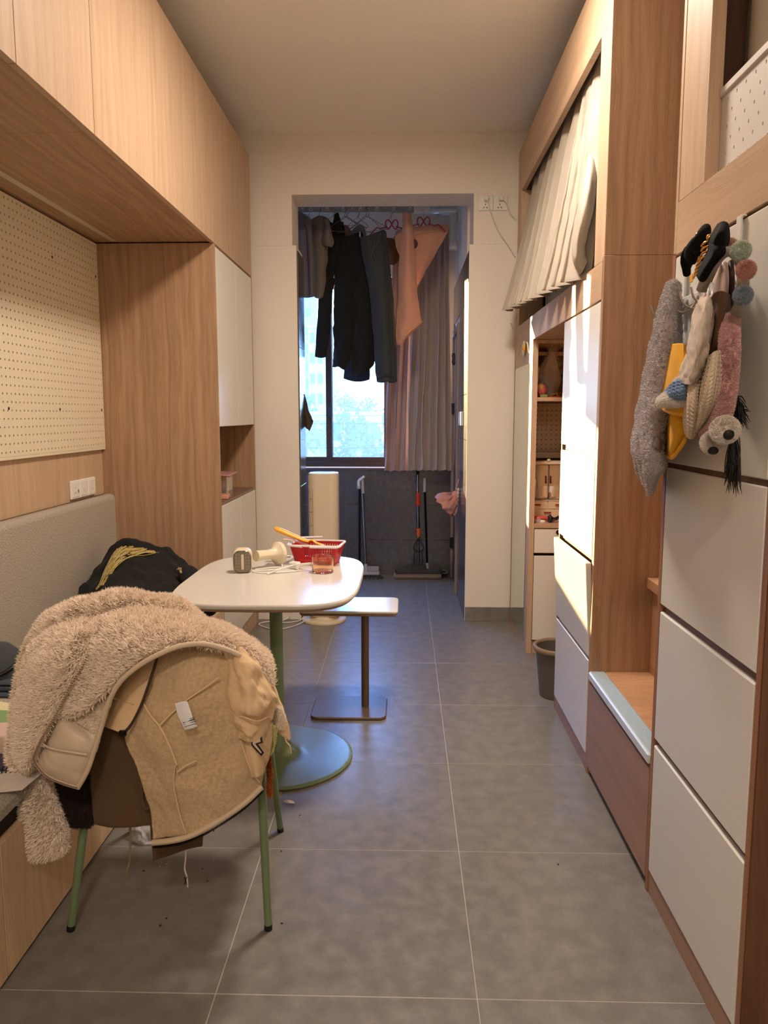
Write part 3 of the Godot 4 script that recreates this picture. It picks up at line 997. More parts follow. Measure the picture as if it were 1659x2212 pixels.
	part(bn, "body", b, mat("bin_grey", Color(0.38, 0.36, 0.33), 0.5))
	b = mb()
	b.xf = Transform3D(Basis.IDENTITY, Vector3(0.735, 0, -3.55))
	b.lathe([Vector2(0.113, 0.222), Vector2(0.121, 0.222), Vector2(0.125, 0.230), Vector2(0.124, 0.242), Vector2(0.118, 0.247), Vector2(0.109, 0.244), Vector2(0.108, 0.232)], 40)
	part(bn, "rim", b, mat("bin_rim", Color(0.55, 0.46, 0.36), 0.45))
	b = mb()
	b.xf = Transform3D(Basis.from_euler(Vector3(0.105, -0.06, 0)), Vector3(0.727, 0.115, -3.4495))
	b.plate(rrect(0.022, 0.082, 0.0105), 0.0012, 0.0003)
	var st := part(bn, "sticker", b, M.plastic_white)
	var ink := mat("ink", Color(0.16, 0.16, 0.17), 0.6)
	b = mb()
	b.xf = Transform3D(Basis.from_euler(Vector3(0.105, -0.06, 0)), Vector3(0.727, 0.115, -3.4482))
	b.box(Vector3(-0.007, 0.018, 0), Vector3(0.007, 0.034, 0.0004), 0.0)
	for k in 7: b.box(Vector3(-0.005, 0.010 - 0.0045 * k, 0), Vector3(-0.0012, 0.0128 - 0.0045 * k, 0.0004), 0.0)
	for k in 5: b.box(Vector3(0.0012, 0.010 - 0.0045 * k, 0), Vector3(0.005, 0.0128 - 0.0045 * k, 0.0004), 0.0)
	b.box(Vector3(-0.005, -0.034, 0), Vector3(0.005, -0.027, 0.0004), 0.0)
	part(st, "print", b, ink)


func table_things() -> void:
	var T := 0.7003
	var cream := mat("steamer_cream", Color(0.86, 0.81, 0.71), 0.35)
	var chrome := mat("chrome", Color(0.46, 0.43, 0.38), 0.2, 1.0)
	# handheld garment steamer lying on its side
	var o := thing("garment_steamer", "cream handheld garment steamer with a chrome plate lying on the table", "steamer", Vector3(-0.6, T, -3.0))
	var fw := Vector3(0.10, -0.03, 0.55).normalized()
	var b := mb()
	b.xf = basis_at(Vector3(-0.648, T + 0.049, -3.035), Vector3(1, 0, -0.18), Vector3(0.03, 1, 0.04))
	b.plate(rrect(0.076, 0.096, 0.026, 7), 0.062, 0.012)
	part(o, "head", b, cream)
	b = mb()
	b.xf = basis_at(Vector3(-0.648, T + 0.049, -3.035), Vector3(1, 0, -0.18), Vector3(0.03, 1, 0.04)).translated_local(Vector3(0, 0, 0.058))
	b.plate(rrect(0.069, 0.090, 0.024, 7), 0.007, 0.003)
	var fp := part(o, "steam_plate", b, chrome)
	var nzl := mb()
	nzl.xf = b.xf.translated_local(Vector3(0, 0, 0.007))
	for k in 6:
		for sx in [-1, 1]:
			for m in 2:
				nzl.ball(Vector3(sx * (0.014 + 0.010 * m), -0.030 + 0.012 * k, 0), Vector3(0.0010, 0.0010, 0.0006), 8, 4)
	part(fp, "steam_hole", nzl, M.plastic_white, "", "stuff")
	nzl = mb()
	nzl.xf = b.xf.translated_local(Vector3(0, 0, 0.006))
	nzl.plate(rrect(0.010, 0.062, 0.0048), 0.003, 0.001)
	part(fp, "slot_bar", nzl, cream)
	b = mb()
	var a0 := Vector3(-0.60, T + 0.055, -3.055)
	var a1 := Vector3(-0.530, T + 0.050, -3.14)
	var ax := (a1 - a0).normalized()
	b.tube([a0, a0.lerp(a1, 0.3), a0.lerp(a1, 0.6), a0.lerp(a1, 0.8), a0.lerp(a1, 0.92), a1], [0.0225, 0.0205, 0.020, 0.023, 0.031, 0.044], 24)
	part(o, "handle", b, cream)
	b = mb()
	b.tube([a1, a1 + ax * 0.004, a1 + ax * 0.016, a1 + ax * 0.02], [0.044, 0.048, 0.048, 0.044], 32)
	part(o, "foot_disc", b, cream)
	b = mb()
	b.tube(spline([a1 + ax * 0.015 + Vector3(0, -0.03, 0), Vector3(-0.50, T + 0.004, -3.10), Vector3(-0.52, T + 0.004, -3.03), Vector3(-0.60, T + 0.004, -3.00), Vector3(-0.55, T + 0.004, -2.965), Vector3(-0.47, T + 0.004, -2.99), Vector3(-0.42, T + 0.004, -3.02), Vector3(-0.455, T + 0.004, -3.07), Vector3(-0.53, T + 0.004, -3.075), Vector3(-0.60, T + 0.004, -3.03)], 90), 0.0028, 7)
	part(o, "cord", b, M.plastic_white)
	b = mb()
	b.xf = Transform3D(Basis(Vector3.UP, 0.3), Vector3(-0.535, T + 0.010, -3.30))
	b.box(Vector3(-0.022, -0.009, -0.012), Vector3(0.022, 0.009, 0.012), 0.003)
	part(o, "plug", b, M.plastic_white)
	b = mb()
	b.xf = Transform3D(Basis(Vector3.UP, 0.3), Vector3(-0.50, T + 0.010, -3.29))
	for k in [-0.006, 0.006]: b.box(Vector3(-0.013, -0.003, k - 0.001), Vector3(0.006, 0.003, k + 0.001), 0.0003)
	part(o, "prong", b, M.metal)
	# white charger and its cable
	var ch := thing("charger", "white phone charger with a looped white cable between steamer and basket", "charger", Vector3(-0.44, T, -3.06))
	b = mb()
	b.xf = Transform3D(Basis(Vector3.UP, -0.5), Vector3(-0.443, T + 0.014, -3.075))
	b.box(Vector3(-0.022, -0.0138, -0.016), Vector3(0.018, 0.014, 0.016), 0.004)
	part(ch, "body", b, M.plastic_white)
	b = mb()
	b.tube(spline([Vector3(-0.425, T + 0.012, -3.07), Vector3(-0.40, T + 0.02, -3.05), Vector3(-0.372, T + 0.027, -3.03), Vector3(-0.378, T + 0.032, -3.025), Vector3(-0.44, T + 0.025, -3.02), Vector3(-0.50, T + 0.012, -2.98), Vector3(-0.535, T + 0.0045, -2.945)], 50), 0.0032, 8)
	part(ch, "cable", b, M.plastic_white)
	# red basket with two white handles folded down on its rim
	var red := mat("basket_red", Color(0.72, 0.02, 0.05), 0.35)
	var bk := thing("basket", "small red perforated plastic basket with white handles on the table", "basket", Vector3(-0.366, T, -3.21))
	var bx := Basis(Vector3.UP, -0.14)
	var top := rrect(0.212, 0.150, 0.018, 4)
	var bot := rrect(0.168, 0.116, 0.012, 4)
	b = mb()
	b.xf = Transform3D(bx, Vector3(-0.366, T, -3.21))
	# the bottom and the solid corners; the sides are strips with real gaps between them
	var n := top.size()
	var H := 0.082
	var wall := func(k: int, f: float) -> Vector3:
		var q: Vector2 = bot[k % n].lerp(top[k % n], f)
		return Vector3(q.x, f * H + 0.002, q.y)
	var pl := mb()
	pl.xf = flat_at(Vector3.ZERO)
	for k in n:
		var corner := true
		var long := (top[(k + 1) % n] - top[k]).length() > 0.05
		for f in [[0.0, 0.14], [0.86, 1.0]]:
			strip(b, wall.call(k + 1, f[0]), wall.call(k, f[0]), wall.call(k, f[1]), wall.call(k + 1, f[1]), 0.0018)
		if not long:
			strip(b, wall.call(k + 1, 0.14), wall.call(k, 0.14), wall.call(k, 0.86), wall.call(k + 1, 0.86), 0.0018)
			continue
		var m := 16 if absf(top[(k + 1) % n].x - top[k].x) > 0.1 else 10
		for r in 4:
			var f0: float = 0.14 + 0.18 * r
			for j in m + 1:
				var u0: float = clampf((j - 0.29) / m, 0, 1)
				var u1: float = clampf((j + 0.29) / m, 0, 1)
				strip(b, wall.call(k, f0).lerp(wall.call(k + 1, f0), u1), wall.call(k, f0).lerp(wall.call(k + 1, f0), u0), wall.call(k, f0 + 0.18).lerp(wall.call(k + 1, f0 + 0.18), u0), wall.call(k, f0 + 0.18).lerp(wall.call(k + 1, f0 + 0.18), u1), 0.0018)
			strip(b, wall.call(k + 1, f0 + 0.145), wall.call(k, f0 + 0.145), wall.call(k, f0 + 0.18), wall.call(k + 1, f0 + 0.18), 0.0018)
	part(bk, "side_lattice", b, red)
	b = mb()
	b.xf = Transform3D(bx, Vector3(-0.366, T, -3.21)) * flat_at(Vector3.ZERO)
	b.plate(bot, 0.003, 0.0005)
	part(bk, "bottom", b, red)
	b = mb()
	b.xf = Transform3D(bx, Vector3(-0.366, T, -3.21))
	var ring := []
	for k in n + 1: ring.append(Vector3(top[k % n].x, H, top[k % n].y))
	b.tube(ring, 0.0048, 8, false)
	part(bk, "rim", b, mat("rim_white", Color(0.86, 0.82, 0.82), 0.35))
	for sd in [1.0, -1.0]:
		b = mb()
		b.xf = Transform3D(bx, Vector3(-0.366, T, -3.21))
		if sd > 0:
			b.tube([Vector3(-0.112, H + 0.004, 0.05), Vector3(-0.108, H + 0.002, 0.080), Vector3(-0.045, H - 0.002, 0.083)], 0.005, 10)
			b.tube([Vector3(-0.012, H - 0.003, 0.083), Vector3(0.10, H - 0.002, 0.083), Vector3(0.111, H + 0.001, 0.07), Vector3(0.112, H + 0.003, 0.04)], 0.005, 10)
		else:
			b.tube([Vector3(-0.105, H + 0.006, -0.05), Vector3(-0.09, H + 0.010, -0.080), Vector3(0.0, H + 0.014, -0.083)], 0.0045, 10)
		part(bk, "handle", b, M.rim_white)
	# orange tool sticking out of the basket
	var og := thing("massage_brush", "orange plastic handled brush leaning out of the red basket", "brush", Vector3(-0.40, 0.76, -3.2))
	b = mb()
	b.tube(spline([Vector3(-0.545, 0.842, -3.20), Vector3(-0.535, 0.843, -3.20), Vector3(-0.49, 0.826, -3.195), Vector3(-0.43, 0.802, -3.19), Vector3(-0.40, 0.793, -3.19)], 14), [0.006, 0.012, 0.0145, 0.0155, 0.016, 0.0165, 0.0165, 0.016, 0.0155, 0.015, 0.014, 0.013, 0.012, 0.011, 0.009], 16, true, 0.65)
	var orange := mat("orange_plastic", Color(0.92, 0.66, 0.16), 0.3)
	part(og, "handle", b, orange)
	b = mb()
	b.tube(spline([Vector3(-0.405, 0.793, -3.19), Vector3(-0.385, 0.80, -3.185), Vector3(-0.372, 0.792, -3.18), Vector3(-0.355, 0.784, -3.18), Vector3(-0.335, 0.778, -3.18)], 12), 0.0075, 10, true, 0.6)
	part(og, "neck", b, orange)
	var pk := solo("pink_item", "pale pink plastic piece tucked under the orange brush in the basket", "clip", mb().tube(spline([Vector3(-0.505, 0.803, -3.185), Vector3(-0.47, 0.80, -3.185), Vector3(-0.44, 0.788, -3.19), Vector3(-0.40, 0.775, -3.20)], 10), 0.007, 10, true, 0.5), mat("pale_pink", Color(0.92, 0.76, 0.70), 0.4))
	# amber drinking glass
	var gl := mat("amber_glass", Color(1.0, 0.90, 0.80, 0.0), 0.02)
	gl.refraction_enabled = true
	gl.refraction_scale = 0.05
	b = mb()
	b.xf = Transform3D(Basis.IDENTITY, Vector3(-0.323, T, -3.005))
	b.lathe([Vector2(0, 0), Vector2(0.040, 0), Vector2(0.0425, 0.003), Vector2(0.0435, 0.064), Vector2(0.0432, 0.0665), Vector2(0.0418, 0.0665), Vector2(0.0412, 0.064), Vector2(0.0400, 0.009), Vector2(0.037, 0.007), Vector2(0, 0.007)], 40)
	solo("drinking_glass", "short amber tinted drinking glass standing in front of the red basket", "glass", b, gl)


func strip(b: MB, a: Vector3, c: Vector3, d: Vector3, e: Vector3, th: float) -> void:
	# a thin slab on the four corners a, c, d, e (seen from outside, counter-clockwise)
	var nm := (c - a).cross(d - a).normalized() * th
	b.quad(a, c, d, e)
	b.quad(c - nm, a - nm, e - nm, d - nm)
	b.quad(c, a, a - nm, c - nm)
	b.quad(e, d, d - nm, e - nm)
	b.quad(a, e, e - nm, a - nm)
	b.quad(d, c, c - nm, d - nm)


func fur(parent: Node3D, n: String, src: MB, count: int, length: float, width: float, m: Material, droop: float, frac := 1.0) -> void:
	# short tufts of pile standing on a mesh: one tuft mesh, copied over the surface
	var b := mb()
	var r := RandomNumberGenerator.new()
	r.seed = 5
	for k in 5:
		var a := TAU * k / 5.0
		var o := Vector3(cos(a), sin(a), 0) * width * 1.3
		var side := Vector3(-sin(a), cos(a), 0) * width
		var p1 := o + Vector3(cos(a + 0.7) * 0.25, sin(a + 0.7) * 0.25, 0.55) * length
		var p2 := o + Vector3(cos(a + 1.4) * 0.55, sin(a + 1.4) * 0.55, 0.95) * length
		var i0 := [b.p(o - side), b.p(o + side), b.p(p1 - side * 0.8), b.p(p1 + side * 0.8), b.p(p2)]
		b.q(i0[0], i0[1], i0[3], i0[2])
		b.t(i0[2], i0[3], i0[4])
	var area := PackedFloat32Array()
	var total := 0.0
	var ids := PackedInt32Array()
	for k in range(0, src.i.size(), 3):
		if frac < 1.0 and (k / 3) % 4 > 1: continue   # a sheet's outer face only
		ids.append(k)
		total += (src.v[src.i[k + 1]] - src.v[src.i[k]]).cross(src.v[src.i[k + 2]] - src.v[src.i[k]]).length()
		area.append(total)
	var mm := MultiMesh.new()
	mm.transform_format = MultiMesh.TRANSFORM_3D
	mm.mesh = b.mesh()
	mm.instance_count = count
	for k in count:
		var at := area.bsearch(r.randf() * total)
		at = ids[mini(at, area.size() - 1)]
		var a := src.v[src.i[at]]
		var c := src.v[src.i[at + 1]]
		var d := src.v[src.i[at + 2]]
		var u := r.randf()
		var w := r.randf()
		if u + w > 1.0: u = 1.0 - u; w = 1.0 - w
		var nm := (d - a).cross(c - a).normalized()
		var clump := nz.get_noise_3dv((a + (c - a) * u + (d - a) * w) * 45.0)
		var dir := (nm + Vector3(clump * 0.9, -droop, clump * 0.5) + Vector3(r.randf() - 0.5, r.randf() - 0.5, r.randf() - 0.5) * 0.8).normalized()
		var x := dir.cross(Vector3(r.randf() - 0.5, r.randf() - 0.5, r.randf() - 0.5)).normalized()
		var s := 0.7 + 0.6 * r.randf()
		mm.set_instance_transform(k, Transform3D(Basis(x * s, dir.cross(x) * s, dir * s), a + (c - a) * u + (d - a) * w - nm * 0.0005))
	var o := MultiMeshInstance3D.new()
	o.name = n
	o.multimesh = mm
	o.material_override = m
	if parent.has_meta("category"): o.position = -parent.position
	parent.add_child(o, true)
	o.set_meta("kind", "stuff")


func cloth(n: String, c: Color, tex: int, scale: float, bump: float, back := 0.0) -> StandardMaterial3D:
	var m := mat(n, c, 0.95)
	m.heightmap_enabled = true
	m.heightmap_texture = M["tex%d" % tex]
	m.heightmap_scale = bump
	m.rim_enabled = true
	m.rim = 0.35
	m.rim_tint = 0.6
	if back > 0.0:
		m.backlight_enabled = true
		m.backlight = Color(c.r * back, c.g * back, c.b * back)
	return tri(m, Vector3.ONE * scale)


func garments() -> void:
	M["tex0"] = weave(256, 0)
	M["tex1"] = weave(256, 1)
	M["tex3"] = mottle(256, 0.90, 0.10, 0.05, 0.16, 31)
	var sherpa := cloth("sherpa", Color(0.97, 0.91, 0.84), 1, 6.0, 0.4)
	var pile := mat("sherpa_pile", Color(0.98, 0.92, 0.845), 0.9)
	pile.backlight_enabled = true
	pile.backlight = Color(0.55, 0.5, 0.45)
	var fleece := cloth("fleece_tan", Color(0.84, 0.725, 0.57), 1, 6.5, 0.14)
	fleece.albedo_texture = M.tex3
	var jersey := cloth("jersey_tan", Color(0.86, 0.74, 0.58), 0, 12.0, 0.02)
	var satin := mat("satin_beige", Color(0.80, 0.73, 0.64), 0.42)
	var brown := cloth("cloth_brown", Color(0.34, 0.255, 0.165), 0, 10.0, 0.02)
	var tape := mat("tape_beige", Color(0.78, 0.70, 0.60), 0.7)
	var zipm := mat("zip_brown", Color(0.20, 0.14, 0.11), 0.4)

	# dark brown garment lowest on the chair back
	var g := thing("brown_coat", "dark brown cloth coat hanging lowest on the chair back under the pale jackets", "coat", Vector3(-0.7, 0.5, -1.8))
	var b := mb()
	b.sheet([[Vector3(-0.765, 0.621, -1.79), Vector3(-0.713, 0.639, -1.775), Vector3(-0.66, 0.641, -1.77), Vector3(-0.606, 0.628, -1.775)], [Vector3(-0.774, 0.505, -1.785), Vector3(-0.715, 0.514, -1.765), Vector3(-0.664, 0.515, -1.765), Vector3(-0.609, 0.513, -1.77)], [Vector3(-0.772, 0.409, -1.785), Vector3(-0.715, 0.417, -1.77), Vector3(-0.669, 0.418, -1.77), Vector3(-0.616, 0.416, -1.775)], [Vector3(-0.766, 0.312, -1.785), Vector3(-0.72, 0.313, -1.77), Vector3(-0.668, 0.314, -1.77), Vector3(-0.622, 0.317, -1.775)]], 20, 24, 0.005, 0.003, 8.0, nz)
	part(g, "front_panel", b, brown)
	b = mb()
	b.sheet([[Vector3(-0.632, 0.415, -1.8), Vector3(-0.584, 0.421, -1.79), Vector3(-0.537, 0.424, -1.785), Vector3(-0.486, 0.422, -1.79)], [Vector3(-0.633, 0.318, -1.8), Vector3(-0.588, 0.324, -1.79), Vector3(-0.539, 0.339, -1.785), Vector3(-0.492, 0.349, -1.79)], [Vector3(-0.628, 0.209, -1.8), Vector3(-0.585, 0.228, -1.79), Vector3(-0.536, 0.25, -1.785), Vector3(-0.5, 0.256, -1.79)]], 16, 16, 0.006, 0.003, 8.0, nz)
	part(g, "side_panel", b, brown)
	part(g, "button_loop", mb().tube(spline([Vector3(-0.616, 0.471, -1.76), Vector3(-0.631, 0.444, -1.755), Vector3(-0.634, 0.396, -1.755), Vector3(-0.625, 0.369, -1.755), Vector3(-0.612, 0.383, -1.757)], 18), 0.004, 8), brown)
	part(g, "draw_cord", mb().tube(spline([Vector3(-0.684, 0.305, -1.8), Vector3(-0.685, 0.255, -1.8), Vector3(-0.69, 0.205, -1.8), Vector3(-0.699, 0.165, -1.8)], 14), 0.0024, 7), mat("cord_olive", Color(0.52, 0.46, 0.36), 0.8))
	# dark fuzzy garment at the left of it
	b = mb()
	b.sheet([[Vector3(-0.879, 0.446, -1.83), Vector3(-0.829, 0.461, -1.8), Vector3(-0.79, 0.466, -1.79), Vector3(-0.769, 0.462, -1.8)], [Vector3(-0.87, 0.385, -1.83), Vector3(-0.826, 0.4, -1.8), Vector3(-0.793, 0.406, -1.79), Vector3(-0.77, 0.401, -1.8)], [Vector3(-0.859, 0.323, -1.83), Vector3(-0.824, 0.333, -1.8), Vector3(-0.794, 0.335, -1.79), Vector3(-0.774, 0.33, -1.8)], [Vector3(-0.839, 0.29, -1.83), Vector3(-0.816, 0.295, -1.81), Vector3(-0.795, 0.298, -1.8), Vector3(-0.775, 0.306, -1.8)]], 14, 14, 0.012, 0.006, 20.0, nz)
	var fz := cloth("fuzz_dark", Color(0.16, 0.09, 0.06), 1, 10.0, 0.2)
	var dk := solo("dark_fleece", "very dark brown fuzzy fleece peeping out between the sherpa sleeve and the brown coat", "fleece", b, fz)
	fur(dk, "pile", b, 2500, 0.009, 0.0009, fz, 0.4, 0.5)

	# tan hoodie turned inside out
	var h := thing("hoodie", "tan fleece hoodie draped inside out over the right of the chair back", "hoodie", Vector3(-0.5, 0.6, -1.72))
	b = mb()
	var body := [[Vector3(-0.589, 0.765, -1.79), Vector3(-0.524, 0.784, -1.78), Vector3(-0.457, 0.785, -1.78), Vector3(-0.381, 0.755, -1.79), Vector3(-0.337, 0.698, -1.8)],
		[Vector3(-0.596, 0.728, -1.755), Vector3(-0.517, 0.746, -1.735), Vector3(-0.441, 0.747, -1.735), Vector3(-0.368, 0.72, -1.75), Vector3(-0.322, 0.666, -1.775)],
		[Vector3(-0.623, 0.651, -1.745), Vector3(-0.529, 0.679, -1.705), Vector3(-0.44, 0.678, -1.71), Vector3(-0.366, 0.646, -1.735), Vector3(-0.316, 0.599, -1.77)],
		[Vector3(-0.662, 0.575, -1.735), Vector3(-0.551, 0.599, -1.695), Vector3(-0.455, 0.591, -1.715), Vector3(-0.375, 0.569, -1.73), Vector3(-0.322, 0.529, -1.77)],
		[Vector3(-0.634, 0.488, -1.735), Vector3(-0.54, 0.506, -1.7), Vector3(-0.454, 0.498, -1.72), Vector3(-0.382, 0.491, -1.725), Vector3(-0.338, 0.46, -1.77)],
		[Vector3(-0.613, 0.392, -1.74), Vector3(-0.528, 0.407, -1.715), Vector3(-0.453, 0.422, -1.725), Vector3(-0.391, 0.436, -1.735), Vector3(-0.345, 0.434, -1.77)],
		[Vector3(-0.606, 0.298, -1.745), Vector3(-0.53, 0.316, -1.73), Vector3(-0.463, 0.343, -1.735), Vector3(-0.398, 0.389, -1.745), Vector3(-0.345, 0.422, -1.77)]]
	b.sheet(body, 70, 80, 0.006, 0.011, 8.0, nz)
	part(h, "body", b, fleece)
	b = mb()
	b.sheet([[Vector3(-0.581, 0.764, -1.765), Vector3(-0.613, 0.746, -1.77), Vector3(-0.655, 0.713, -1.78), Vector3(-0.684, 0.682, -1.785)], [Vector3(-0.594, 0.716, -1.74), Vector3(-0.627, 0.703, -1.745), Vector3(-0.665, 0.676, -1.755), Vector3(-0.695, 0.643, -1.765)], [Vector3(-0.613, 0.658, -1.727), Vector3(-0.645, 0.649, -1.735), Vector3(-0.68, 0.63, -1.745), Vector3(-0.709, 0.606, -1.755)], [Vector3(-0.638, 0.605, -1.718), Vector3(-0.658, 0.601, -1.722), Vector3(-0.685, 0.597, -1.735), Vector3(-0.714, 0.585, -1.75)], [Vector3(-0.661, 0.58, -1.715), Vector3(-0.675, 0.582, -1.718), Vector3(-0.697, 0.581, -1.735), Vector3(-0.719, 0.582, -1.75)]].map(func(r): var q: Array = r.duplicate(); q.reverse(); return q), 30, 30, 0.005, 0.003, 9.0, nz)
	part(h, "front_facing", b, jersey)
	part(h, "pocket_seam", mb().tube(spline([Vector3(-0.7, 0.65, -1.752), Vector3(-0.67, 0.65, -1.742), Vector3(-0.633, 0.645, -1.726)], 12), 0.0022, 6), jersey)
	# zip along the facing, then down the hem
	part(h, "zip", mb().tube(spline([Vector3(-0.581, 0.761, -1.752), Vector3(-0.586, 0.726, -1.726), Vector3(-0.608, 0.658, -1.712), Vector3(-0.632, 0.609, -1.703), Vector3(-0.651, 0.585, -1.7)], 40), 0.0034, 7), zipm)
	b = mb()
	b.box(Vector3(-0.661, 0.594, -1.7), Vector3(-0.643, 0.581, -1.69), 0.002)
	part(h, "zip_slider", b, M.metal_dark)
	var hem := spline([Vector3(-0.606, 0.294, -1.735), Vector3(-0.566, 0.304, -1.725), Vector3(-0.522, 0.316, -1.722), Vector3(-0.478, 0.335, -1.725), Vector3(-0.423, 0.367, -1.733), Vector3(-0.38, 0.395, -1.745), Vector3(-0.343, 0.425, -1.765)], 60)
	part(h, "hem_band", mb().tube(hem, 0.0075, 9), tape)
	b = mb()
	for k in 120:
		var w: Vector3 = hem[k / 2] if k % 2 == 0 else (hem[k / 2] + hem[k / 2 + 1]) / 2.0
		w += Vector3(0.003, -0.0095, 0.004)
		b.box(w - Vector3(0.0009, 0.0022, 0.002), w + Vector3(0.0009, 0.0022, 0.002), 0.0)
	part(h, "zip_tooth", b, M.metal_dark, "", "stuff")
	for sm in [[Vector3(-0.424, 0.722, -1.7), Vector3(-0.459, 0.697, -1.695), Vector3(-0.5, 0.669, -1.692), Vector3(-0.534, 0.639, -1.687), Vector3(-0.562, 0.611, -1.684)], [Vector3(-0.613, 0.652, -1.725), Vector3(-0.587, 0.63, -1.7), Vector3(-0.561, 0.609, -1.684), Vector3(-0.54, 0.562, -1.685), Vector3(-0.526, 0.515, -1.688)], [Vector3(-0.531, 0.511, -1.69), Vector3(-0.538, 0.455, -1.7), Vector3(-0.529, 0.381, -1.708), Vector3(-0.518, 0.331, -1.715)], [Vector3(-0.526, 0.496, -1.69), Vector3(-0.505, 0.512, -1.69), Vector3(-0.481, 0.523, -1.693)], [Vector3(-0.381, 0.565, -1.713), Vector3(-0.361, 0.496, -1.715), Vector3(-0.347, 0.444, -1.75)]]:
		part(h, "seam", mb().tube(spline(sm, 18), 0.0022, 6), jersey)
	# the sleeve bunched at the right
	b = mb()
	b.sheet([[Vector3(-0.42, 0.778, -1.75), Vector3(-0.384, 0.786, -1.725), Vector3(-0.353, 0.761, -1.73), Vector3(-0.325, 0.7, -1.77)],
		[Vector3(-0.416, 0.736, -1.735), Vector3(-0.374, 0.751, -1.69), Vector3(-0.336, 0.732, -1.7), Vector3(-0.314, 0.67, -1.765)],
		[Vector3(-0.414, 0.682, -1.73), Vector3(-0.367, 0.708, -1.675), Vector3(-0.329, 0.694, -1.685), Vector3(-0.309, 0.637, -1.76)],
		[Vector3(-0.408, 0.637, -1.73), Vector3(-0.365, 0.654, -1.672), Vector3(-0.329, 0.652, -1.68), Vector3(-0.315, 0.605, -1.755)],
		[Vector3(-0.403, 0.616, -1.73), Vector3(-0.365, 0.622, -1.685), Vector3(-0.332, 0.629, -1.69), Vector3(-0.319, 0.6, -1.757)],
		[Vector3(-0.397, 0.586, -1.73), Vector3(-0.364, 0.589, -1.688), Vector3(-0.34, 0.593, -1.7), Vector3(-0.329, 0.574, -1.758)],
		[Vector3(-0.39, 0.566, -1.73), Vector3(-0.365, 0.566, -1.7), Vector3(-0.35, 0.566, -1.71), Vector3(-0.343, 0.558, -1.755)]], 44, 56, 0.006, 0.015, 14.0, nz)
	part(h, "sleeve", b, jersey)
	part(h, "sleeve_seam", mb().tube(spline([Vector3(-0.399, 0.625, -1.715), Vector3(-0.362, 0.638, -1.672), Vector3(-0.334, 0.627, -1.678), Vector3(-0.316, 0.614, -1.745)], 20), 0.002, 6), jersey)
	# the lower right side with its letter patch
	b = mb()
	b.sheet([[Vector3(-0.393, 0.568, -1.745), Vector3(-0.356, 0.586, -1.73), Vector3(-0.324, 0.589, -1.765)], [Vector3(-0.378, 0.52, -1.735), Vector3(-0.349, 0.531, -1.725), Vector3(-0.332, 0.525, -1.765)], [Vector3(-0.361, 0.46, -1.74), Vector3(-0.347, 0.465, -1.735), Vector3(-0.341, 0.458, -1.765)]], 16, 20, 0.006, 0.002, 8.0, nz)
	part(h, "outer_side", b, jersey)
	b = mb()
	b.xf = basis_at(Vector3(-0.34, 0.556, -1.712), Vector3(0.62, 0.66, -0.55), Vector3(-0.5, 0.85, 0.1))
	b.plate(PackedVector2Array([Vector2(-0.014, -0.024), Vector2(-0.004, -0.024), Vector2(0.000, 0.002), Vector2(0.010, -0.006), Vector2(0.018, 0.006), Vector2(0.020, 0.030), Vector2(0.009, 0.030), Vector2(0.006, 0.014), Vector2(-0.003, 0.020), Vector2(-0.012, 0.012)]), 0.003, 0.0006)
	var pt := part(h, "letter_patch", b, mat("patch_navy", Color(0.10, 0.10, 0.16), 0.8), "dark outlined varsity letter patch")
	b = mb()
	b.xf = basis_at(Vector3(-0.34, 0.558, -1.708), Vector3(0.62, 0.66, -0.55), Vector3(-0.5, 0.85, 0.1))
	b.plate(PackedVector2Array([Vector2(-0.010, -0.020), Vector2(-0.007, -0.020), Vector2(-0.003, 0.007), Vector2(0.009, -0.001), Vector2(0.014, 0.008), Vector2(0.016, 0.026), Vector2(0.012, 0.026), Vector2(0.009, 0.008), Vector2(-0.003, 0.015), Vector2(-0.008, 0.010)]), 0.002, 0.0004)
	part(pt, "patch_fill", b, tape)
	# care label
	b = mb()
	b.sheet([[Vector3(-0.521, 0.668, -1.675), Vector3(-0.506, 0.674, -1.672), Vector3(-0.492, 0.675, -1.672)], [Vector3(-0.513, 0.643, -1.668), Vector3(-0.497, 0.648, -1.664), Vector3(-0.481, 0.651, -1.664)], [Vector3(-0.504, 0.626, -1.664), Vector3(-0.489, 0.63, -1.66), Vector3(-0.475, 0.635, -1.66)], [Vector3(-0.498, 0.61, -1.665), Vector3(-0.482, 0.615, -1.66), Vector3(-0.467, 0.621, -1.66)]], 6, 10, 0.0008)
	var lb := part(h, "care_label", b, mat("label_white", Color(0.86, 0.86, 0.87), 0.4))
	b = mb()
	for q in [[393,1557,421,1549,0.0006], [396,1561,420,1553,0.0014], [397,1565,423,1557,0.0006], [399,1570,424,1562,0.0006]]:
		var e0: Vector3 = label_at(q[0], q[1])
		var e1: Vector3 = label_at(q[2], q[3])
		b.tube([e0, e1], q[4], 4)
	part(lb, "print", b, mat("label_ink", Color(0.25, 0.25, 0.26), 0.7))
	# white draw cord with dark knots, hanging below
	b = mb().tube(spline([Vector3(-0.546, 0.288, -1.79), Vector3(-0.543, 0.232, -1.79), Vector3(-0.547, 0.195, -1.79), Vector3(-0.542, 0.17, -1.79), Vector3(-0.541, 0.144, -1.79)], 20), 0.0032, 7, true, 0.6)
	var dc := part(h, "draw_cord", b, mat("cord_white", Color(0.82, 0.77, 0.70), 0.8))
	b = mb()
	b.tube([Vector3(-0.547, 0.174, -1.785), Vector3(-0.542, 0.154, -1.785)], 0.0013, 6)
	b.tube([Vector3(-0.541, 0.174, -1.785), Vector3(-0.548, 0.154, -1.785)], 0.0013, 6)
	part(dc, "cord_stitch", b, M.patch_navy)
	# yellowish woolly cuff lit between the legs and the orange cord
	b = mb()
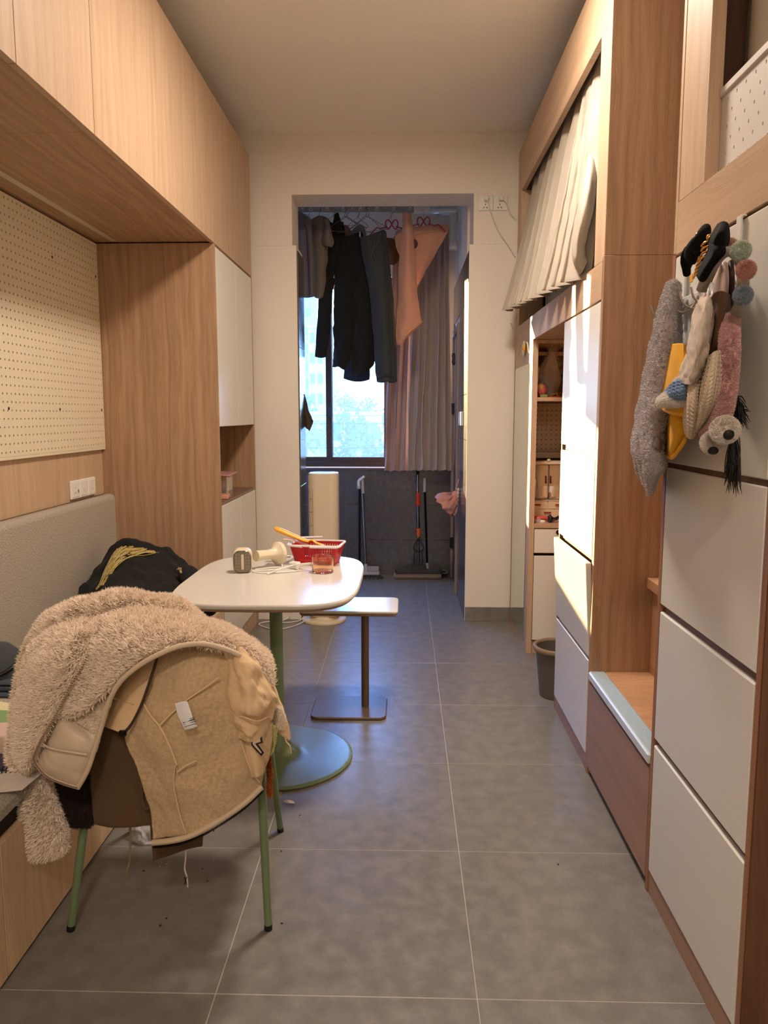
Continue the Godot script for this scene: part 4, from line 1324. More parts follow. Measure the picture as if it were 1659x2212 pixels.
	b.sheet([[Vector3(-0.331, 0.563, -1.8), Vector3(-0.322, 0.572, -1.79), Vector3(-0.318, 0.56, -1.8)], [Vector3(-0.334, 0.527, -1.8), Vector3(-0.324, 0.534, -1.79), Vector3(-0.321, 0.527, -1.8)], [Vector3(-0.341, 0.496, -1.8), Vector3(-0.334, 0.496, -1.79), Vector3(-0.328, 0.503, -1.8)]], 8, 12, 0.008)
	var cu := part(h, "cuff", b, mat("cuff_cream", Color(0.88, 0.84, 0.58), 0.9))
	fur(cu, "pile", b, 700, 0.007, 0.0008, M.cuff_cream, 0.2, 0.5)
	b = mb().tube(spline([Vector3(-0.336, 0.508, -1.83), Vector3(-0.338, 0.465, -1.83), Vector3(-0.335, 0.423, -1.83), Vector3(-0.337, 0.392, -1.83), Vector3(-0.335, 0.367, -1.83)], 16), [0.0045, 0.0045, 0.005, 0.0048, 0.005, 0.0055, 0.005, 0.0052, 0.0055, 0.005, 0.0045, 0.0048, 0.0055, 0.006, 0.006, 0.0055, 0.003], 8)
	var rp := solo("orange_cord", "short fuzzy orange-brown cord hanging beside the front chair leg", "cord", b, mat("cord_orange", Color(0.62, 0.33, 0.12), 0.9))
	fur(rp, "pile", b, 700, 0.005, 0.0006, M.cord_orange, 0.3)

	# sherpa jacket
	var s := thing("sherpa_jacket", "cream sherpa jacket thrown over the chair back, a sleeve hanging at its left", "jacket", Vector3(-0.7, 0.7, -1.75))
	# the far side rolled over the top of the backrest
	b = mb()
	b.sheet([[Vector3(-1.019, 0.607, -1.99), Vector3(-0.957, 0.698, -1.99), Vector3(-0.885, 0.737, -1.99), Vector3(-0.816, 0.75, -1.99), Vector3(-0.752, 0.763, -1.99), Vector3(-0.684, 0.757, -1.99), Vector3(-0.616, 0.751, -1.99), Vector3(-0.552, 0.717, -1.98)],
		[Vector3(-0.986, 0.703, -1.95), Vector3(-0.934, 0.775, -1.95), Vector3(-0.864, 0.813, -1.95), Vector3(-0.796, 0.829, -1.95), Vector3(-0.738, 0.841, -1.95), Vector3(-0.668, 0.832, -1.95), Vector3(-0.601, 0.822, -1.95), Vector3(-0.539, 0.785, -1.94)],
		[Vector3(-0.96, 0.728, -1.91), Vector3(-0.911, 0.794, -1.91), Vector3(-0.846, 0.832, -1.91), Vector3(-0.779, 0.846, -1.91), Vector3(-0.719, 0.861, -1.91), Vector3(-0.654, 0.85, -1.91), Vector3(-0.588, 0.842, -1.91), Vector3(-0.527, 0.799, -1.91)],
		[Vector3(-0.934, 0.729, -1.87), Vector3(-0.888, 0.786, -1.87), Vector3(-0.827, 0.826, -1.87), Vector3(-0.764, 0.842, -1.87), Vector3(-0.701, 0.854, -1.87), Vector3(-0.641, 0.847, -1.87), Vector3(-0.575, 0.838, -1.87), Vector3(-0.516, 0.798, -1.87)],
		[Vector3(-0.921, 0.702, -1.86), Vector3(-0.878, 0.756, -1.86), Vector3(-0.819, 0.799, -1.86), Vector3(-0.761, 0.816, -1.86), Vector3(-0.696, 0.823, -1.86), Vector3(-0.632, 0.826, -1.86), Vector3(-0.568, 0.822, -1.86), Vector3(-0.514, 0.789, -1.86)]], 70, 30, 0.012, 0.007, 14.0, nz)
	var p1 := part(s, "collar_roll", b, sherpa)
	fur(p1, "pile", b, 10500, 0.017, 0.0019, pile, 0.35, 0.5)
	# long band across the chair back
	b = mb()
	var band := [
		[Vector3(-0.773, 0.822, -1.9), Vector3(-0.711, 0.831, -1.9), Vector3(-0.645, 0.834, -1.9), Vector3(-0.586, 0.826, -1.9), Vector3(-0.525, 0.8, -1.89), Vector3(-0.46, 0.781, -1.88), Vector3(-0.4, 0.751, -1.88), Vector3(-0.356, 0.712, -1.88)],
		[Vector3(-0.753, 0.799, -1.81), Vector3(-0.687, 0.818, -1.795), Vector3(-0.62, 0.824, -1.79), Vector3(-0.559, 0.822, -1.79), Vector3(-0.499, 0.811, -1.79), Vector3(-0.436, 0.796, -1.79), Vector3(-0.378, 0.761, -1.8), Vector3(-0.338, 0.715, -1.82)],
		[Vector3(-0.762, 0.743, -1.755), Vector3(-0.69, 0.773, -1.735), Vector3(-0.626, 0.801, -1.73), Vector3(-0.561, 0.812, -1.73), Vector3(-0.495, 0.811, -1.735), Vector3(-0.429, 0.799, -1.74), Vector3(-0.367, 0.764, -1.755), Vector3(-0.329, 0.707, -1.79)],
		[Vector3(-0.79, 0.676, -1.735), Vector3(-0.71, 0.708, -1.71), Vector3(-0.645, 0.759, -1.7), Vector3(-0.571, 0.79, -1.7), Vector3(-0.499, 0.805, -1.71), Vector3(-0.428, 0.796, -1.72), Vector3(-0.367, 0.759, -1.74), Vector3(-0.325, 0.693, -1.78)],
		[Vector3(-0.826, 0.612, -1.73), Vector3(-0.735, 0.643, -1.705), Vector3(-0.665, 0.705, -1.69), Vector3(-0.586, 0.769, -1.685), Vector3(-0.509, 0.797, -1.7), Vector3(-0.432, 0.791, -1.715), Vector3(-0.368, 0.754, -1.735), Vector3(-0.322, 0.68, -1.775)]]
	b.sheet(band, 90, 40, 0.012, 0.006, 12.0, nz)
	var p2 := part(s, "back_panel", b, sherpa)
	fur(p2, "pile", b, 18200, 0.016, 0.0019, pile, 0.5, 0.5)
	# inner fold below the band, down to the pocket
	b = mb()
	b.sheet([[Vector3(-0.782, 0.695, -1.745), Vector3(-0.727, 0.716, -1.735), Vector3(-0.681, 0.724, -1.73), Vector3(-0.652, 0.722, -1.72)],
		[Vector3(-0.816, 0.634, -1.74), Vector3(-0.748, 0.652, -1.725), Vector3(-0.702, 0.666, -1.72), Vector3(-0.676, 0.675, -1.71)],
		[Vector3(-0.82, 0.608, -1.74), Vector3(-0.776, 0.587, -1.73), Vector3(-0.732, 0.594, -1.72), Vector3(-0.699, 0.619, -1.705)],
		[Vector3(-0.821, 0.598, -1.74), Vector3(-0.789, 0.579, -1.735), Vector3(-0.747, 0.564, -1.725), Vector3(-0.717, 0.562, -1.71)],
		[Vector3(-0.825, 0.592, -1.745), Vector3(-0.792, 0.571, -1.74), Vector3(-0.752, 0.555, -1.73), Vector3(-0.726, 0.533, -1.71)]], 34, 34, 0.01, 0.008, 16.0, nz)
	var p3 := part(s, "inner_fold", b, sherpa)
	fur(p3, "pile", b, 8000, 0.008, 0.001, pile, 0.5, 0.5)
	# satin pocket lining
	b = mb()
	b.sheet([[Vector3(-0.824, 0.625, -1.735), Vector3(-0.805, 0.617, -1.725), Vector3(-0.768, 0.602, -1.715), Vector3(-0.732, 0.584, -1.705), Vector3(-0.714, 0.581, -1.705)],
		[Vector3(-0.851, 0.567, -1.735), Vector3(-0.803, 0.59, -1.7), Vector3(-0.756, 0.584, -1.685), Vector3(-0.724, 0.557, -1.69), Vector3(-0.719, 0.546, -1.7)],
		[Vector3(-0.871, 0.524, -1.735), Vector3(-0.823, 0.542, -1.7), Vector3(-0.775, 0.539, -1.685), Vector3(-0.743, 0.525, -1.69), Vector3(-0.73, 0.512, -1.7)],
		[Vector3(-0.884, 0.503, -1.735), Vector3(-0.841, 0.5, -1.705), Vector3(-0.798, 0.49, -1.695), Vector3(-0.766, 0.479, -1.695), Vector3(-0.747, 0.481, -1.7)],
		[Vector3(-0.887, 0.493, -1.735), Vector3(-0.849, 0.471, -1.715), Vector3(-0.81, 0.46, -1.705), Vector3(-0.777, 0.454, -1.7), Vector3(-0.764, 0.452, -1.7)]], 40, 40, 0.004, 0.006, 9.0, nz)
	var lin := part(s, "pocket_lining", b, satin)
	part(lin, "pocket_welt", mb().tube(spline([Vector3(-0.848, 0.57, -1.715), Vector3(-0.847, 0.557, -1.705), Vector3(-0.819, 0.552, -1.688), Vector3(-0.769, 0.551, -1.672), Vector3(-0.731, 0.542, -1.678)], 24), 0.0026, 7), satin)
	# binding tape along the lower edge and the zip along the front edge
	part(s, "binding_tape", mb().tube(spline([Vector3(-0.316, 0.679, -1.758), Vector3(-0.339, 0.726, -1.74), Vector3(-0.365, 0.762, -1.713), Vector3(-0.404, 0.789, -1.696), Vector3(-0.454, 0.805, -1.686), Vector3(-0.504, 0.803, -1.676), Vector3(-0.549, 0.787, -1.668), Vector3(-0.596, 0.761, -1.663), Vector3(-0.637, 0.726, -1.663), Vector3(-0.668, 0.679, -1.67), Vector3(-0.69, 0.621, -1.678), Vector3(-0.712, 0.558, -1.68), Vector3(-0.733, 0.502, -1.68), Vector3(-0.759, 0.458, -1.683)], 90), 0.0062, 8), tape)
	var za := spline([Vector3(-0.723, 0.824, -1.823), Vector3(-0.737, 0.804, -1.778), Vector3(-0.744, 0.753, -1.726), Vector3(-0.771, 0.7, -1.7), Vector3(-0.8, 0.642, -1.691), Vector3(-0.835, 0.586, -1.691), Vector3(-0.861, 0.538, -1.696), Vector3(-0.866, 0.513, -1.7), Vector3(-0.834, 0.485, -1.688), Vector3(-0.793, 0.471, -1.68), Vector3(-0.758, 0.461, -1.678)], 110)
	part(s, "zip_tape", mb().tube(za, 0.004, 7), tape)
	b = mb()
	for k in range(6, 110):
		var w: Vector3 = za[k] + Vector3(0.002, 0.001, 0.0045)
		b.box(w - Vector3(0.0022, 0.0012, 0.0012), w + Vector3(0.0022, 0.0012, 0.0012), 0.0)
	part(s, "zip_tooth", b, mat("zip_beige", Color(0.50, 0.41, 0.33), 0.4), "", "stuff")
	# left front panel
	b = mb()
	b.sheet([[Vector3(-0.914, 0.762, -1.88), Vector3(-0.86, 0.793, -1.87), Vector3(-0.805, 0.807, -1.865), Vector3(-0.746, 0.813, -1.86)],
		[Vector3(-0.919, 0.735, -1.83), Vector3(-0.853, 0.769, -1.8), Vector3(-0.791, 0.793, -1.79), Vector3(-0.741, 0.8, -1.8)],
		[Vector3(-0.922, 0.672, -1.79), Vector3(-0.853, 0.717, -1.745), Vector3(-0.784, 0.747, -1.725), Vector3(-0.753, 0.747, -1.745)],
		[Vector3(-0.932, 0.6, -1.78), Vector3(-0.866, 0.651, -1.725), Vector3(-0.811, 0.678, -1.705), Vector3(-0.78, 0.693, -1.72)],
		[Vector3(-0.938, 0.541, -1.78), Vector3(-0.885, 0.59, -1.725), Vector3(-0.84, 0.617, -1.705), Vector3(-0.811, 0.635, -1.71)],
		[Vector3(-0.934, 0.493, -1.78), Vector3(-0.9, 0.532, -1.735), Vector3(-0.87, 0.552, -1.715), Vector3(-0.844, 0.578, -1.71)],
		[Vector3(-0.912, 0.462, -1.77), Vector3(-0.896, 0.489, -1.74), Vector3(-0.884, 0.502, -1.725), Vector3(-0.871, 0.526, -1.715)]], 44, 60, 0.012, 0.006, 12.0, nz)
	var p4 := part(s, "front_panel", b, sherpa)
	fur(p4, "pile", b, 11900, 0.016, 0.0019, pile, 0.5, 0.5)
	# hanging sleeve
	b = mb()
	b.xf = Transform3D.IDENTITY
	var path := spline([Vector3(-0.934, 0.732, -1.9), Vector3(-0.945, 0.653, -1.86), Vector3(-0.949, 0.555, -1.83), Vector3(-0.944, 0.455, -1.81), Vector3(-0.923, 0.362, -1.8), Vector3(-0.907, 0.276, -1.8), Vector3(-0.902, 0.232, -1.8)], 40)
	var rad := []
	for k in 41:
		var f := k / 40.0
		rad.append(lerpf(0.030, 0.052, smoothstep(0.35, 0.85, f)) + 0.003 * sin(f * 19.0) - 0.010 * smoothstep(0.93, 1.0, f))
	b.tube(path, rad, 26, true, 0.75)
	var pv := b.v
	for k in pv.size(): b.v[k] += Vector3(nz.get_noise_3dv(pv[k] * 16.0), nz.get_noise_3dv(pv[k] * 16.0 + Vector3(9, 0, 0)) * 0.5, nz.get_noise_3dv(pv[k] * 16.0 + Vector3(0, 7, 0))) * 0.008
	var p5 := part(s, "sleeve", b, sherpa)
	fur(p5, "pile", b, 9800, 0.016, 0.0019, pile, 0.6)
	# pointed flap with fur lining hanging off the right corner
	b = mb()
	b.sheet([[Vector3(-0.338, 0.666, -1.84), Vector3(-0.33, 0.667, -1.83), Vector3(-0.325, 0.654, -1.84)], [Vector3(-0.33, 0.606, -1.84), Vector3(-0.313, 0.618, -1.825), Vector3(-0.305, 0.6, -1.84)], [Vector3(-0.333, 0.564, -1.84), Vector3(-0.307, 0.57, -1.825), Vector3(-0.291, 0.558, -1.84)], [Vector3(-0.331, 0.551, -1.84), Vector3(-0.306, 0.538, -1.83), Vector3(-0.284, 0.52, -1.84)], [Vector3(-0.327, 0.546, -1.84), Vector3(-0.3, 0.527, -1.835), Vector3(-0.287, 0.512, -1.84)]], 18, 26, 0.006, 0.003, 14.0, nz)
	var p6 := part(s, "corner_flap", b, jersey)
	b = mb()
	b.sheet([[Vector3(-0.325, 0.6, -1.825), Vector3(-0.314, 0.607, -1.815), Vector3(-0.307, 0.596, -1.82)], [Vector3(-0.325, 0.58, -1.822), Vector3(-0.311, 0.586, -1.808), Vector3(-0.3, 0.576, -1.82)], [Vector3(-0.326, 0.562, -1.825), Vector3(-0.312, 0.56, -1.812), Vector3(-0.301, 0.552, -1.82)]], 12, 12, 0.006)
	var p7 := part(p6, "flap_lining", b, sherpa)
	fur(p6, "flap_pile", b, 1500, 0.008, 0.0009, pile, 0.4, 0.5)
	part(s, "string", mb().tube(spline([Vector3(-0.297, 0.529, -1.83), Vector3(-0.292, 0.514, -1.825), Vector3(-0.283, 0.502, -1.825), Vector3(-0.28, 0.483, -1.825)], 12), 0.0022, 6), tape)


func label_at(x: float, y: float) -> Vector3:
	# a spot on the care label's face from its own two edges
	var a := Vector3(-0.497, 0.611, -1.662)
	var ex := Vector3(-0.466, 0.622, -1.657) - a
	var ey := Vector3(-0.52, 0.669, -1.672) - a
	var det := 27.0 * -57.0 - (-21.0 * -8.0)
	var u := ((x - 399.0) * -57.0 - (-21.0) * (y - 1577.0)) / det
	var w := (27.0 * (y - 1577.0) - (-8.0) * (x - 399.0)) / det
	return a + ex * u + ey * w + Vector3(0, 0, 0.0015)


func hanger(at: Vector3, w: float, drop: float, turn: float, m: Material, label: String, group := "wire hangers on the laundry rail") -> Node3D:
	var o := thing("clothes_hanger", label, "hanger", at, group)
	var x := Vector3(cos(turn), 0, sin(turn))
	var b := mb()
	var hk := []
	for k in 11:
		var a := lerpf(-0.3, PI + 0.35, k / 10.0)
		hk.append(at + x * cos(a) * 0.017 + Vector3(0, 0.0 + sin(a) * 0.017, 0))
	hk.reverse()
	hk.append(at + x * 0.012 + Vector3(0, -0.02, 0))
	hk.append(at + Vector3(0, -0.045, 0))
	b.tube(hk, 0.0018, 6)
	part(o, "hook", b, m)
	b = mb()
	var c := at + Vector3(0, -0.045, 0)
	b.tube([c + x * w * -0.5 + Vector3(0, -drop, 0), c + x * w * -0.44 + Vector3(0, -drop + 0.012, 0), c, c + x * w * 0.44 + Vector3(0, -drop + 0.012, 0), c + x * w * 0.5 + Vector3(0, -drop, 0), c + x * w * 0.48 + Vector3(0, -drop - 0.008, 0), c + x * w * -0.48 + Vector3(0, -drop - 0.008, 0), c + x * w * -0.5 + Vector3(0, -drop, 0)], 0.0018, 6)
	part(o, "shoulder_wire", b, m)
	return o


func balcony() -> void:
	# drying rail under the balcony ceiling
	var alu := mat("rail_alu", Color(0.66, 0.65, 0.63), 0.4, 0.6)
	var o := thing("drying_rail", "aluminium laundry rail with round and oval holes across the balcony opening", "rail", Vector3(-0.35, 2.78, -5.55))
	var z := -5.55
	var y0 := 2.718
	var x := -0.80
	var b := mb()
	var nc := 16
	b.box(Vector3(-1.39, y0, z + 0.004), Vector3(-0.80, y0 + 0.038, z - 0.002), 0.001)
	b.perf(Vector3(-0.80, y0, z + 0.004), Vector3(0.0575, 0, 0), Vector3(0, 0.038, 0), nc, 1, Vector2(0.0095, 0.0095), 0.006)
	b.box(Vector3(-0.80, y0 + 0.038, z + 0.012), Vector3(0.12, y0 + 0.052, z - 0.022), 0.003)
	b.box(Vector3(-0.80, y0 - 0.004, z + 0.006), Vector3(0.12, y0, z - 0.006), 0.001)
	part(o, "rail_bar", b, alu)
	for k in nc:
		if k % 2 == 0: part(o, "hole_ring", ring_at(Vector3(-0.80 + 0.0575 * (k + 0.5), y0 + 0.019, z + 0.005), 0.0105, 0.0022), M.plastic_white)
	var o2 := thing("drying_rail", "inner aluminium laundry rail just behind the perforated one", "rail", Vector3(-0.35, 2.78, -5.91))
	part(o2, "rail_bar", mb().box(Vector3(-1.25, 2.80, -5.902), Vector3(0.10, 2.83, -5.914), 0.002), alu)
	part(o, "end_housing", mb().box(Vector3(0.06, y0 - 0.008, z + 0.03), Vector3(0.17, y0 + 0.055, z - 0.04), 0.006), M.plastic_white)
	part(o, "curtain_track", mb().box(Vector3(0.17, y0 + 0.018, -5.62), Vector3(0.36, y0 + 0.034, -5.66), 0.003), M.plastic_white)
	# white drain pipe in the right corner
	var pv := mat("pipe_white", Color(0.80, 0.79, 0.76), 0.35)
	o = thing("drain_pipe", "white plastic drain pipe with an elbow in the upper right balcony corner", "pipe", Vector3(0.35, 2.7, -5.75))
	b = mb()
	b.tube(spline([Vector3(0.101, 2.824, -5.95), Vector3(0.202, 2.811, -5.9), Vector3(0.29, 2.79, -5.82)], 8), 0.024, 18)
	part(o, "branch", b, pv)
	part(o, "elbow", mb().tube(spline([Vector3(0.268, 2.795, -5.84), Vector3(0.322, 2.782, -5.8), Vector3(0.349, 2.76, -5.79), Vector3(0.353, 2.702, -5.79)], 14), 0.029, 18), pv)
	part(o, "riser", mb().tube([Vector3(0.352, 2.734, -5.79), Vector3(0.348, 2.508, -5.79)], 0.024, 18), pv)
	part(o, "socket", mb().tube([Vector3(0.351, 2.56, -5.79), Vector3(0.348, 2.508, -5.79)], 0.031, 18), pv)
	part(o, "socket", mb().tube([Vector3(0.232, 2.806, -5.88), Vector3(0.261, 2.798, -5.85)], 0.029, 18), M.metal)

	# curtains drawn to the right of the window
	var cm := cloth("curtain_mauve", Color(0.72, 0.66, 0.63), 0, 8.0, 0.02, 0.25)
	var cp := cloth("curtain_pink", Color(0.72, 0.60, 0.56), 0, 8.0, 0.02, 0.3)
	drape("balcony_curtain", "mauve grey floor curtain gathered in folds right of the balcony window", "curtain", 0.075, 0.335, 0.015, 0.365, -6.13, 2.74, 0.885, 6, 0.034, cm, 5)
	drape("sheer_curtain", "pinkish lighter curtain strip between the window and the grey curtain", "curtain", -0.09, 0.10, -0.165, 0.05, -6.22, 2.70, 0.875, 3, 0.022, cp, 9)

	# laundry
	laundry()
	cleaning()


func ring_at(c: Vector3, r: float, t: float) -> MB:
	var b := mb()
	return b.tube(arc(c, r, 0, TAU, 20), t, 7, false)


func drape(n: String, label: String, cat: String, xa: float, xb: float, xc: float, xd: float, z: float, top: float, bottom: float, folds: int, depth: float, m: Material, sd: int) -> MeshInstance3D:
	var pos := []
	var nu := folds * 12
	var nv := 40
	for a in nv + 1:
		var f := float(a) / nv
		var row := PackedVector3Array()
		for c in nu + 1:
			var u := float(c) / nu
			var wob := nz.get_noise_3d(u * 6.0, f * 1.2, sd) * 0.8
			var ph := TAU * folds * (u + 0.012 * sin(f * 3.0 + sd)) + wob * 2.0
			var dp := depth * (0.55 + 0.45 * f) * (1.0 + 0.8 * nz.get_noise_2d(u * 5.0, sd * 3.0))
			row.append(Vector3(lerpf(lerpf(xa, xb, u), lerpf(xc, xd, u), f) + 0.35 * dp * sin(ph * 2.0) + 0.012 * nz.get_noise_2d(u * 3.0, f * 2.0) * f, lerpf(top, bottom, f) + 0.008 * sin(ph) * f, z + dp * sin(ph)))
		pos.append(row)
	var b := mb()
	b.solid(pos, nu, nv, 0.003)
	return solo(n, label, cat, b, m)


func hang(n: String, label: String, cat: String, rows: Array, m: Material, th := 0.012, amp := 0.012, fr := 7.0, back := false) -> Node3D:
	var c := Vector3.ZERO
	for q in rows[0]: c += q
	c /= rows[0].size()
	var o := thing(n, label, cat, c)
	if back:
		# from the second rail, further in
		hanger(Vector3(c.x, 2.815, -5.905), 0.16, 2.815 - 0.045 - c.y - 0.012, 0.12, M.wire_grey, "wire hanger on the inner rail holding the " + n.replace("_", " "))
	part(o, "cloth", mb().sheet(rows, 28, 44, th, amp, fr, nz), m)
	return o


func laundry() -> void:
	var wire := mat("wire_grey", Color(0.40, 0.38, 0.36), 0.4, 0.7)
	var wirep := mat("hanger_pink", Color(0.60, 0.22, 0.30), 0.4)
	var black := cloth("cloth_black", Color(0.055, 0.055, 0.06), 0, 8.0, 0.03)
	var denim := cloth("denim_grey", Color(0.21, 0.23, 0.25), 0, 9.0, 0.03)
	var denimb := cloth("denim_blue", Color(0.16, 0.20, 0.27), 0, 9.0, 0.03)
	var grey := cloth("shirt_mauve", Color(0.42, 0.38, 0.38), 0, 9.0, 0.02, 0.2)
	var taupe := cloth("shirt_taupe", Color(0.46, 0.42, 0.37), 0, 9.0, 0.02, 0.2)
	var khaki := cloth("cloth_khaki", Color(0.40, 0.28, 0.18), 0, 9.0, 0.02)
	# far left: long sleeved mauve grey shirt
	var o := hang("grey_shirt", "mauve grey long sleeved shirt hanging leftmost on the laundry rail", "shirt", [
		[Vector3(-0.775, 2.726, -5.5), Vector3(-0.726, 2.702, -5.47), Vector3(-0.687, 2.681, -5.46), Vector3(-0.651, 2.648, -5.5)], [Vector3(-0.783, 2.578, -5.5), Vector3(-0.725, 2.567, -5.45), Vector3(-0.68, 2.564, -5.44), Vector3(-0.643, 2.562, -5.5)],
		[Vector3(-0.786, 2.393, -5.5), Vector3(-0.728, 2.383, -5.45), Vector3(-0.676, 2.381, -5.44), Vector3(-0.632, 2.392, -5.5)], [Vector3(-0.782, 2.237, -5.5), Vector3(-0.725, 2.224, -5.46), Vector3(-0.673, 2.222, -5.45), Vector3(-0.624, 2.23, -5.5)], [Vector3(-0.777, 2.143, -5.5), Vector3(-0.721, 2.132, -5.47), Vector3(-0.669, 2.127, -5.46), Vector3(-0.622, 2.142, -5.5)]], grey)
	part(o, "sleeve", mb().tube(spline([Vector3(-0.678, 2.66, -5.46), Vector3(-0.653, 2.562, -5.43), Vector3(-0.642, 2.377, -5.42), Vector3(-0.639, 2.194, -5.43), Vector3(-0.639, 2.132, -5.43)], 20), [0.02, 0.024, 0.027, 0.028, 0.028, 0.029, 0.029, 0.029, 0.029, 0.028, 0.028, 0.028, 0.028, 0.028, 0.028, 0.027, 0.027, 0.026, 0.026, 0.026, 0.025], 14, true, 0.6), grey)
	hang("long_coat", "long dark coat on the inner rail behind the left jamb, shading the loft bed", "coat", [
		[Vector3(-1.10, 2.66, -5.92), Vector3(-0.96, 2.72, -5.89), Vector3(-0.82, 2.66, -5.92)], [Vector3(-1.12, 2.2, -5.93), Vector3(-0.96, 2.2, -5.87), Vector3(-0.81, 2.2, -5.93)], [Vector3(-1.13, 1.85, -5.93), Vector3(-0.96, 1.85, -5.87), Vector3(-0.80, 1.85, -5.93)], [Vector3(-1.13, 1.62, -5.93), Vector3(-0.96, 1.62, -5.87), Vector3(-0.80, 1.66, -5.93)]], cloth("cloth_dusk", Color(0.22, 0.19, 0.18), 0, 9.0, 0.02), 0.03, 0.012, 7.0, true)
	# taupe t-shirt
	o = hang("taupe_shirt", "taupe grey short sleeved t-shirt beside the mauve shirt on the rail", "shirt", [
		[Vector3(-0.655, 2.663, -5.56), Vector3(-0.606, 2.683, -5.53), Vector3(-0.57, 2.683, -5.52), Vector3(-0.541, 2.672, -5.55)], [Vector3(-0.657, 2.529, -5.56), Vector3(-0.612, 2.533, -5.51), Vector3(-0.569, 2.546, -5.5), Vector3(-0.538, 2.54, -5.54)],
		[Vector3(-0.652, 2.372, -5.56), Vector3(-0.607, 2.363, -5.51), Vector3(-0.568, 2.376, -5.5), Vector3(-0.546, 2.399, -5.54)], [Vector3(-0.64, 2.246, -5.56), Vector3(-0.61, 2.233, -5.52), Vector3(-0.583, 2.232, -5.51), Vector3(-0.563, 2.255, -5.54)], [Vector3(-0.629, 2.142, -5.56), Vector3(-0.606, 2.131, -5.53), Vector3(-0.593, 2.131, -5.53), Vector3(-0.578, 2.146, -5.55)]], taupe)
	part(o, "sleeve", mb().sheet([[Vector3(-0.555, 2.669, -5.5), Vector3(-0.54, 2.656, -5.47), Vector3(-0.526, 2.642, -5.49)], [Vector3(-0.555, 2.575, -5.49), Vector3(-0.529, 2.565, -5.45), Vector3(-0.506, 2.554, -5.48)], [Vector3(-0.572, 2.501, -5.49), Vector3(-0.532, 2.502, -5.44), Vector3(-0.494, 2.495, -5.48)], [Vector3(-0.55, 2.473, -5.49), Vector3(-0.527, 2.468, -5.45), Vector3(-0.514, 2.468, -5.48)]], 14, 18, 0.012, 0.004, 12.0, nz), taupe)
	part(o, "neckband", mb().tube(spline([Vector3(-0.65, 2.656, -5.545), Vector3(-0.633, 2.615, -5.53), Vector3(-0.612, 2.618, -5.515), Vector3(-0.592, 2.674, -5.52)], 14), 0.004, 7), taupe)
	# black hooded top, one sleeve down to the window
	o = hang("black_hoodie", "black hooded long sleeved top hanging left of the black trousers", "top", [
		[Vector3(-0.551, 2.698, -5.62), Vector3(-0.51, 2.656, -5.6), Vector3(-0.478, 2.668, -5.6), Vector3(-0.437, 2.666, -5.62)], [Vector3(-0.572, 2.51, -5.62), Vector3(-0.516, 2.501, -5.58), Vector3(-0.471, 2.501, -5.58), Vector3(-0.425, 2.509, -5.62)],
		[Vector3(-0.601, 2.288, -5.62), Vector3(-0.545, 2.283, -5.59), Vector3(-0.518, 2.344, -5.58), Vector3(-0.499, 2.411, -5.6)], [Vector3(-0.621, 1.967, -5.62), Vector3(-0.589, 1.958, -5.6), Vector3(-0.556, 1.958, -5.6), Vector3(-0.534, 1.965, -5.61)], [Vector3(-0.64, 1.736, -5.62), Vector3(-0.612, 1.729, -5.61), Vector3(-0.589, 1.729, -5.61), Vector3(-0.567, 1.739, -5.62)]], black, 0.02)
	part(o, "hood", mb().tube(spline([Vector3(-0.477, 2.595, -5.58), Vector3(-0.474, 2.658, -5.56), Vector3(-0.477, 2.702, -5.56), Vector3(-0.48, 2.711, -5.56)], 12), [0.040, 0.038, 0.035, 0.031, 0.028, 0.024, 0.021, 0.019, 0.018, 0.017, 0.015, 0.011, 0.004], 16), black)
	# black trousers
	o = hang("black_trousers", "black wide trousers hanging in the middle of the laundry, reaching the window", "trousers", [
		[Vector3(-0.444, 2.56, -5.58), Vector3(-0.397, 2.556, -5.55), Vector3(-0.352, 2.569, -5.55), Vector3(-0.311, 2.591, -5.58)], [Vector3(-0.486, 2.411, -5.6), Vector3(-0.416, 2.399, -5.54), Vector3(-0.345, 2.396, -5.53), Vector3(-0.276, 2.418, -5.58)],
		[Vector3(-0.495, 2.157, -5.6), Vector3(-0.431, 2.148, -5.54), Vector3(-0.361, 2.15, -5.56), Vector3(-0.297, 2.153, -5.58)], [Vector3(-0.503, 1.9, -5.6), Vector3(-0.446, 1.893, -5.54), Vector3(-0.4, 1.893, -5.54), Vector3(-0.363, 1.897, -5.58)], [Vector3(-0.505, 1.737, -5.6), Vector3(-0.453, 1.726, -5.54), Vector3(-0.414, 1.726, -5.54), Vector3(-0.384, 1.749, -5.58)], [Vector3(-0.512, 1.662, -5.6), Vector3(-0.468, 1.663, -5.55), Vector3(-0.435, 1.643, -5.55), Vector3(-0.404, 1.684, -5.58)]], black, 0.02, 0.016)
	part(o, "leg", mb().sheet([[Vector3(-0.359, 2.527, -5.56), Vector3(-0.299, 2.518, -5.52), Vector3(-0.236, 2.542, -5.56)], [Vector3(-0.36, 2.277, -5.56), Vector3(-0.292, 2.266, -5.5), Vector3(-0.233, 2.274, -5.55)], [Vector3(-0.368, 1.959, -5.56), Vector3(-0.286, 1.951, -5.49), Vector3(-0.224, 1.989, -5.55)], [Vector3(-0.373, 1.734, -5.56), Vector3(-0.287, 1.746, -5.5), Vector3(-0.218, 1.781, -5.55)], [Vector3(-0.376, 1.637, -5.56), Vector3(-0.301, 1.634, -5.51), Vector3(-0.218, 1.688, -5.55)], [Vector3(-0.373, 1.598, -5.56), Vector3(-0.335, 1.59, -5.52), Vector3(-0.244, 1.652, -5.55)]], 22, 46, 0.02, 0.014, 7.0, nz), black)
	part(o, "waist_tab", mb().box(Vector3(-0.318, 2.584, -5.535), Vector3(-0.309, 2.545, -5.53), 0.002), M.label_white)
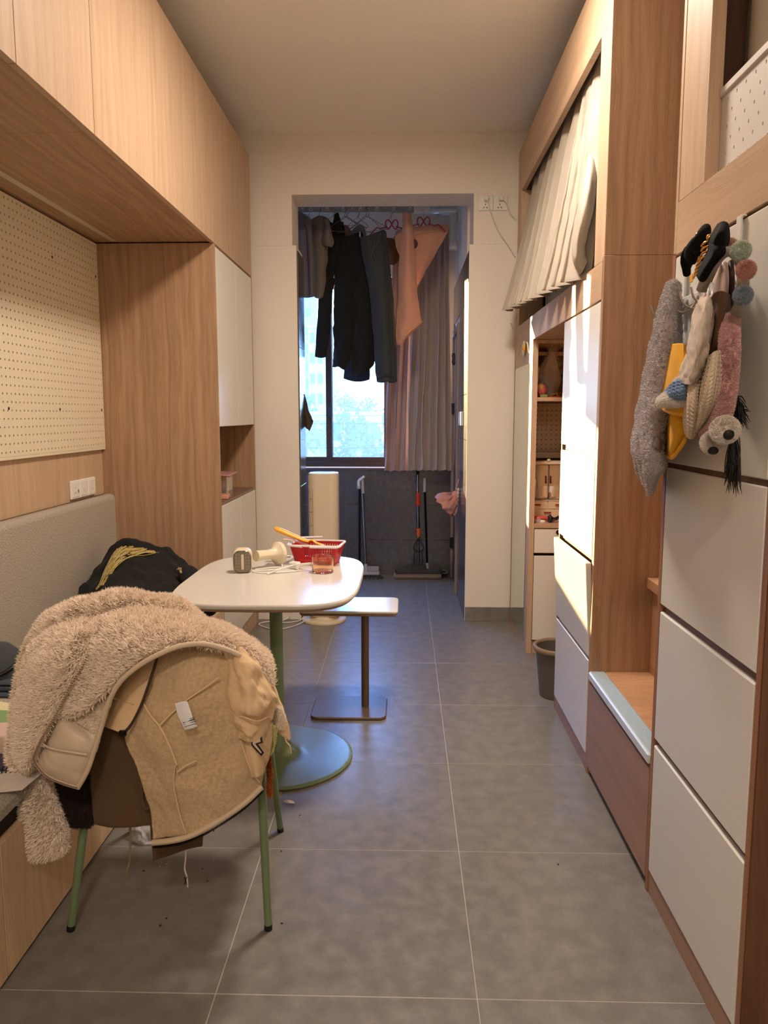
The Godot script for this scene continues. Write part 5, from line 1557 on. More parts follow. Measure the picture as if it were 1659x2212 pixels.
	# blue jeans mostly behind the black trousers
	hang("blue_jeans", "dark blue jeans behind the black trousers, hems just showing below", "jeans", [
		[Vector3(-0.448, 2.471, -5.91), Vector3(-0.377, 2.467, -5.89), Vector3(-0.309, 2.466, -5.89), Vector3(-0.265, 2.47, -5.91)], [Vector3(-0.454, 2, -5.91), Vector3(-0.383, 1.996, -5.88), Vector3(-0.313, 1.996, -5.88), Vector3(-0.259, 1.999, -5.91)], [Vector3(-0.456, 1.692, -5.91), Vector3(-0.384, 1.69, -5.88), Vector3(-0.314, 1.689, -5.88), Vector3(-0.263, 1.691, -5.91)], [Vector3(-0.464, 1.595, -5.91), Vector3(-0.385, 1.573, -5.89), Vector3(-0.315, 1.573, -5.89), Vector3(-0.267, 1.588, -5.91)]], denimb, 0.012, 0.012, 7.0, true)
	# grey jeans
	o = hang("grey_jeans", "faded charcoal jeans hanging by the waist right of the black trousers", "jeans", [
		[Vector3(-0.305, 2.533, -5.46), Vector3(-0.268, 2.524, -5.42), Vector3(-0.227, 2.539, -5.42), Vector3(-0.156, 2.572, -5.46), Vector3(-0.137, 2.564, -5.48)], [Vector3(-0.284, 2.384, -5.47), Vector3(-0.236, 2.373, -5.41), Vector3(-0.192, 2.376, -5.4), Vector3(-0.142, 2.398, -5.42), Vector3(-0.118, 2.412, -5.46)],
		[Vector3(-0.249, 2.2, -5.48), Vector3(-0.212, 2.19, -5.42), Vector3(-0.167, 2.185, -5.39), Vector3(-0.123, 2.196, -5.42), Vector3(-0.095, 2.212, -5.46)], [Vector3(-0.221, 1.95, -5.48), Vector3(-0.18, 1.943, -5.42), Vector3(-0.141, 1.939, -5.39), Vector3(-0.104, 1.942, -5.42), Vector3(-0.073, 1.947, -5.46)],
		[Vector3(-0.205, 1.696, -5.48), Vector3(-0.168, 1.692, -5.42), Vector3(-0.129, 1.69, -5.39), Vector3(-0.091, 1.692, -5.42), Vector3(-0.063, 1.694, -5.46)], [Vector3(-0.192, 1.552, -5.48), Vector3(-0.155, 1.543, -5.42), Vector3(-0.119, 1.551, -5.39), Vector3(-0.084, 1.543, -5.42), Vector3(-0.059, 1.554, -5.46)]], denim, 0.014, 0.008)
	part(o, "seam", mb().tube(spline([Vector3(-0.151, 2.552, -5.4), Vector3(-0.132, 2.367, -5.385), Vector3(-0.116, 2.184, -5.38), Vector3(-0.103, 1.938, -5.38), Vector3(-0.09, 1.689, -5.38), Vector3(-0.087, 1.557, -5.38)], 40), 0.003, 6), denim)
	part(o, "hem", mb().tube(spline([Vector3(-0.194, 1.566, -5.44), Vector3(-0.154, 1.587, -5.4), Vector3(-0.115, 1.592, -5.375), Vector3(-0.078, 1.578, -5.42)], 16), 0.004, 6), denim)
	part(o, "pocket", mb().tube(spline([Vector3(-0.204, 2.495, -5.385), Vector3(-0.216, 2.411, -5.375), Vector3(-0.194, 2.365, -5.37), Vector3(-0.166, 2.401, -5.37)], 16), 0.003, 6), mat("denim_pale", Color(0.30, 0.32, 0.34), 0.9))
	part(o, "fly", mb().tube(spline([Vector3(-0.16, 2.546, -5.4), Vector3(-0.191, 2.456, -5.375), Vector3(-0.216, 2.427, -5.38), Vector3(-0.232, 2.369, -5.39)], 16), 0.003, 6), M.denim_pale)
	# khaki bundle right of the jeans
	o = hang("khaki_shorts", "brown khaki shorts hanging between the grey jeans and the pink towel", "shorts", [
		[Vector3(-0.148, 2.625, -5.91), Vector3(-0.107, 2.614, -5.89), Vector3(-0.066, 2.605, -5.91)], [Vector3(-0.134, 2.519, -5.91), Vector3(-0.093, 2.511, -5.87), Vector3(-0.045, 2.519, -5.91)], [Vector3(-0.128, 2.469, -5.91), Vector3(-0.086, 2.456, -5.88), Vector3(-0.045, 2.469, -5.91)], [Vector3(-0.114, 2.436, -5.91), Vector3(-0.086, 2.427, -5.9), Vector3(-0.059, 2.449, -5.91)]], khaki, 0.012, 0.012, 7.0, true)
	# small garments further back
	hang("pink_garment", "small dusty pink garment far back between the wire hangers", "garment", [[Vector3(-0.463, 2.696, -5.91), Vector3(-0.443, 2.716, -5.91), Vector3(-0.419, 2.703, -5.91)], [Vector3(-0.464, 2.653, -5.91), Vector3(-0.435, 2.649, -5.89), Vector3(-0.405, 2.66, -5.91)], [Vector3(-0.461, 2.571, -5.91), Vector3(-0.428, 2.566, -5.89), Vector3(-0.395, 2.57, -5.91)]], cloth("cloth_rose", Color(0.56, 0.34, 0.31), 0, 9.0, 0.02, 0.2), 0.012, 0.012, 7.0, true)
	hang("grey_garment", "pale grey garment shoulder far back behind the black trousers", "garment", [[Vector3(-0.402, 2.663, -5.91), Vector3(-0.342, 2.708, -5.88), Vector3(-0.312, 2.702, -5.91)], [Vector3(-0.402, 2.63, -5.91), Vector3(-0.338, 2.644, -5.87), Vector3(-0.292, 2.652, -5.91)], [Vector3(-0.396, 2.554, -5.91), Vector3(-0.339, 2.547, -5.88), Vector3(-0.286, 2.553, -5.91)]], cloth("cloth_ash", Color(0.46, 0.46, 0.45), 0, 9.0, 0.02, 0.2), 0.012, 0.012, 7.0, true)
	# pink towel on two bow hangers
	var tw := cloth("towel_pink", Color(0.82, 0.62, 0.53), 1, 12.0, 0.15, 0.4)
	o = thing("pink_towel", "salmon pink bath towel hung in a long point over a bow shaped hanger", "towel", Vector3(0.05, 2.6, -5.42))
	part(o, "long_fold", mb().sheet([[Vector3(-0.014, 2.678, -5.44), Vector3(0.011, 2.674, -5.4), Vector3(0.039, 2.672, -5.43)], [Vector3(-0.02, 2.556, -5.42), Vector3(0.015, 2.542, -5.36), Vector3(0.052, 2.536, -5.4)], [Vector3(-0.035, 2.373, -5.42), Vector3(0.015, 2.358, -5.34), Vector3(0.065, 2.367, -5.39)], [Vector3(-0.047, 2.128, -5.42), Vector3(0.016, 2.116, -5.34), Vector3(0.085, 2.123, -5.39)], [Vector3(-0.056, 1.973, -5.42), Vector3(0.023, 1.98, -5.35), Vector3(0.108, 1.969, -5.39)], [Vector3(-0.053, 1.833, -5.42), Vector3(-0.002, 1.868, -5.37), Vector3(0.115, 1.949, -5.4)], [Vector3(-0.05, 1.803, -5.43), Vector3(-0.021, 1.81, -5.41), Vector3(0.017, 1.864, -5.42)]], 24, 60, 0.012, 0.01, 8.0, nz), tw)
	part(o, "hem_edge", mb().tube(spline([Vector3(-0.053, 1.971, -5.4), Vector3(-0.056, 1.848, -5.41), Vector3(-0.04, 1.805, -5.42), Vector3(0.005, 1.856, -5.37), Vector3(0.049, 1.899, -5.37), Vector3(0.115, 1.948, -5.39)], 24), 0.003, 6), mat("towel_edge", Color(0.88, 0.66, 0.48), 0.8))
	part(o, "shoulder", mb().sheet([[Vector3(-0.062, 2.583, -5.54), Vector3(0.015, 2.592, -5.5), Vector3(0.158, 2.606, -5.5), Vector3(0.29, 2.627, -5.54)], [Vector3(-0.071, 2.544, -5.53), Vector3(0.015, 2.551, -5.48), Vector3(0.167, 2.568, -5.48), Vector3(0.299, 2.591, -5.53)], [Vector3(-0.062, 2.488, -5.53), Vector3(0.031, 2.46, -5.47), Vector3(0.142, 2.459, -5.47), Vector3(0.255, 2.509, -5.52)], [Vector3(-0.042, 2.441, -5.53), Vector3(0.048, 2.354, -5.48), Vector3(0.118, 2.347, -5.48), Vector3(0.192, 2.404, -5.52)], [Vector3(-0.01, 2.395, -5.53), Vector3(0.061, 2.263, -5.49), Vector3(0.099, 2.258, -5.5), Vector3(0.125, 2.293, -5.52)], [Vector3(0.022, 2.363, -5.53), Vector3(0.071, 2.208, -5.5), Vector3(0.087, 2.222, -5.51), Vector3(0.103, 2.255, -5.52)]], 40, 40, 0.014, 0.008, 8.0, nz), tw)
	part(o, "fold_line", mb().tube(spline([Vector3(0.056, 2.539, -5.455), Vector3(0.157, 2.562, -5.455), Vector3(0.253, 2.579, -5.49)], 14), 0.003, 6), M.towel_edge)
	var dsc := mb()
	dsc.xf = Transform3D(Basis.from_euler(Vector3(PI / 2, 0, 0)), Vector3(0.053, 2.481, -5.455))
	dsc.lathe([Vector2(0.0, 0.003), Vector2(0.028, 0.003), Vector2(0.034, 0.0), Vector2(0.034, -0.003)], 24)
	part(o, "round_patch", dsc, mat("patch_plum", Color(0.36, 0.20, 0.24), 0.8))
	var px := [[Vector3(-0.235, 2.655, -5.55), "thin wire hanger among the left shirts"], ]
	# hangers: plain wire ones along the rail, then two pink bow ones
	var spots := [[662, 0.30, "wire hanger carrying the mauve shirt"], [683, 0.26, "wire hanger carrying the taupe t-shirt"], [704, 0.24, "wire hanger behind the black hooded top's shoulder"], [734, 0.26, "wire hanger just right of the black hood"], [757, 0.36, "wide empty wire hanger above the dusty pink garment"], [763, 0.30, "wire hanger further back above the pale grey garment"], [801, 0.36, "wide wire hanger over the black trousers' waist"], [806, 0.26, "wire hanger carrying the grey jeans"]]
	for k in spots.size():
		var at: Vector3 = at_rail(spots[k][0])
		hanger(at, spots[k][1], 0.09 if k < 4 else 0.10, 0.5 if k % 2 == 0 else -0.35, wire, spots[k][2])
	for q in [[846, 484, "pink plastic hanger with a bow centre, over the khaki shorts"], [921, 478, "pink plastic bow hanger holding the towel's shoulder"]]:
		var c: Vector3 = Vector3(-0.093, 2.623, -5.5) if q[0] == 846 else Vector3(0.126, 2.64, -5.5)
		var h := thing("bow_hanger", q[2], "hanger", c, "pink bow hangers")
		part(h, "hook", mb().tube([c + Vector3(0, 0.02, 0), c + Vector3(0, 0.085, 0), c + Vector3(0.012, 0.10, 0), c + Vector3(0.024, 0.085, 0)], 0.002, 6), M.metal)
		var b := mb()
		for s in [-1, 1]:
			b.tube(spline([c, c + Vector3(s * 0.018, 0.026, 0), c + Vector3(s * 0.038, 0.022, 0), c + Vector3(s * 0.042, -0.010, 0), c + Vector3(s * 0.028, -0.034, 0), c + Vector3(s * 0.012, -0.02, 0), c], 20), 0.0048, 8)
		part(h, "bow", b, wirep)
		b = mb()
		for s in [-1, 1]:
			b.tube(spline([c + Vector3(s * 0.03, -0.015, 0), c + Vector3(s * 0.08, -0.03, 0), c + Vector3(s * 0.10, -0.022, 0), c + Vector3(s * 0.13, -0.05, 0), c + Vector3(s * 0.15, -0.07, 0)], 16), 0.0048, 8)
		part(h, "arm", b, wirep)


func at_rail(px: float) -> Vector3:
	# along the laundry rail: the room x of a spot between its two ends
	return Vector3(lerpf(-0.80, 0.12, (px - 645.0) / 273.0), 2.735, -5.545)


func cleaning() -> void:
	# broom
	var steel := mat("steel_tube", Color(0.62, 0.60, 0.58), 0.25, 1.0)
	var lg := mat("plastic_grey", Color(0.68, 0.68, 0.68), 0.45)
	var o := thing("broom", "grey broom with a steel handle leaning on the balcony wall", "broom", Vector3(-0.25, 0, -6.2))
	part(o, "handle", mb().tube([Vector3(-0.344, 0.686, -6.3), Vector3(-0.313, 0.104, -6.17)], 0.0095, 12), steel)
	part(o, "grip", mb().tube([Vector3(-0.344, 0.811, -6.305), Vector3(-0.34, 0.682, -6.3)], [0.012, 0.014], 14), lg)
	part(o, "neck", mb().tube([Vector3(-0.313, 0.118, -6.175), Vector3(-0.309, 0.037, -6.16)], [0.013, 0.016], 14), lg)
	var b := mb()
	b.box(Vector3(-0.334, 0.057, -6.135), Vector3(-0.2, 0.033, -6.19), 0.004)
	part(o, "head", b, lg)
	b = mb()
	for k in 26:
		for r in 3:
			var t0: Vector3 = Vector3(-0.337 + 0.0053 * k, 0.036, -6.145 - 0.018 * r)
			var t1 := Vector3(-0.352 + 0.0072 * k + 0.004 * sin(k * 5.0 + r), 0.002, -6.125 - 0.024 * r)
			b.tube([t0, t1], [0.0022, 0.0032], 4)
	part(o, "bristles", b, mat("bristle", Color(0.24, 0.22, 0.22), 0.8), "", "stuff")
	# dustpan
	o = thing("dustpan", "grey long handled dustpan standing behind the broom", "dustpan", Vector3(-0.36, 0, -6.25))
	part(o, "handle", mb().tube([Vector3(-0.367, 0.735, -6.3), Vector3(-0.366, 0.078, -6.24)], 0.0085, 12), M.metal_dark)
	part(o, "grip", mb().tube(spline([Vector3(-0.37, 0.72, -6.295), Vector3(-0.374, 0.781, -6.295), Vector3(-0.35, 0.805, -6.285), Vector3(-0.327, 0.824, -6.28)], 12), [0.011, 0.012, 0.0125, 0.013, 0.013, 0.013, 0.013, 0.013, 0.013, 0.0125, 0.012, 0.0115, 0.009], 12), M.plastic_white)
	part(o, "clip", mb().box(Vector3(-0.389, 0.744, -6.29), Vector3(-0.361, 0.723, -6.27), 0.003), lg)
	b = mb()
	b.box(Vector3(-0.45, 0.002, -6.30), Vector3(-0.21, 0.006, -6.13), 0.001)
	b.box(Vector3(-0.45, 0.006, -6.30), Vector3(-0.21, 0.075, -6.295), 0.001)
	b.box(Vector3(-0.45, 0.006, -6.30), Vector3(-0.445, 0.05, -6.15), 0.001)
	b.box(Vector3(-0.215, 0.006, -6.30), Vector3(-0.21, 0.05, -6.15), 0.001)
	part(o, "pan", b, lg)
	# squeeze mop
	o = thing("sponge_mop", "wide sponge mop with orange grips leaning under the grey curtain", "mop", Vector3(0.13, 0, -6.2))
	part(o, "pole", mb().tube([Vector3(0.107, 0.991, -6.29), Vector3(0.117, 0.123, -6.2)], 0.0105, 14), steel)
	part(o, "grip", mb().tube([Vector3(0.107, 0.973, -6.28), Vector3(0.108, 0.777, -6.275)], 0.0125, 14), M.metal_dark)
	var or_ := mat("mop_orange", Color(0.80, 0.22, 0.06), 0.4)
	part(o, "orange_grip", mb().tube([Vector3(0.111, 0.695, -6.26), Vector3(0.112, 0.586, -6.25)], [0.0165, 0.0165], 16), or_)
	part(o, "collar", mb().tube([Vector3(0.112, 0.506, -6.245), Vector3(0.116, 0.408, -6.235)], 0.0135, 14), M.metal_dark)
	part(o, "lever_head", mb().tube([Vector3(0.116, 0.405, -6.23), Vector3(0.117, 0.356, -6.225), Vector3(0.113, 0.33, -6.22)], [0.0175, 0.016, 0.010], 16), mat("mop_orange_pale", Color(0.86, 0.36, 0.06), 0.4))
	b = mb()
	for s in [-1, 1]:
		b.tube(spline([Vector3(0.116, 0.324, -6.21), Vector3(0.116, 0.292, -6.2) + Vector3(s * 0.022, 0, 0), Vector3(0.117, 0.246, -6.2) + Vector3(s * 0.041, 0, 0), Vector3(0.117, 0.219, -6.2) + Vector3(s * 0.022, 0, 0), Vector3(0.117, 0.215, -6.2)], 18), 0.0035, 7)
		b.tube([Vector3(0.117, 0.219, -6.2) + Vector3(s * 0.03, 0, 0), Vector3(0.117, 0.119, -6.18) + Vector3(s * 0.037, 0, 0)], 0.0028, 6)
	part(o, "lever", b, M.metal_dark)
	b = mb()
	b.xf = Transform3D(Basis.IDENTITY, Vector3(0.117, 0.085, -6.18))
	b.plate(PackedVector2Array([Vector2(-0.064, -0.034), Vector2(0.064, -0.034), Vector2(0.060, 0.024), Vector2(0.02, 0.022), Vector2(0.006, 0.032), Vector2(-0.006, 0.032), Vector2(-0.02, 0.022), Vector2(-0.060, 0.024)]), 0.02, 0.004)
	part(o, "bracket", b, mat("mop_grey", Color(0.20, 0.20, 0.20), 0.5))
	part(o, "top_bar", mb().box(Vector3(-0.071, 0.067, -6.15), Vector3(0.313, 0.027, -6.24), 0.006), M.mop_grey)
	part(o, "sponge_roller", mb().tube([Vector3(-0.075, 0.017, -6.15), Vector3(0.301, 0.019, -6.15)], 0.0235, 18), mat("sponge_tan", Color(0.46, 0.37, 0.29), 0.55))
	b = mb()
	b.tube([Vector3(-0.079, 0.027, -6.16), Vector3(-0.071, 0.027, -6.16)], 0.02, 12)
	part(o, "end_cap", b, lg)
	# second, thin mop
	o = thing("flat_mop", "thin grey handled flat mop standing behind the sponge mop", "mop", Vector3(0.2, 0, -6.28))
	part(o, "pole", mb().tube([Vector3(0.169, 0.697, -6.31), Vector3(0.191, 0.095, -6.27)], 0.0085, 12), M.metal_dark)
	b = mb()
	b.xf = Transform3D(Basis.IDENTITY, Vector3(0.165, 0.75, -6.315))
	b.plate(rrect(0.024, 0.118, 0.008), 0.014, 0.004)
	part(o, "grip", b, lg)
	part(o, "neck", mb().tube([Vector3(0.191, 0.111, -6.265), Vector3(0.195, 0.054, -6.26)], [0.013, 0.009], 12), lg)
	b = mb()
	b.box(Vector3(0.103, 0.036, -6.25), Vector3(0.355, -0.003, -6.31), 0.004)
	part(o, "head", b, M.black)
	b = mb()
	b.tube(spline([Vector3(0.3, 0.059, -6.22), Vector3(0.338, 0.059, -6.22), Vector3(0.353, 0.036, -6.22), Vector3(0.315, 0.035, -6.22)], 12), 0.005, 8)
	part(o, "end_clip", b, lg)
	# grey cloth hung on the left tiled reveal
	var rag := cloth("rag_brown", Color(0.28, 0.24, 0.20), 1, 10.0, 0.1)
	o = thing("cleaning_cloth", "small dark checked cloth hung from a hook on the left tiled jamb", "cloth", Vector3(-0.63, 1.25, -5.1))
	part(o, "fold", mb().sheet([[Vector3(-0.674, 1.468, -5.12), Vector3(-0.667, 1.474, -5.11), Vector3(-0.662, 1.465, -5.12)], [Vector3(-0.679, 1.372, -5.12), Vector3(-0.653, 1.386, -5.09), Vector3(-0.635, 1.356, -5.11)], [Vector3(-0.677, 1.296, -5.12), Vector3(-0.641, 1.311, -5.08), Vector3(-0.608, 1.281, -5.11)], [Vector3(-0.668, 1.256, -5.12), Vector3(-0.641, 1.232, -5.1), Vector3(-0.63, 1.217, -5.11)]], 14, 24, 0.006, 0.005, 22.0, nz), rag)
	part(o, "hem", mb().tube(spline([Vector3(-0.66, 1.465, -5.105), Vector3(-0.637, 1.377, -5.08), Vector3(-0.625, 1.311, -5.075), Vector3(-0.602, 1.281, -5.09), Vector3(-0.628, 1.217, -5.095)], 18), 0.002, 6), M.patch_plum)
	b = mb()
	b.ball(Vector3(-0.678, 1.244, -5.1), Vector3(0.012, 0.016, 0.014), 14, 10)
	solo("suction_hook", "pale round suction hook stuck low on the left tiled jamb", "hook", b, M.plastic_cream)
	# pink bath puff on the right
	var pf := mat("tulle_pink", Color(0.90, 0.66, 0.62, 0.62), 0.9)
	pf.transparency = BaseMaterial3D.TRANSPARENCY_ALPHA
	o = thing("bath_pouf", "pink tulle drawstring pouf hanging from a hook beside the bathroom door", "pouf", Vector3(0.33, 0.68, -5.45))
	for q in 3:
		var f := 1.0 - 0.16 * q
		var dz := 0.03 * q
		var rows := []
		for a in 7:
			var row := []
			var t := a / 6.0
			for c in 9:
				var an := lerpf(-1.4, 1.4, c / 8.0)
				var rr := (0.02 + 0.095 * sin(t * 1.9)) * f
				var ce: Vector3 = Vector3(0.363, 0.763, -5.45).lerp(Vector3(0.274, 0.677, -5.42), t)
				row.append(ce + Vector3(sin(an) * rr * 0.55 + 0.01 * sin(c * 2.4 + q), -sin(an) * rr * 0.62 + 0.006 * sin(c * 3.1), cos(an) * rr * 0.7 + dz * 0.3 + 0.012 * sin(c * 2.1 + a)))
			rows.append(row)
		part(o, "tulle", mb().sheet(rows, 30, 20, 0.0015, 0.006, 30.0, nz), pf)
	part(o, "gathered_neck", mb().tube(spline([Vector3(0.365, 0.784, -5.44), Vector3(0.352, 0.742, -5.43), Vector3(0.322, 0.71, -5.42)], 8), [0.016, 0.022, 0.028, 0.033, 0.036, 0.038, 0.038, 0.036, 0.03], 14), mat("pouf_pink", Color(0.86, 0.58, 0.55), 0.9))
	part(o, "cord", mb().tube([Vector3(0.359, 0.784, -5.44), Vector3(0.38, 0.857, -5.43), Vector3(0.386, 0.87, -5.43)], 0.004, 8), M.pouf_pink)
	b = mb()
	for k in 5: b.ball(Vector3(0.38, 0.799, -5.42) + Vector3(-0.002 * k, -0.024 * k, 0.004), Vector3(0.010, 0.014, 0.012), 10, 8)
	part(o, "beige_trim", b, M.plastic_cream, "", "stuff")
	# switch plates on the right tiled wall
	for k in 2:
		var zz: float = [-5.20, -5.33][k]
		solo("balcony_switch", ["white switch box nearest the opening on the right tiled wall", "white switch box nearer the bathroom door frame on the tiled wall"][k], "switch", mb().box(Vector3(0.391, 1.25, zz + 0.045), Vector3(0.372, 1.345, zz - 0.045), 0.004), M.plastic_white, "balcony switches")


func outside() -> void:
	# what the balcony looks on: a slope of trees, low roofs, a tall block at the left
	var grass := mat("hill_green", Color(0.30, 0.38, 0.24), 0.95)
	var b := mb()
	var pos := []
	for a in 13:
		var row := PackedVector3Array()
		for c in 25:
			var x := lerpf(-170.0, 170.0, c / 24.0)
			var f := a / 12.0
			row.append(Vector3(x, lerpf(1.5, -9.0, pow(f, 0.7)) + 3.0 * nz.get_noise_2d(x * 0.02, f * 2.0), lerpf(-190.0, -16.0, f)))
		pos.append(row)
	b.solid(pos, 24, 12, 0.5)
	struct("hill_outside", "green slope seen through the balcony window", b, grass)
	var bark := mat("bark", Color(0.36, 0.29, 0.24), 0.9)
	var tones := [mat("leaf_green", Color(0.36, 0.46, 0.26), 0.8), mat("leaf_dark", Color(0.26, 0.37, 0.24), 0.8), mat("leaf_olive", Color(0.52, 0.52, 0.26), 0.8), mat("leaf_yellow", Color(0.66, 0.60, 0.28), 0.8)]
	for m in tones:
		m.backlight_enabled = true
		m.backlight = Color(0.14, 0.16, 0.08)
	var r := RandomNumberGenerator.new()
	r.seed = 21
	var lf := mb()
	lf.tri(Vector3(-0.5, 0, 0), Vector3(0.5, -0.15, 0), Vector3(0.1, 0.6, 0.12))
	lf.tri(Vector3(0.5, -0.15, 0), Vector3(0.7, 0.5, 0.1), Vector3(0.1, 0.6, 0.12))
	var leaf := lf.mesh()
	var words := ["leafy green tree", "dark leafy tree", "olive toned tree", "yellow leaved tree"]
	for k in 30:
		var row := k % 3
		var dist: float = [34.0, 58.0, 92.0][row] + r.randf() * 12.0
		var xs := lerpf(-0.36, 0.06, (k / 3 + 0.5 * r.randf()) / 9.5) * dist
		var top: float = [-0.6, 1.4, 4.0][row] + r.randf() * [1.6, 1.6, 1.4][row]
		var base: float = [-7.5, -5.5, -2.5][row]
		var kind := 3 if k in [12] else (r.randi() % 3)
		if row == 0 and absf(xs + 3.6) < 3.2: continue
		var o := thing("tree", "%s standing %s outside the balcony window" % [words[kind], ["close", "further back", "on the far ridge"][row]], "tree", Vector3(xs, base, -dist), "trees outside the window, %s, %s" % [words[kind], ["near", "middle", "far"][row]])
		var h := top - base
		part(o, "trunk", mb().tube([Vector3(xs, base, -dist), Vector3(xs + 0.2, base + h * 0.5, -dist), Vector3(xs, base + h * 0.85, -dist)], [0.28, 0.2, 0.08], 8), bark)
		var mm := MultiMesh.new()
		mm.transform_format = MultiMesh.TRANSFORM_3D
		mm.mesh = leaf
		mm.instance_count = 900
		var lobes := []
		for q in 7: lobes.append([Vector3(r.randf_range(-1, 1) * h * 0.22, h * r.randf_range(0.42, 0.86), r.randf_range(-1, 1) * h * 0.22), h * r.randf_range(0.13, 0.22)])
		for q in 900:
			var lo: Array = lobes[q % 7]
			var d := Vector3(r.randfn(), r.randfn(), r.randfn()).normalized()
			var s: float = h * 0.035 * r.randf_range(0.6, 1.3)
			mm.set_instance_transform(q, Transform3D(Basis.from_euler(Vector3(r.randf() * TAU, r.randf() * TAU, r.randf() * TAU)).scaled(Vector3.ONE * s * 1.6), lo[0] + d * lo[1] * pow(r.randf(), 0.4)))
		var f := MultiMeshInstance3D.new()
		f.name = "crown"
		f.multimesh = mm
		f.material_override = tones[kind]
		o.add_child(f, true)
		f.set_meta("kind", "stuff")
	# tall block at the left
	var wallm := mat("block_wall", Color(0.60, 0.62, 0.64), 0.9)
	var glassm := mat("block_glass", Color(0.30, 0.36, 0.42), 0.2)
	block("tall apartment block rising behind the trees outside the left window pane", Vector3(-17.6, -4, -130), Vector3(4.6, 26.5, 8), 9, 3, wallm, glassm)
	block("lower pale block beside the tall one outside the left pane", Vector3(-13.0, -4, -120), Vector3(3.6, 18.5, 8), 6, 3, mat("block_pale", Color(0.72, 0.72, 0.72), 0.9), glassm)
	block("long low white building between the trees outside the middle pane", Vector3(-7.0, -6, -80), Vector3(9.0, 7.3, 6), 2, 7, M.block_pale, glassm)
	var o2 := thing("low_shed", "low building with a long blue roof among the near trees", "building", Vector3(-3.0, -8, -40))
	part(o2, "wall", mb().box(Vector3(-5.6, -8, -39), Vector3(-1.6, -3.6, -42), 0.02), M.block_pale)
	part(o2, "roof", mb().box(Vector3(-5.9, -3.6, -38.6), Vector3(-1.3, -3.25, -42.4), 0.05), mat("roof_blue", Color(0.30, 0.42, 0.66), 0.5))
	for k in 2:
		var yy: float = [0.90, 1.21][k]
		var zz: float = -10.0
		solo("power_line", ["lower thin cable crossing the view outside the window", "upper thin cable crossing the view outside the window"][k], "cable", mb().tube([Vector3(-6, yy + 0.05, zz), Vector3(-1, yy, zz), Vector3(4, yy + 0.04, zz)], 0.006, 6), M.black, "cables outside the window")


func block(label: String, base: Vector3, size: Vector3, floors: int, cols: int, wm: Material, gm: Material) -> void:
	var o := thing("apartment_block", label, "building", base)
	var a := base - Vector3(size.x / 2, 0, size.z)
	part(o, "wall", mb().box(a, a + size, 0.05), wm)
	part(o, "roof", mb().box(a + Vector3(-0.15, size.y, -0.15), a + Vector3(size.x + 0.15, size.y + 0.4, size.z + 0.15), 0.05), wm)
	for f in floors:
		for c in cols:
			var x := a.x + size.x * (c + 0.5) / cols
			var y := a.y + size.y * (f + 0.55) / floors
			part(o, "window", mb().box(Vector3(x - size.x * 0.3 / cols, y - size.y * 0.25 / floors, base.z - 0.02), Vector3(x + size.x * 0.3 / cols, y + size.y * 0.25 / floors, base.z + 0.08), 0.02), gm)


func on(g: Array, u: float, w: float) -> Vector3:
	# a point of the cloth that sheet() makes of the same control rows
	var rows := g.size()
	var cols: int = g[0].size()
	var y := w * (rows - 1)
	var yi := clampi(int(y), 0, rows - 2)
	var line := []
	for c in cols:
		line.append(MB.cr(g[maxi(yi - 1, 0)][c], g[yi][c], g[yi + 1][c], g[mini(yi + 2, rows - 1)][c], y - yi))
	var x := u * (cols - 1)
	var xi := clampi(int(x), 0, cols - 2)
	return MB.cr(line[maxi(xi - 1, 0)], line[xi], line[xi + 1], line[mini(xi + 2, cols - 1)], x - xi)


func out_of(g: Array, u: float, w: float) -> Vector3:
	var dv := on(g, u, minf(w + 0.02, 1.0)) - on(g, u, maxf(w - 0.02, 0.0))
	var du := on(g, minf(u + 0.02, 1.0), w) - on(g, maxf(u - 0.02, 0.0), w)
	return dv.cross(du).normalized()


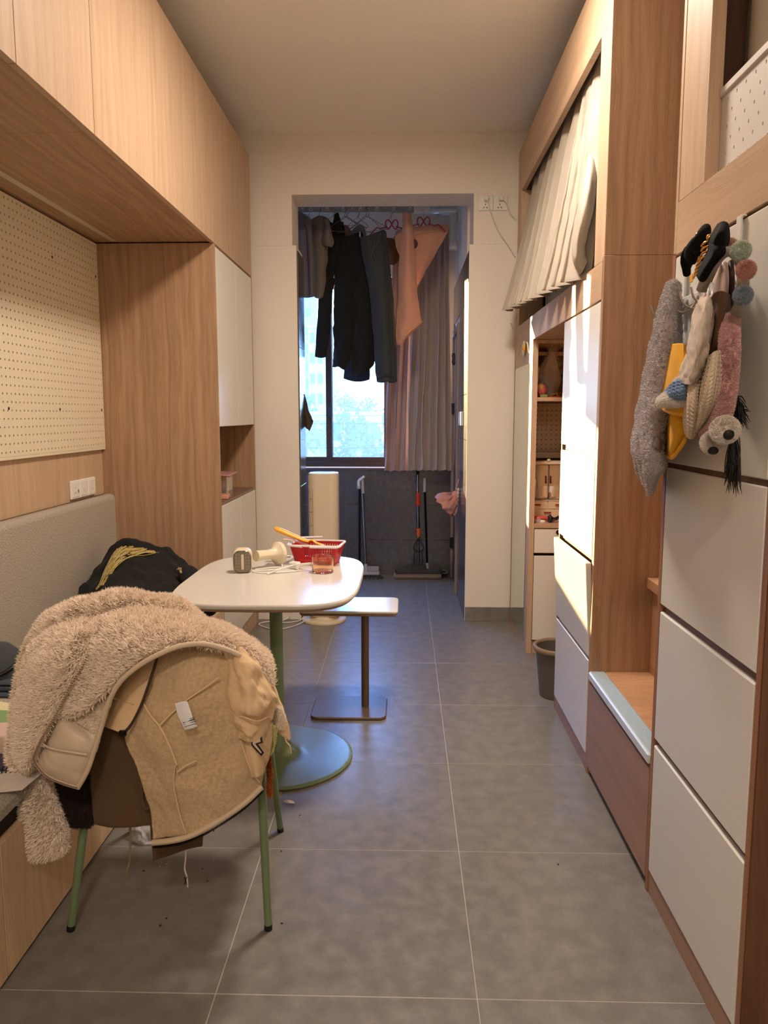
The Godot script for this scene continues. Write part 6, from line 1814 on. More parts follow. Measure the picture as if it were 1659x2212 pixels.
func bed_curtains() -> void:
	var o := thing("bed_curtain", "beige grey loft bed curtain spilling out over the side rail in even folds", "curtain", Vector3(0.7, 1.8, -3.8))
	var pos := []
	var nu := 150
	var nv := 50
	for a in nv + 1:
		var f := float(a) / nv
		var row := PackedVector3Array()
		for c in nu + 1:
			var u := float(c) / nu
			var ph := TAU * 9.0 * (u + 0.015 * sin(u * 15.0)) + 0.9 * nz.get_noise_3d(u * 5.0, f * 1.4, 2.0)
			var dp := (0.020 + 0.022 * f) * (1.0 + 0.6 * nz.get_noise_2d(u * 8.0, 4.0))
			var tucked := 0.05 * pow(1.0 - f, 5.0) * absf(sin(ph * 0.5))
			var xb := lerpf(0.585, 0.655, u)
			var x := lerpf(0.738, xb, pow(f, 1.6)) + dp * sin(ph) + tucked
			var yb := lerpf(1.925, 1.835, u)
			var zz := lerpf(lerpf(-4.71, -2.90, u), lerpf(-4.66, -3.06, u), f) + 0.5 * dp * sin(2.0 * ph)
			row.append(Vector3(x, lerpf(2.74, yb, f), zz))
		pos.append(row)
	var b := mb()
	b.solid(pos, nu, nv, 0.003)
	part(o, "folds", b, M.curtain)
	b = mb()
	b.sheet([[Vector3(0.765, 2.871, -3.636), Vector3(0.75, 2.838, -3.372), Vector3(0.765, 2.842, -3.233)], [Vector3(0.74, 2.445, -3.518), Vector3(0.69, 2.323, -3.084), Vector3(0.745, 2.361, -3.101)], [Vector3(0.72, 2.221, -3.468), Vector3(0.64, 2.062, -2.92), Vector3(0.735, 2.183, -3.064)], [Vector3(0.7, 2.076, -3.418), Vector3(0.635, 1.927, -2.969), Vector3(0.735, 2.098, -3.095)], [Vector3(0.68, 1.95, -3.261), Vector3(0.65, 1.883, -2.999), Vector3(0.74, 2.052, -3.152)], [Vector3(0.675, 1.856, -3.157), Vector3(0.67, 1.865, -2.994), Vector3(0.74, 1.986, -3.173)]], 30, 40, 0.004, 0.006, 8.0, nz)
	part(o, "gathered_edge", b, M.curtain)
	# the near bed's curtain behind its guard panel
	pos = []
	for a in 31:
		var f := a / 30.0
		var row := PackedVector3Array()
		for c in 81:
			var u := c / 80.0
			var ph := TAU * 5.0 * u
			row.append(Vector3(0.785 + 0.025 * sin(ph + 1.0), lerpf(2.95, 1.87, f), lerpf(-1.985, -0.7, u) + 0.05 * (1.0 - f) * (1.0 - u) + 0.01 * sin(ph * 2.0)))
		pos.append(row)
	b = mb()
	b.solid(pos, 80, 30, 0.003)
	solo("bed_curtain", "beige bed curtain hanging behind the white slotted guard panel", "curtain", b, M.curtain)
	part(o, "pull_loop", mb().tube(spline([Vector3(0.66, 1.98, -5.155), Vector3(0.65, 1.921, -5.002), Vector3(0.65, 1.875, -4.805), Vector3(0.66, 1.876, -4.718), Vector3(0.67, 1.916, -4.736)], 18), 0.003, 7), M.plastic_white)


func black_jacket() -> void:
	var bl := cloth("jacket_black", Color(0.05, 0.047, 0.045), 0, 8.0, 0.03)
	var o := thing("black_jacket", "black jacket with gold embroidery heaped on the bench against the back cushion", "jacket", Vector3(-1.2, 0.44, -3.4))
	var g := [
		[Vector3(-1.45, 0.45, -3.62), Vector3(-1.40, 0.46, -3.70), Vector3(-1.30, 0.46, -3.74), Vector3(-1.18, 0.45, -3.74), Vector3(-1.08, 0.45, -3.72), Vector3(-0.97, 0.45, -3.64)],
		[Vector3(-1.469, 0.519, -3.38), Vector3(-1.444, 0.584, -3.5), Vector3(-1.332, 0.716, -3.55), Vector3(-1.176, 0.693, -3.56), Vector3(-1.034, 0.637, -3.52), Vector3(-0.914, 0.507, -3.42)],
		[Vector3(-1.452, 0.505, -3.28), Vector3(-1.374, 0.567, -3.36), Vector3(-1.32, 0.698, -3.48), Vector3(-1.164, 0.692, -3.49), Vector3(-1.018, 0.631, -3.44), Vector3(-0.882, 0.473, -3.34)],
		[Vector3(-1.40, 0.49, -3.12), Vector3(-1.305, 0.546, -3.2), Vector3(-1.232, 0.627, -3.3), Vector3(-1.111, 0.623, -3.32), Vector3(-0.993, 0.582, -3.3), Vector3(-0.857, 0.481, -3.26)],
		[Vector3(-1.36, 0.45, -2.98), Vector3(-1.24, 0.50, -3.02), Vector3(-1.13, 0.53, -3.06), Vector3(-1.03, 0.53, -3.08), Vector3(-0.955, 0.52, -3.10), Vector3(-0.92, 0.455, -3.14)],
		[Vector3(-1.36, 0.442, -2.93), Vector3(-1.24, 0.445, -2.92), Vector3(-1.13, 0.445, -2.93), Vector3(-1.03, 0.445, -2.95), Vector3(-0.955, 0.44, -2.98), Vector3(-0.915, 0.44, -3.05)]]
	var b := mb()
	b.sheet(g, 56, 60, 0.012, 0.022, 9.0, nz)
	var bd := part(o, "body", b, bl)
	b = mb()
	b.tube(spline([Vector3(-0.978, 0.637, -3.36), Vector3(-0.911, 0.583, -3.3), Vector3(-0.845, 0.524, -3.22), Vector3(-0.841, 0.5, -3.14)], 16), [0.04, 0.046, 0.05, 0.052, 0.054, 0.055, 0.056, 0.056, 0.055, 0.054, 0.053, 0.052, 0.05, 0.048, 0.045, 0.04, 0.03], 16, true, 0.6)
	part(o, "sleeve", b, bl)
	# gold embroidery: long wing-like strokes across the shoulder
	var gold := mat("thread_gold", Color(0.62, 0.52, 0.20), 0.45, 0.3)
	var pale := mat("thread_pale", Color(0.72, 0.66, 0.46), 0.5)
	for k in 26:
		var t := k / 25.0
		b = mb()
		var pts := []
		for j in 14:
			var s := j / 13.0
			var u := lerpf(lerpf(0.40, 0.64, t), lerpf(0.19, 0.30, t) + 0.02 * sin(k * 2.0), s) + 0.012 * sin(s * 7.0 + k)
			var w := lerpf(0.405 + 0.028 * t, 0.50 + 0.06 * t, pow(s, 0.85)) + 0.010 * sin(s * 9.0 + k * 1.7)
			pts.append(on(g, clampf(u, 0, 1), clampf(w, 0, 1)) + out_of(g, u, w) * 0.0135)
		b.tube(pts, 0.0022 if k % 3 else 0.0034, 5)
		part(bd, "embroidery", b, gold if k % 2 else pale, "gold embroidered stroke")
	b = mb()
	b.tube([Vector3(-0.971, 0.669, -3.24), Vector3(-0.957, 0.649, -3.22)], 0.002, 5)
	b.tube([Vector3(-0.963, 0.669, -3.24), Vector3(-0.953, 0.649, -3.22)], 0.002, 5)
	b.tube([Vector3(-0.976, 0.663, -3.23), Vector3(-0.954, 0.668, -3.225)], 0.002, 5)
	part(bd, "logo_stitch", b, pale)


func bench_clutter() -> void:
	var o := thing("cap", "dark grey peaked cap lying on the bench behind the sherpa jacket", "cap", Vector3(-1.3, 0.44, -2.4))
	var capm := cloth("cap_grey", Color(0.24, 0.25, 0.26), 0, 9.0, 0.02)
	var b := mb()
	b.xf = Transform3D(Basis.from_euler(Vector3(0.35, 0.3, 0.15)), Vector3(-1.36, 0.475, -2.44))
	b.lathe([Vector2(0.098, -0.03), Vector2(0.100, 0.0), Vector2(0.094, 0.035), Vector2(0.078, 0.065), Vector2(0.05, 0.085), Vector2(0.015, 0.093), Vector2(0.0001, 0.094)], 32)
	part(o, "crown", b, capm)
	b = mb()
	b.xf = Transform3D(Basis.from_euler(Vector3(0.35, 0.3, 0.15)), Vector3(-1.36, 0.475, -2.44))
	for q in [[0.002, 0.1], [0.042, 0.094]]:
		b.tube(arc(Vector3(0, q[0], 0), q[1], -0.3, PI + 0.3, 24, Vector3(1, 0, 0), Vector3(0, 0, 1)), 0.006, 6)
	part(o, "band", b, M.black)
	b = mb()
	b.xf = Transform3D(Basis.from_euler(Vector3(0.35, 0.3, 0.15)), Vector3(-1.36, 0.475, -2.44))
	b.sheet([[Vector3(-0.085, -0.02, 0.05), Vector3(0, -0.015, 0.098), Vector3(0.085, -0.02, 0.05)], [Vector3(-0.075, -0.03, 0.10), Vector3(0, -0.018, 0.14), Vector3(0.075, -0.03, 0.10)], [Vector3(-0.05, -0.042, 0.14), Vector3(0, -0.03, 0.17), Vector3(0.05, -0.042, 0.14)]], 16, 10, 0.004)
	part(o, "peak", b, capm)
	o = thing("folded_cloth", "folded slate blue cloth under the cap on the bench", "cloth", Vector3(-1.25, 0.44, -2.33))
	for k in 3:
		part(o, "fold", mb().box(Vector3(-1.42, 0.437 + 0.012 * k, -2.30 - 0.02 * k), Vector3(-1.12, 0.448 + 0.012 * k, -2.52), 0.005), [mat("cloth_slate", Color(0.25, 0.29, 0.34), 0.9), mat("cloth_slate_dark", Color(0.18, 0.20, 0.25), 0.9), M.cloth_slate][k])
	# loose papers and books, a stack each thing of its own
	var paper := mat("paper_white", Color(0.86, 0.83, 0.80), 0.7)
	var spread := [[-1.22, -2.17, 0.21, 0.15, 0.005, -0.35, "paper_cream", Color(0.88, 0.84, 0.66), "cream leaflet lying beneath the cap on the bench", "leaflet"],
		[-1.16, -2.08, 0.24, 0.18, 0.010, -0.15, "folder_green", Color(0.50, 0.62, 0.42), "sage green folder among the papers on the bench", "folder"],
		[-1.10, -1.96, 0.26, 0.20, 0.022, 0.18, "book_pink", Color(0.80, 0.70, 0.64), "pale pink covered book below the green folder on the bench", "book"],
		[-1.04, -1.86, 0.22, 0.17, 0.016, 0.22, "book_navy", Color(0.20, 0.19, 0.36), "navy notebook with a black spiral binding on the bench", "notebook"]]
	var y := 0.4375
	for q in spread:
		b = mb()
		b.xf = Transform3D(Basis(Vector3.UP, q[5]), Vector3(q[0], y, q[1]))
		b.box(Vector3(-q[2] / 2, 0, -q[3] / 2), Vector3(q[2] / 2, q[4], q[3] / 2), 0.001)
		if q[9] == "notebook":
			o = thing("notebook", q[8], q[9], Vector3(q[0], y, q[1]))
			part(o, "cover", b, mat(q[6], q[7], 0.5))
			b = mb()
			b.xf = Transform3D(Basis(Vector3.UP, q[5]), Vector3(q[0], y + 0.008, q[1]))
			for k in 22:
				b.tube(arc(Vector3(-0.10 + 0.0095 * k, 0, 0.085), 0.011, 0, TAU, 10, Vector3(0, 1, 0), Vector3(0, 0, 1)), 0.0016, 5, false)
			part(o, "spiral", b, M.black, "", "stuff")
		else:
			solo(q[9], q[8], q[9], b, mat(q[6], q[7], 0.6))
	var pts := [[Vector3(-1.06, 0.448, -1.90), Vector3(-0.98, 0.452, -1.93), Vector3(-0.90, 0.447, -1.95)], [Vector3(-1.05, 0.446, -1.80), Vector3(-0.97, 0.447, -1.80), Vector3(-0.89, 0.444, -1.82)], [Vector3(-1.04, 0.442, -1.66), Vector3(-0.97, 0.442, -1.68), Vector3(-0.90, 0.442, -1.70)]]
	o = thing("printed_sheet", "white printed paper sheet with thin line drawings at the bench edge", "paper", Vector3(-0.97, 0.44, -1.8))
	part(o, "sheet", mb().sheet(pts, 14, 14, 0.001), paper)
	b = mb()
	for k in 6: b.tube([on(pts, 0.1 + 0.08 * k, 0.62 + 0.03 * k) + Vector3(0, 0.001, 0), on(pts, 0.14 + 0.08 * k, 0.65 + 0.03 * k) + Vector3(0, 0.001, 0)], 0.0012, 4)
	var ar := []
	for k in 14: ar.append(on(pts, 0.25 + 0.2 * cos(k * 0.4), 0.5 + 0.14 * sin(k * 0.4)) + Vector3(0, 0.001, 0))
	b.tube(ar, 0.0005, 4)
	part(o, "print", b, M.ink)


func knit(g: Array, nu: int, nv: int, r: float) -> MB:
	var b := mb()
	for a in nv:
		for c in nu:
			var u := (c + 0.5) / nu
			var w := (a + 0.5) / nv
			var n := out_of(g, u, w)
			var dv := (on(g, u, minf(w + 0.03, 1.0)) - on(g, u, maxf(w - 0.03, 0.0))).normalized()
			var du := n.cross(dv)
			var dir := (dv + du * (0.7 if c % 2 == 0 else -0.7)).normalized()
			b.xf = Transform3D(Basis(dir, n.cross(dir).normalized(), n), on(g, u, w) + n * r * 0.6)
			b.ball(Vector3.ZERO, Vector3(r * 1.5, r * 0.75, r * 0.8), 7, 5)
	b.xf = Transform3D.IDENTITY
	return b


func hooks() -> void:
	# over-door hook rack
	var o := thing("hook_rack", "white over-door hook rack hooked over the top flap of the near cabinet", "hook rack", Vector3(0.67, 1.55, -1.75))
	var b := mb()
	for z in [-1.935, -1.63]:
		b = mb()
		b.box(Vector3(0.674, 1.715, z + 0.012), Vector3(0.682, 1.718, z - 0.012), 0.0005)
		b.box(Vector3(0.671, 1.54, z + 0.012), Vector3(0.6745, 1.718, z - 0.012), 0.001)
		part(o, "strap", b, M.plastic_white)
	part(o, "cross_bar", mb().box(Vector3(0.667, 1.575, -1.60), Vector3(0.6712, 1.60, -1.97), 0.001), M.plastic_white)
	var hw := mat("hook_wire", Color(0.70, 0.66, 0.62), 0.3, 0.8)
	for k in 6:
		var z := -1.95 + 0.066 * k
		part(o, "hook", mb().tube(spline([Vector3(0.667, 1.59, z), Vector3(0.655, 1.565, z), Vector3(0.632, 1.552, z), Vector3(0.610, 1.565, z), Vector3(0.602, 1.588, z)], 14), 0.0025, 7), hw)
	# hanging things, nearest the column first
	var tg := cloth("towel_grey", Color(0.68, 0.64, 0.64), 1, 14.0, 0.2)
	var tp := mat("towel_pile", Color(0.76, 0.73, 0.73), 0.95)
	o = thing("grey_towel", "long mauve grey terry towel hanging in a point, leftmost on the hook rack", "towel", Vector3(0.6, 1.3, -2.0))
	var g := [[Vector3(0.63, 1.632, -1.905), Vector3(0.615, 1.628, -1.845), Vector3(0.61, 1.62, -1.811), Vector3(0.63, 1.619, -1.856)],
		[Vector3(0.64, 1.571, -2.001), Vector3(0.6, 1.556, -1.841), Vector3(0.595, 1.544, -1.787), Vector3(0.63, 1.541, -1.852)],
		[Vector3(0.645, 1.462, -2.088), Vector3(0.59, 1.451, -1.855), Vector3(0.585, 1.441, -1.78), Vector3(0.63, 1.435, -1.85)],
		[Vector3(0.65, 1.342, -2.169), Vector3(0.585, 1.339, -1.879), Vector3(0.58, 1.333, -1.788), Vector3(0.635, 1.328, -1.882)],
		[Vector3(0.65, 1.238, -2.216), Vector3(0.58, 1.244, -1.885), Vector3(0.58, 1.248, -1.796), Vector3(0.635, 1.256, -1.889)],
		[Vector3(0.65, 1.176, -2.155), Vector3(0.59, 1.183, -1.888), Vector3(0.59, 1.198, -1.82), Vector3(0.635, 1.204, -1.905)],
		[Vector3(0.65, 1.12, -2.065), Vector3(0.62, 1.12, -1.946), Vector3(0.62, 1.145, -1.928), Vector3(0.635, 1.177, -1.936)]]
	b = mb()
	b.sheet(g, 34, 80, 0.010, 0.010, 11.0, nz)
	var p1 := part(o, "outer_fold", b, tg)
	fur(p1, "pile", b, 9000, 0.0045, 0.0008, tp, 0.2, 0.5)
	g = [[Vector3(0.645, 1.637, -1.94), Vector3(0.635, 1.632, -1.885), Vector3(0.645, 1.627, -1.888)], [Vector3(0.645, 1.542, -1.947), Vector3(0.625, 1.536, -1.849), Vector3(0.645, 1.526, -1.862)], [Vector3(0.645, 1.421, -1.986), Vector3(0.62, 1.414, -1.856), Vector3(0.645, 1.409, -1.871)], [Vector3(0.645, 1.316, -2.03), Vector3(0.62, 1.311, -1.895), Vector3(0.645, 1.317, -1.904)], [Vector3(0.645, 1.262, -2.053), Vector3(0.62, 1.258, -1.915), Vector3(0.645, 1.283, -1.926)]]
	b = mb()
	b.sheet(g, 22, 60, 0.010, 0.008, 11.0, nz)
	var p2 := part(o, "inner_fold", b, tg)
	fur(p2, "pile", b, 6000, 0.0045, 0.0008, tp, 0.2, 0.5)
	part(o, "border_band", mb().sheet([[Vector3(0.585, 1.274, -1.891), Vector3(0.575, 1.274, -1.817), Vector3(0.578, 1.267, -1.773), Vector3(0.61, 1.252, -1.823)], [Vector3(0.582, 1.252, -1.9), Vector3(0.572, 1.25, -1.818), Vector3(0.575, 1.244, -1.773), Vector3(0.615, 1.219, -1.847)]], 14, 6, 0.003), mat("band_grey", Color(0.47, 0.42, 0.41), 0.7))
	# yellow bib pouch with a white fluffy trim
	var yl := cloth("felt_yellow", Color(0.86, 0.62, 0.10), 1, 14.0, 0.1)
	o = thing("yellow_pouch", "yellow felt pouch with white fluff and a blue yarn patch on its front", "pouch", Vector3(0.6, 1.4, -1.9))
	g = [[Vector3(0.6, 1.476, -1.768), Vector3(0.585, 1.472, -1.695), Vector3(0.59, 1.467, -1.67)], [Vector3(0.6, 1.422, -1.81), Vector3(0.575, 1.42, -1.682), Vector3(0.58, 1.412, -1.63)], [Vector3(0.605, 1.366, -1.869), Vector3(0.57, 1.356, -1.682), Vector3(0.575, 1.355, -1.603)], [Vector3(0.605, 1.344, -1.873), Vector3(0.57, 1.327, -1.678), Vector3(0.58, 1.322, -1.612)]]
	b = mb()
	b.sheet(g, 20, 30, 0.008, 0.003, 12.0, nz)
	part(o, "panel", b, yl)
	var edge := []
	for k in 13: edge.append(on(g, 0.0, k / 12.0))
	for k in 11: edge.append(on(g, (k + 1) / 11.0, 1.0))
	part(o, "piping", mb().tube(edge, 0.0055, 8), mat("piping_gold", Color(0.90, 0.66, 0.14), 0.7))
	b = mb()
	b.tube(spline([Vector3(0.565, 1.349, -1.732), Vector3(0.555, 1.354, -1.643), Vector3(0.555, 1.354, -1.588), Vector3(0.565, 1.357, -1.565)], 14), [0.006, 0.008, 0.010, 0.011, 0.012, 0.012, 0.0125, 0.0125, 0.0125, 0.012, 0.012, 0.011, 0.010, 0.009, 0.007], 12)
	b.ball(Vector3(0.562, 1.381, -1.612), Vector3(0.010, 0.013, 0.012), 12, 8)
	var wf := cloth("fluff_white", Color(0.97, 0.95, 0.92), 1, 12.0, 0.2)
	var p3 := part(o, "white_fluff", b, wf)
	fur(p3, "pile", b, 2500, 0.007, 0.0007, wf, 0.2)
	var yg := [[Vector3(0.556, 1.371, -1.671), Vector3(0.55, 1.386, -1.605), Vector3(0.556, 1.388, -1.554)], [Vector3(0.552, 1.361, -1.67), Vector3(0.538, 1.365, -1.573), Vector3(0.55, 1.369, -1.54)], [Vector3(0.556, 1.354, -1.669), Vector3(0.545, 1.352, -1.586), Vector3(0.556, 1.355, -1.555)]]
	part(o, "yarn_patch", knit(yg, 12, 7, 0.0038), mat("yarn_blue", Color(0.42, 0.52, 0.66), 0.9), "", "stuff")
	o = thing("yellow_cone", "yellow felt cone shaped hat hanging under the yellow pouch", "hat", Vector3(0.62, 1.25, -1.9))
	b = mb()
	b.sheet([[Vector3(0.62, 1.333, -1.842), Vector3(0.595, 1.337, -1.717), Vector3(0.61, 1.332, -1.697)], [Vector3(0.625, 1.284, -1.859), Vector3(0.585, 1.292, -1.688), Vector3(0.605, 1.302, -1.674)], [Vector3(0.63, 1.24, -1.872), Vector3(0.59, 1.255, -1.709), Vector3(0.61, 1.272, -1.7)], [Vector3(0.635, 1.222, -1.874), Vector3(0.605, 1.23, -1.755), Vector3(0.62, 1.253, -1.748)]], 20, 26, 0.008, 0.003, 10.0, nz)
	part(o, "cone", b, yl)
	part(o, "rim", mb().tube(spline([Vector3(0.615, 1.227, -1.819), Vector3(0.6, 1.226, -1.746), Vector3(0.595, 1.245, -1.693), Vector3(0.6, 1.27, -1.672), Vector3(0.615, 1.278, -1.738), Vector3(0.62, 1.262, -1.791), Vector3(0.62, 1.24, -1.819)], 24), 0.0045, 8), M.piping_gold)
	part(o, "strap", mb().box(Vector3(0.655, 1.621, -1.841), Vector3(0.653, 1.64, -1.823), 0.001), M.piping_gold)
	# tulle bag
	var tl := mat("tulle_white", Color(0.86, 0.80, 0.74, 0.80), 0.9)
	tl.transparency = BaseMaterial3D.TRANSPARENCY_ALPHA
	tl.backlight_enabled = true
	tl.backlight = Color(0.4, 0.38, 0.35)
	o = thing("tulle_bag", "translucent white tulle bag with a plastic loop, hanging mid rack", "bag", Vector3(0.57, 1.4, -1.8))
	g = [[Vector3(0.57, 1.542, -1.531), Vector3(0.56, 1.539, -1.487), Vector3(0.57, 1.536, -1.49)], [Vector3(0.575, 1.527, -1.586), Vector3(0.535, 1.512, -1.431), Vector3(0.565, 1.508, -1.469)], [Vector3(0.575, 1.475, -1.609), Vector3(0.52, 1.46, -1.406), Vector3(0.56, 1.461, -1.459)], [Vector3(0.575, 1.422, -1.638), Vector3(0.52, 1.409, -1.425), Vector3(0.56, 1.416, -1.47)], [Vector3(0.575, 1.393, -1.662), Vector3(0.53, 1.376, -1.466), Vector3(0.565, 1.391, -1.489)]]
	b = mb()
	b.sheet(g, 30, 50, 0.0015, 0.008, 22.0, nz)
	part(o, "tulle", b, tl)
	b = mb()
	b.sheet([[Vector3(0.585, 1.543, -1.568), Vector3(0.58, 1.54, -1.536), Vector3(0.585, 1.537, -1.531)], [Vector3(0.59, 1.513, -1.614), Vector3(0.56, 1.498, -1.494), Vector3(0.58, 1.492, -1.514)], [Vector3(0.59, 1.442, -1.656), Vector3(0.55, 1.43, -1.495), Vector3(0.58, 1.432, -1.52)], [Vector3(0.59, 1.401, -1.689), Vector3(0.555, 1.388, -1.527), Vector3(0.585, 1.402, -1.543)]], 20, 34, 0.002, 0.01, 26.0, nz)
	part(o, "inner_tulle", b, mat("tulle_cream", Color(0.84, 0.75, 0.68), 0.9))
	part(o, "loop", mb().tube(spline([Vector3(0.565, 1.536, -1.495), Vector3(0.57, 1.552, -1.505), Vector3(0.58, 1.568, -1.518), Vector3(0.58, 1.561, -1.508), Vector3(0.57, 1.543, -1.486), Vector3(0.565, 1.535, -1.49)], 22), 0.0022, 7), M.plastic_white)
	part(o, "neck_tie", mb().tube([Vector3(0.567, 1.536, -1.509), Vector3(0.568, 1.547, -1.502)], [0.006, 0.004], 8), mat("tie_pink", Color(0.80, 0.56, 0.56), 0.7))
	# brown sleeve with a pale lining
	o = thing("brown_strap", "brown suede strap bag with a shiny pale top, hanging behind the tulle bag", "bag", Vector3(0.62, 1.45, -1.68))
	part(o, "pale_top", mb().sheet([[Vector3(0.655, 1.624, -1.68), Vector3(0.62, 1.617, -1.569), Vector3(0.65, 1.62, -1.617)], [Vector3(0.655, 1.604, -1.697), Vector3(0.6, 1.578, -1.519), Vector3(0.65, 1.589, -1.608)], [Vector3(0.655, 1.571, -1.703), Vector3(0.6, 1.549, -1.52), Vector3(0.65, 1.555, -1.606)]], 16, 16, 0.004, 0.002, 12.0, nz), mat("satin_blush", Color(0.86, 0.74, 0.70), 0.25))
	part(o, "suede", mb().sheet([[Vector3(0.65, 1.57, -1.697), Vector3(0.595, 1.552, -1.512), Vector3(0.645, 1.555, -1.591)], [Vector3(0.65, 1.522, -1.693), Vector3(0.59, 1.499, -1.501), Vector3(0.64, 1.509, -1.582)], [Vector3(0.65, 1.475, -1.702), Vector3(0.585, 1.452, -1.499), Vector3(0.64, 1.465, -1.603)], [Vector3(0.65, 1.426, -1.711), Vector3(0.6, 1.412, -1.557), Vector3(0.64, 1.426, -1.63)]], 20, 40, 0.006, 0.004, 10.0, nz), cloth("suede_brown", Color(0.34, 0.22, 0.13), 1, 14.0, 0.1))
	part(o, "dark_ribbon", mb().tube(spline([Vector3(0.64, 1.619, -1.581), Vector3(0.635, 1.585, -1.56), Vector3(0.64, 1.552, -1.57), Vector3(0.65, 1.533, -1.598)], 14), 0.0055, 8), mat("ribbon_wine", Color(0.20, 0.05, 0.06), 0.6))
	# chunky knit headband
	var kn := mat("knit_beige", Color(0.80, 0.73, 0.64), 0.95)
	o = thing("knit_headband", "chunky beige knitted headband folded double, hanging low on the rack", "headband", Vector3(0.58, 1.3, -1.75))
	var g1 := [[Vector3(0.58, 1.418, -1.57), Vector3(0.565, 1.417, -1.511), Vector3(0.575, 1.414, -1.518)], [Vector3(0.585, 1.383, -1.624), Vector3(0.545, 1.378, -1.484), Vector3(0.57, 1.375, -1.523)], [Vector3(0.585, 1.336, -1.639), Vector3(0.54, 1.335, -1.479), Vector3(0.57, 1.331, -1.526)], [Vector3(0.585, 1.293, -1.628), Vector3(0.555, 1.291, -1.519), Vector3(0.575, 1.295, -1.547)], [Vector3(0.59, 1.279, -1.626), Vector3(0.575, 1.277, -1.569), Vector3(0.58, 1.282, -1.571)]]
	var g2 := [[Vector3(0.58, 1.414, -1.517), Vector3(0.56, 1.43, -1.437), Vector3(0.585, 1.437, -1.476)], [Vector3(0.575, 1.384, -1.528), Vector3(0.54, 1.387, -1.397), Vector3(0.58, 1.389, -1.457)], [Vector3(0.575, 1.344, -1.541), Vector3(0.54, 1.346, -1.409), Vector3(0.58, 1.352, -1.469)], [Vector3(0.575, 1.308, -1.546), Vector3(0.555, 1.313, -1.465), Vector3(0.585, 1.322, -1.513)], [Vector3(0.58, 1.282, -1.569), Vector3(0.57, 1.29, -1.533), Vector3(0.585, 1.299, -1.557)]]
	part(o, "front_loop", mb().sheet(g1, 14, 24, 0.008), kn)
	part(o, "back_loop", mb().sheet(g2, 14, 24, 0.008), kn)
	part(o, "stitches", knit(g1, 8, 26, 0.0042), kn, "", "stuff")
	part(o, "stitches", knit(g2, 10, 24, 0.0042), kn, "", "stuff")
	# long pink plush headband with round eyes
	var pk := cloth("plush_pink", Color(0.88, 0.70, 0.68), 1, 12.0, 0.15)
	var pkp := mat("plush_pile", Color(0.90, 0.73, 0.71), 0.95)
	o = thing("plush_headband", "long dusty pink plush band with two bulging white eyes at its foot", "headband", Vector3(0.6, 1.3, -1.66))
	b = mb()
	b.tube(spline([Vector3(0.62, 1.502, -1.524), Vector3(0.6, 1.453, -1.469), Vector3(0.6, 1.403, -1.466), Vector3(0.595, 1.343, -1.463), Vector3(0.59, 1.3, -1.479), Vector3(0.59, 1.28, -1.521)], 30), 0.0165, 16, true, 0.8)
	var p4 := part(o, "band", b, pk)
	fur(p4, "pile", b, 7000, 0.004, 0.0007, pkp, 0.2)
	var ey := cloth("plush_white", Color(0.93, 0.89, 0.85), 1, 12.0, 0.12)
	for q in [[1566, 928, 0.575, 0.0240], [1540, 955, 0.575, 0.0205]]:
		b = mb()
		var c: Vector3 = Vector3(0.575, 1.294, -1.407) if q[0] == 1566 else Vector3(0.575, 1.269, -1.458)
		b.ball(c, Vector3.ONE * q[3], 24, 16)
		var e := part(o, "eyeball", b, ey)
		fur(e, "pile", b, 2200, 0.0035, 0.0007, ey, 0.2)
		b = mb()
		var pp := (Vector3(0.0, 1.32, 0.0) - c).normalized()
		var off := (pp + Vector3(0.25, -0.42, 0.22) if q[0] == 1566 else pp + Vector3(0.05, -0.95, 0.1)).normalized()
		b.xf = Transform3D(Basis(Quaternion(Vector3.UP, off)), c + off * q[3])
		b.lathe([Vector2(0.0085, -0.001), Vector2(0.0095, 0.002), Vector2(0.007, 0.004), Vector2(0.0001, 0.0048)], 18)
		part(e, "pupil", b, M.black)
	# black feather tassel
	var fe := mat("feather_black", Color(0.025, 0.03, 0.03), 0.6)
	o = thing("feather_tassel", "black feathery tassel hanging at the right end of the rack", "tassel", Vector3(0.64, 1.25, -1.58))
	b = mb()
	var r := RandomNumberGenerator.new()
	r.seed = 9
	for k in 220:
		var t := r.randf()
		var e0: Vector3 = Vector3(0.645, 1.358, -1.535).lerp(Vector3(0.64, 1.241, -1.529), t * 0.9)
		var low: bool = t > 0.45
		var e1: Vector3 = e0.lerp(Vector3(0.65, 1.313, -1.516) if not low else Vector3(0.645, 1.181, -1.522), r.randf_range(0.7, 1.05)) + Vector3(r.randf_range(-0.012, 0.012), r.randf_range(-0.02, 0.02), r.randf_range(-0.022, 0.022))
		b.tube(spline([e0, e0.lerp(e1, 0.5) + Vector3(0, 0.006, r.randf_range(-0.012, 0.012)), e1], 6), [0.0012, 0.0012, 0.0012, 0.0011, 0.001, 0.0008, 0.0004], 4, false)
	part(o, "plume", b, fe, "", "stuff")
	part(o, "stem", mb().tube(spline([Vector3(0.648, 1.367, -1.545), Vector3(0.645, 1.317, -1.521), Vector3(0.64, 1.264, -1.523), Vector3(0.642, 1.21, -1.516)], 14), 0.003, 6), fe)
	# grey band with four felt pompoms
	var fg := cloth("felt_grey", Color(0.66, 0.62, 0.57), 1, 12.0, 0.1)
	o = thing("pompom_headband", "grey felt headband set with peach, mint, terracotta and blue pompoms", "headband", Vector3(0.62, 1.6, -1.6))
	b = mb()
	b.tube(spline([Vector3(0.6, 1.572, -1.614), Vector3(0.585, 1.591, -1.545), Vector3(0.585, 1.613, -1.504), Vector3(0.6, 1.62, -1.487), Vector3(0.62, 1.607, -1.493), Vector3(0.625, 1.572, -1.484), Vector3(0.625, 1.531, -1.49), Vector3(0.625, 1.509, -1.516), Vector3(0.63, 1.504, -1.557)], 40), 0.0125, 12, true, 0.55)
	part(o, "band", b, fg)
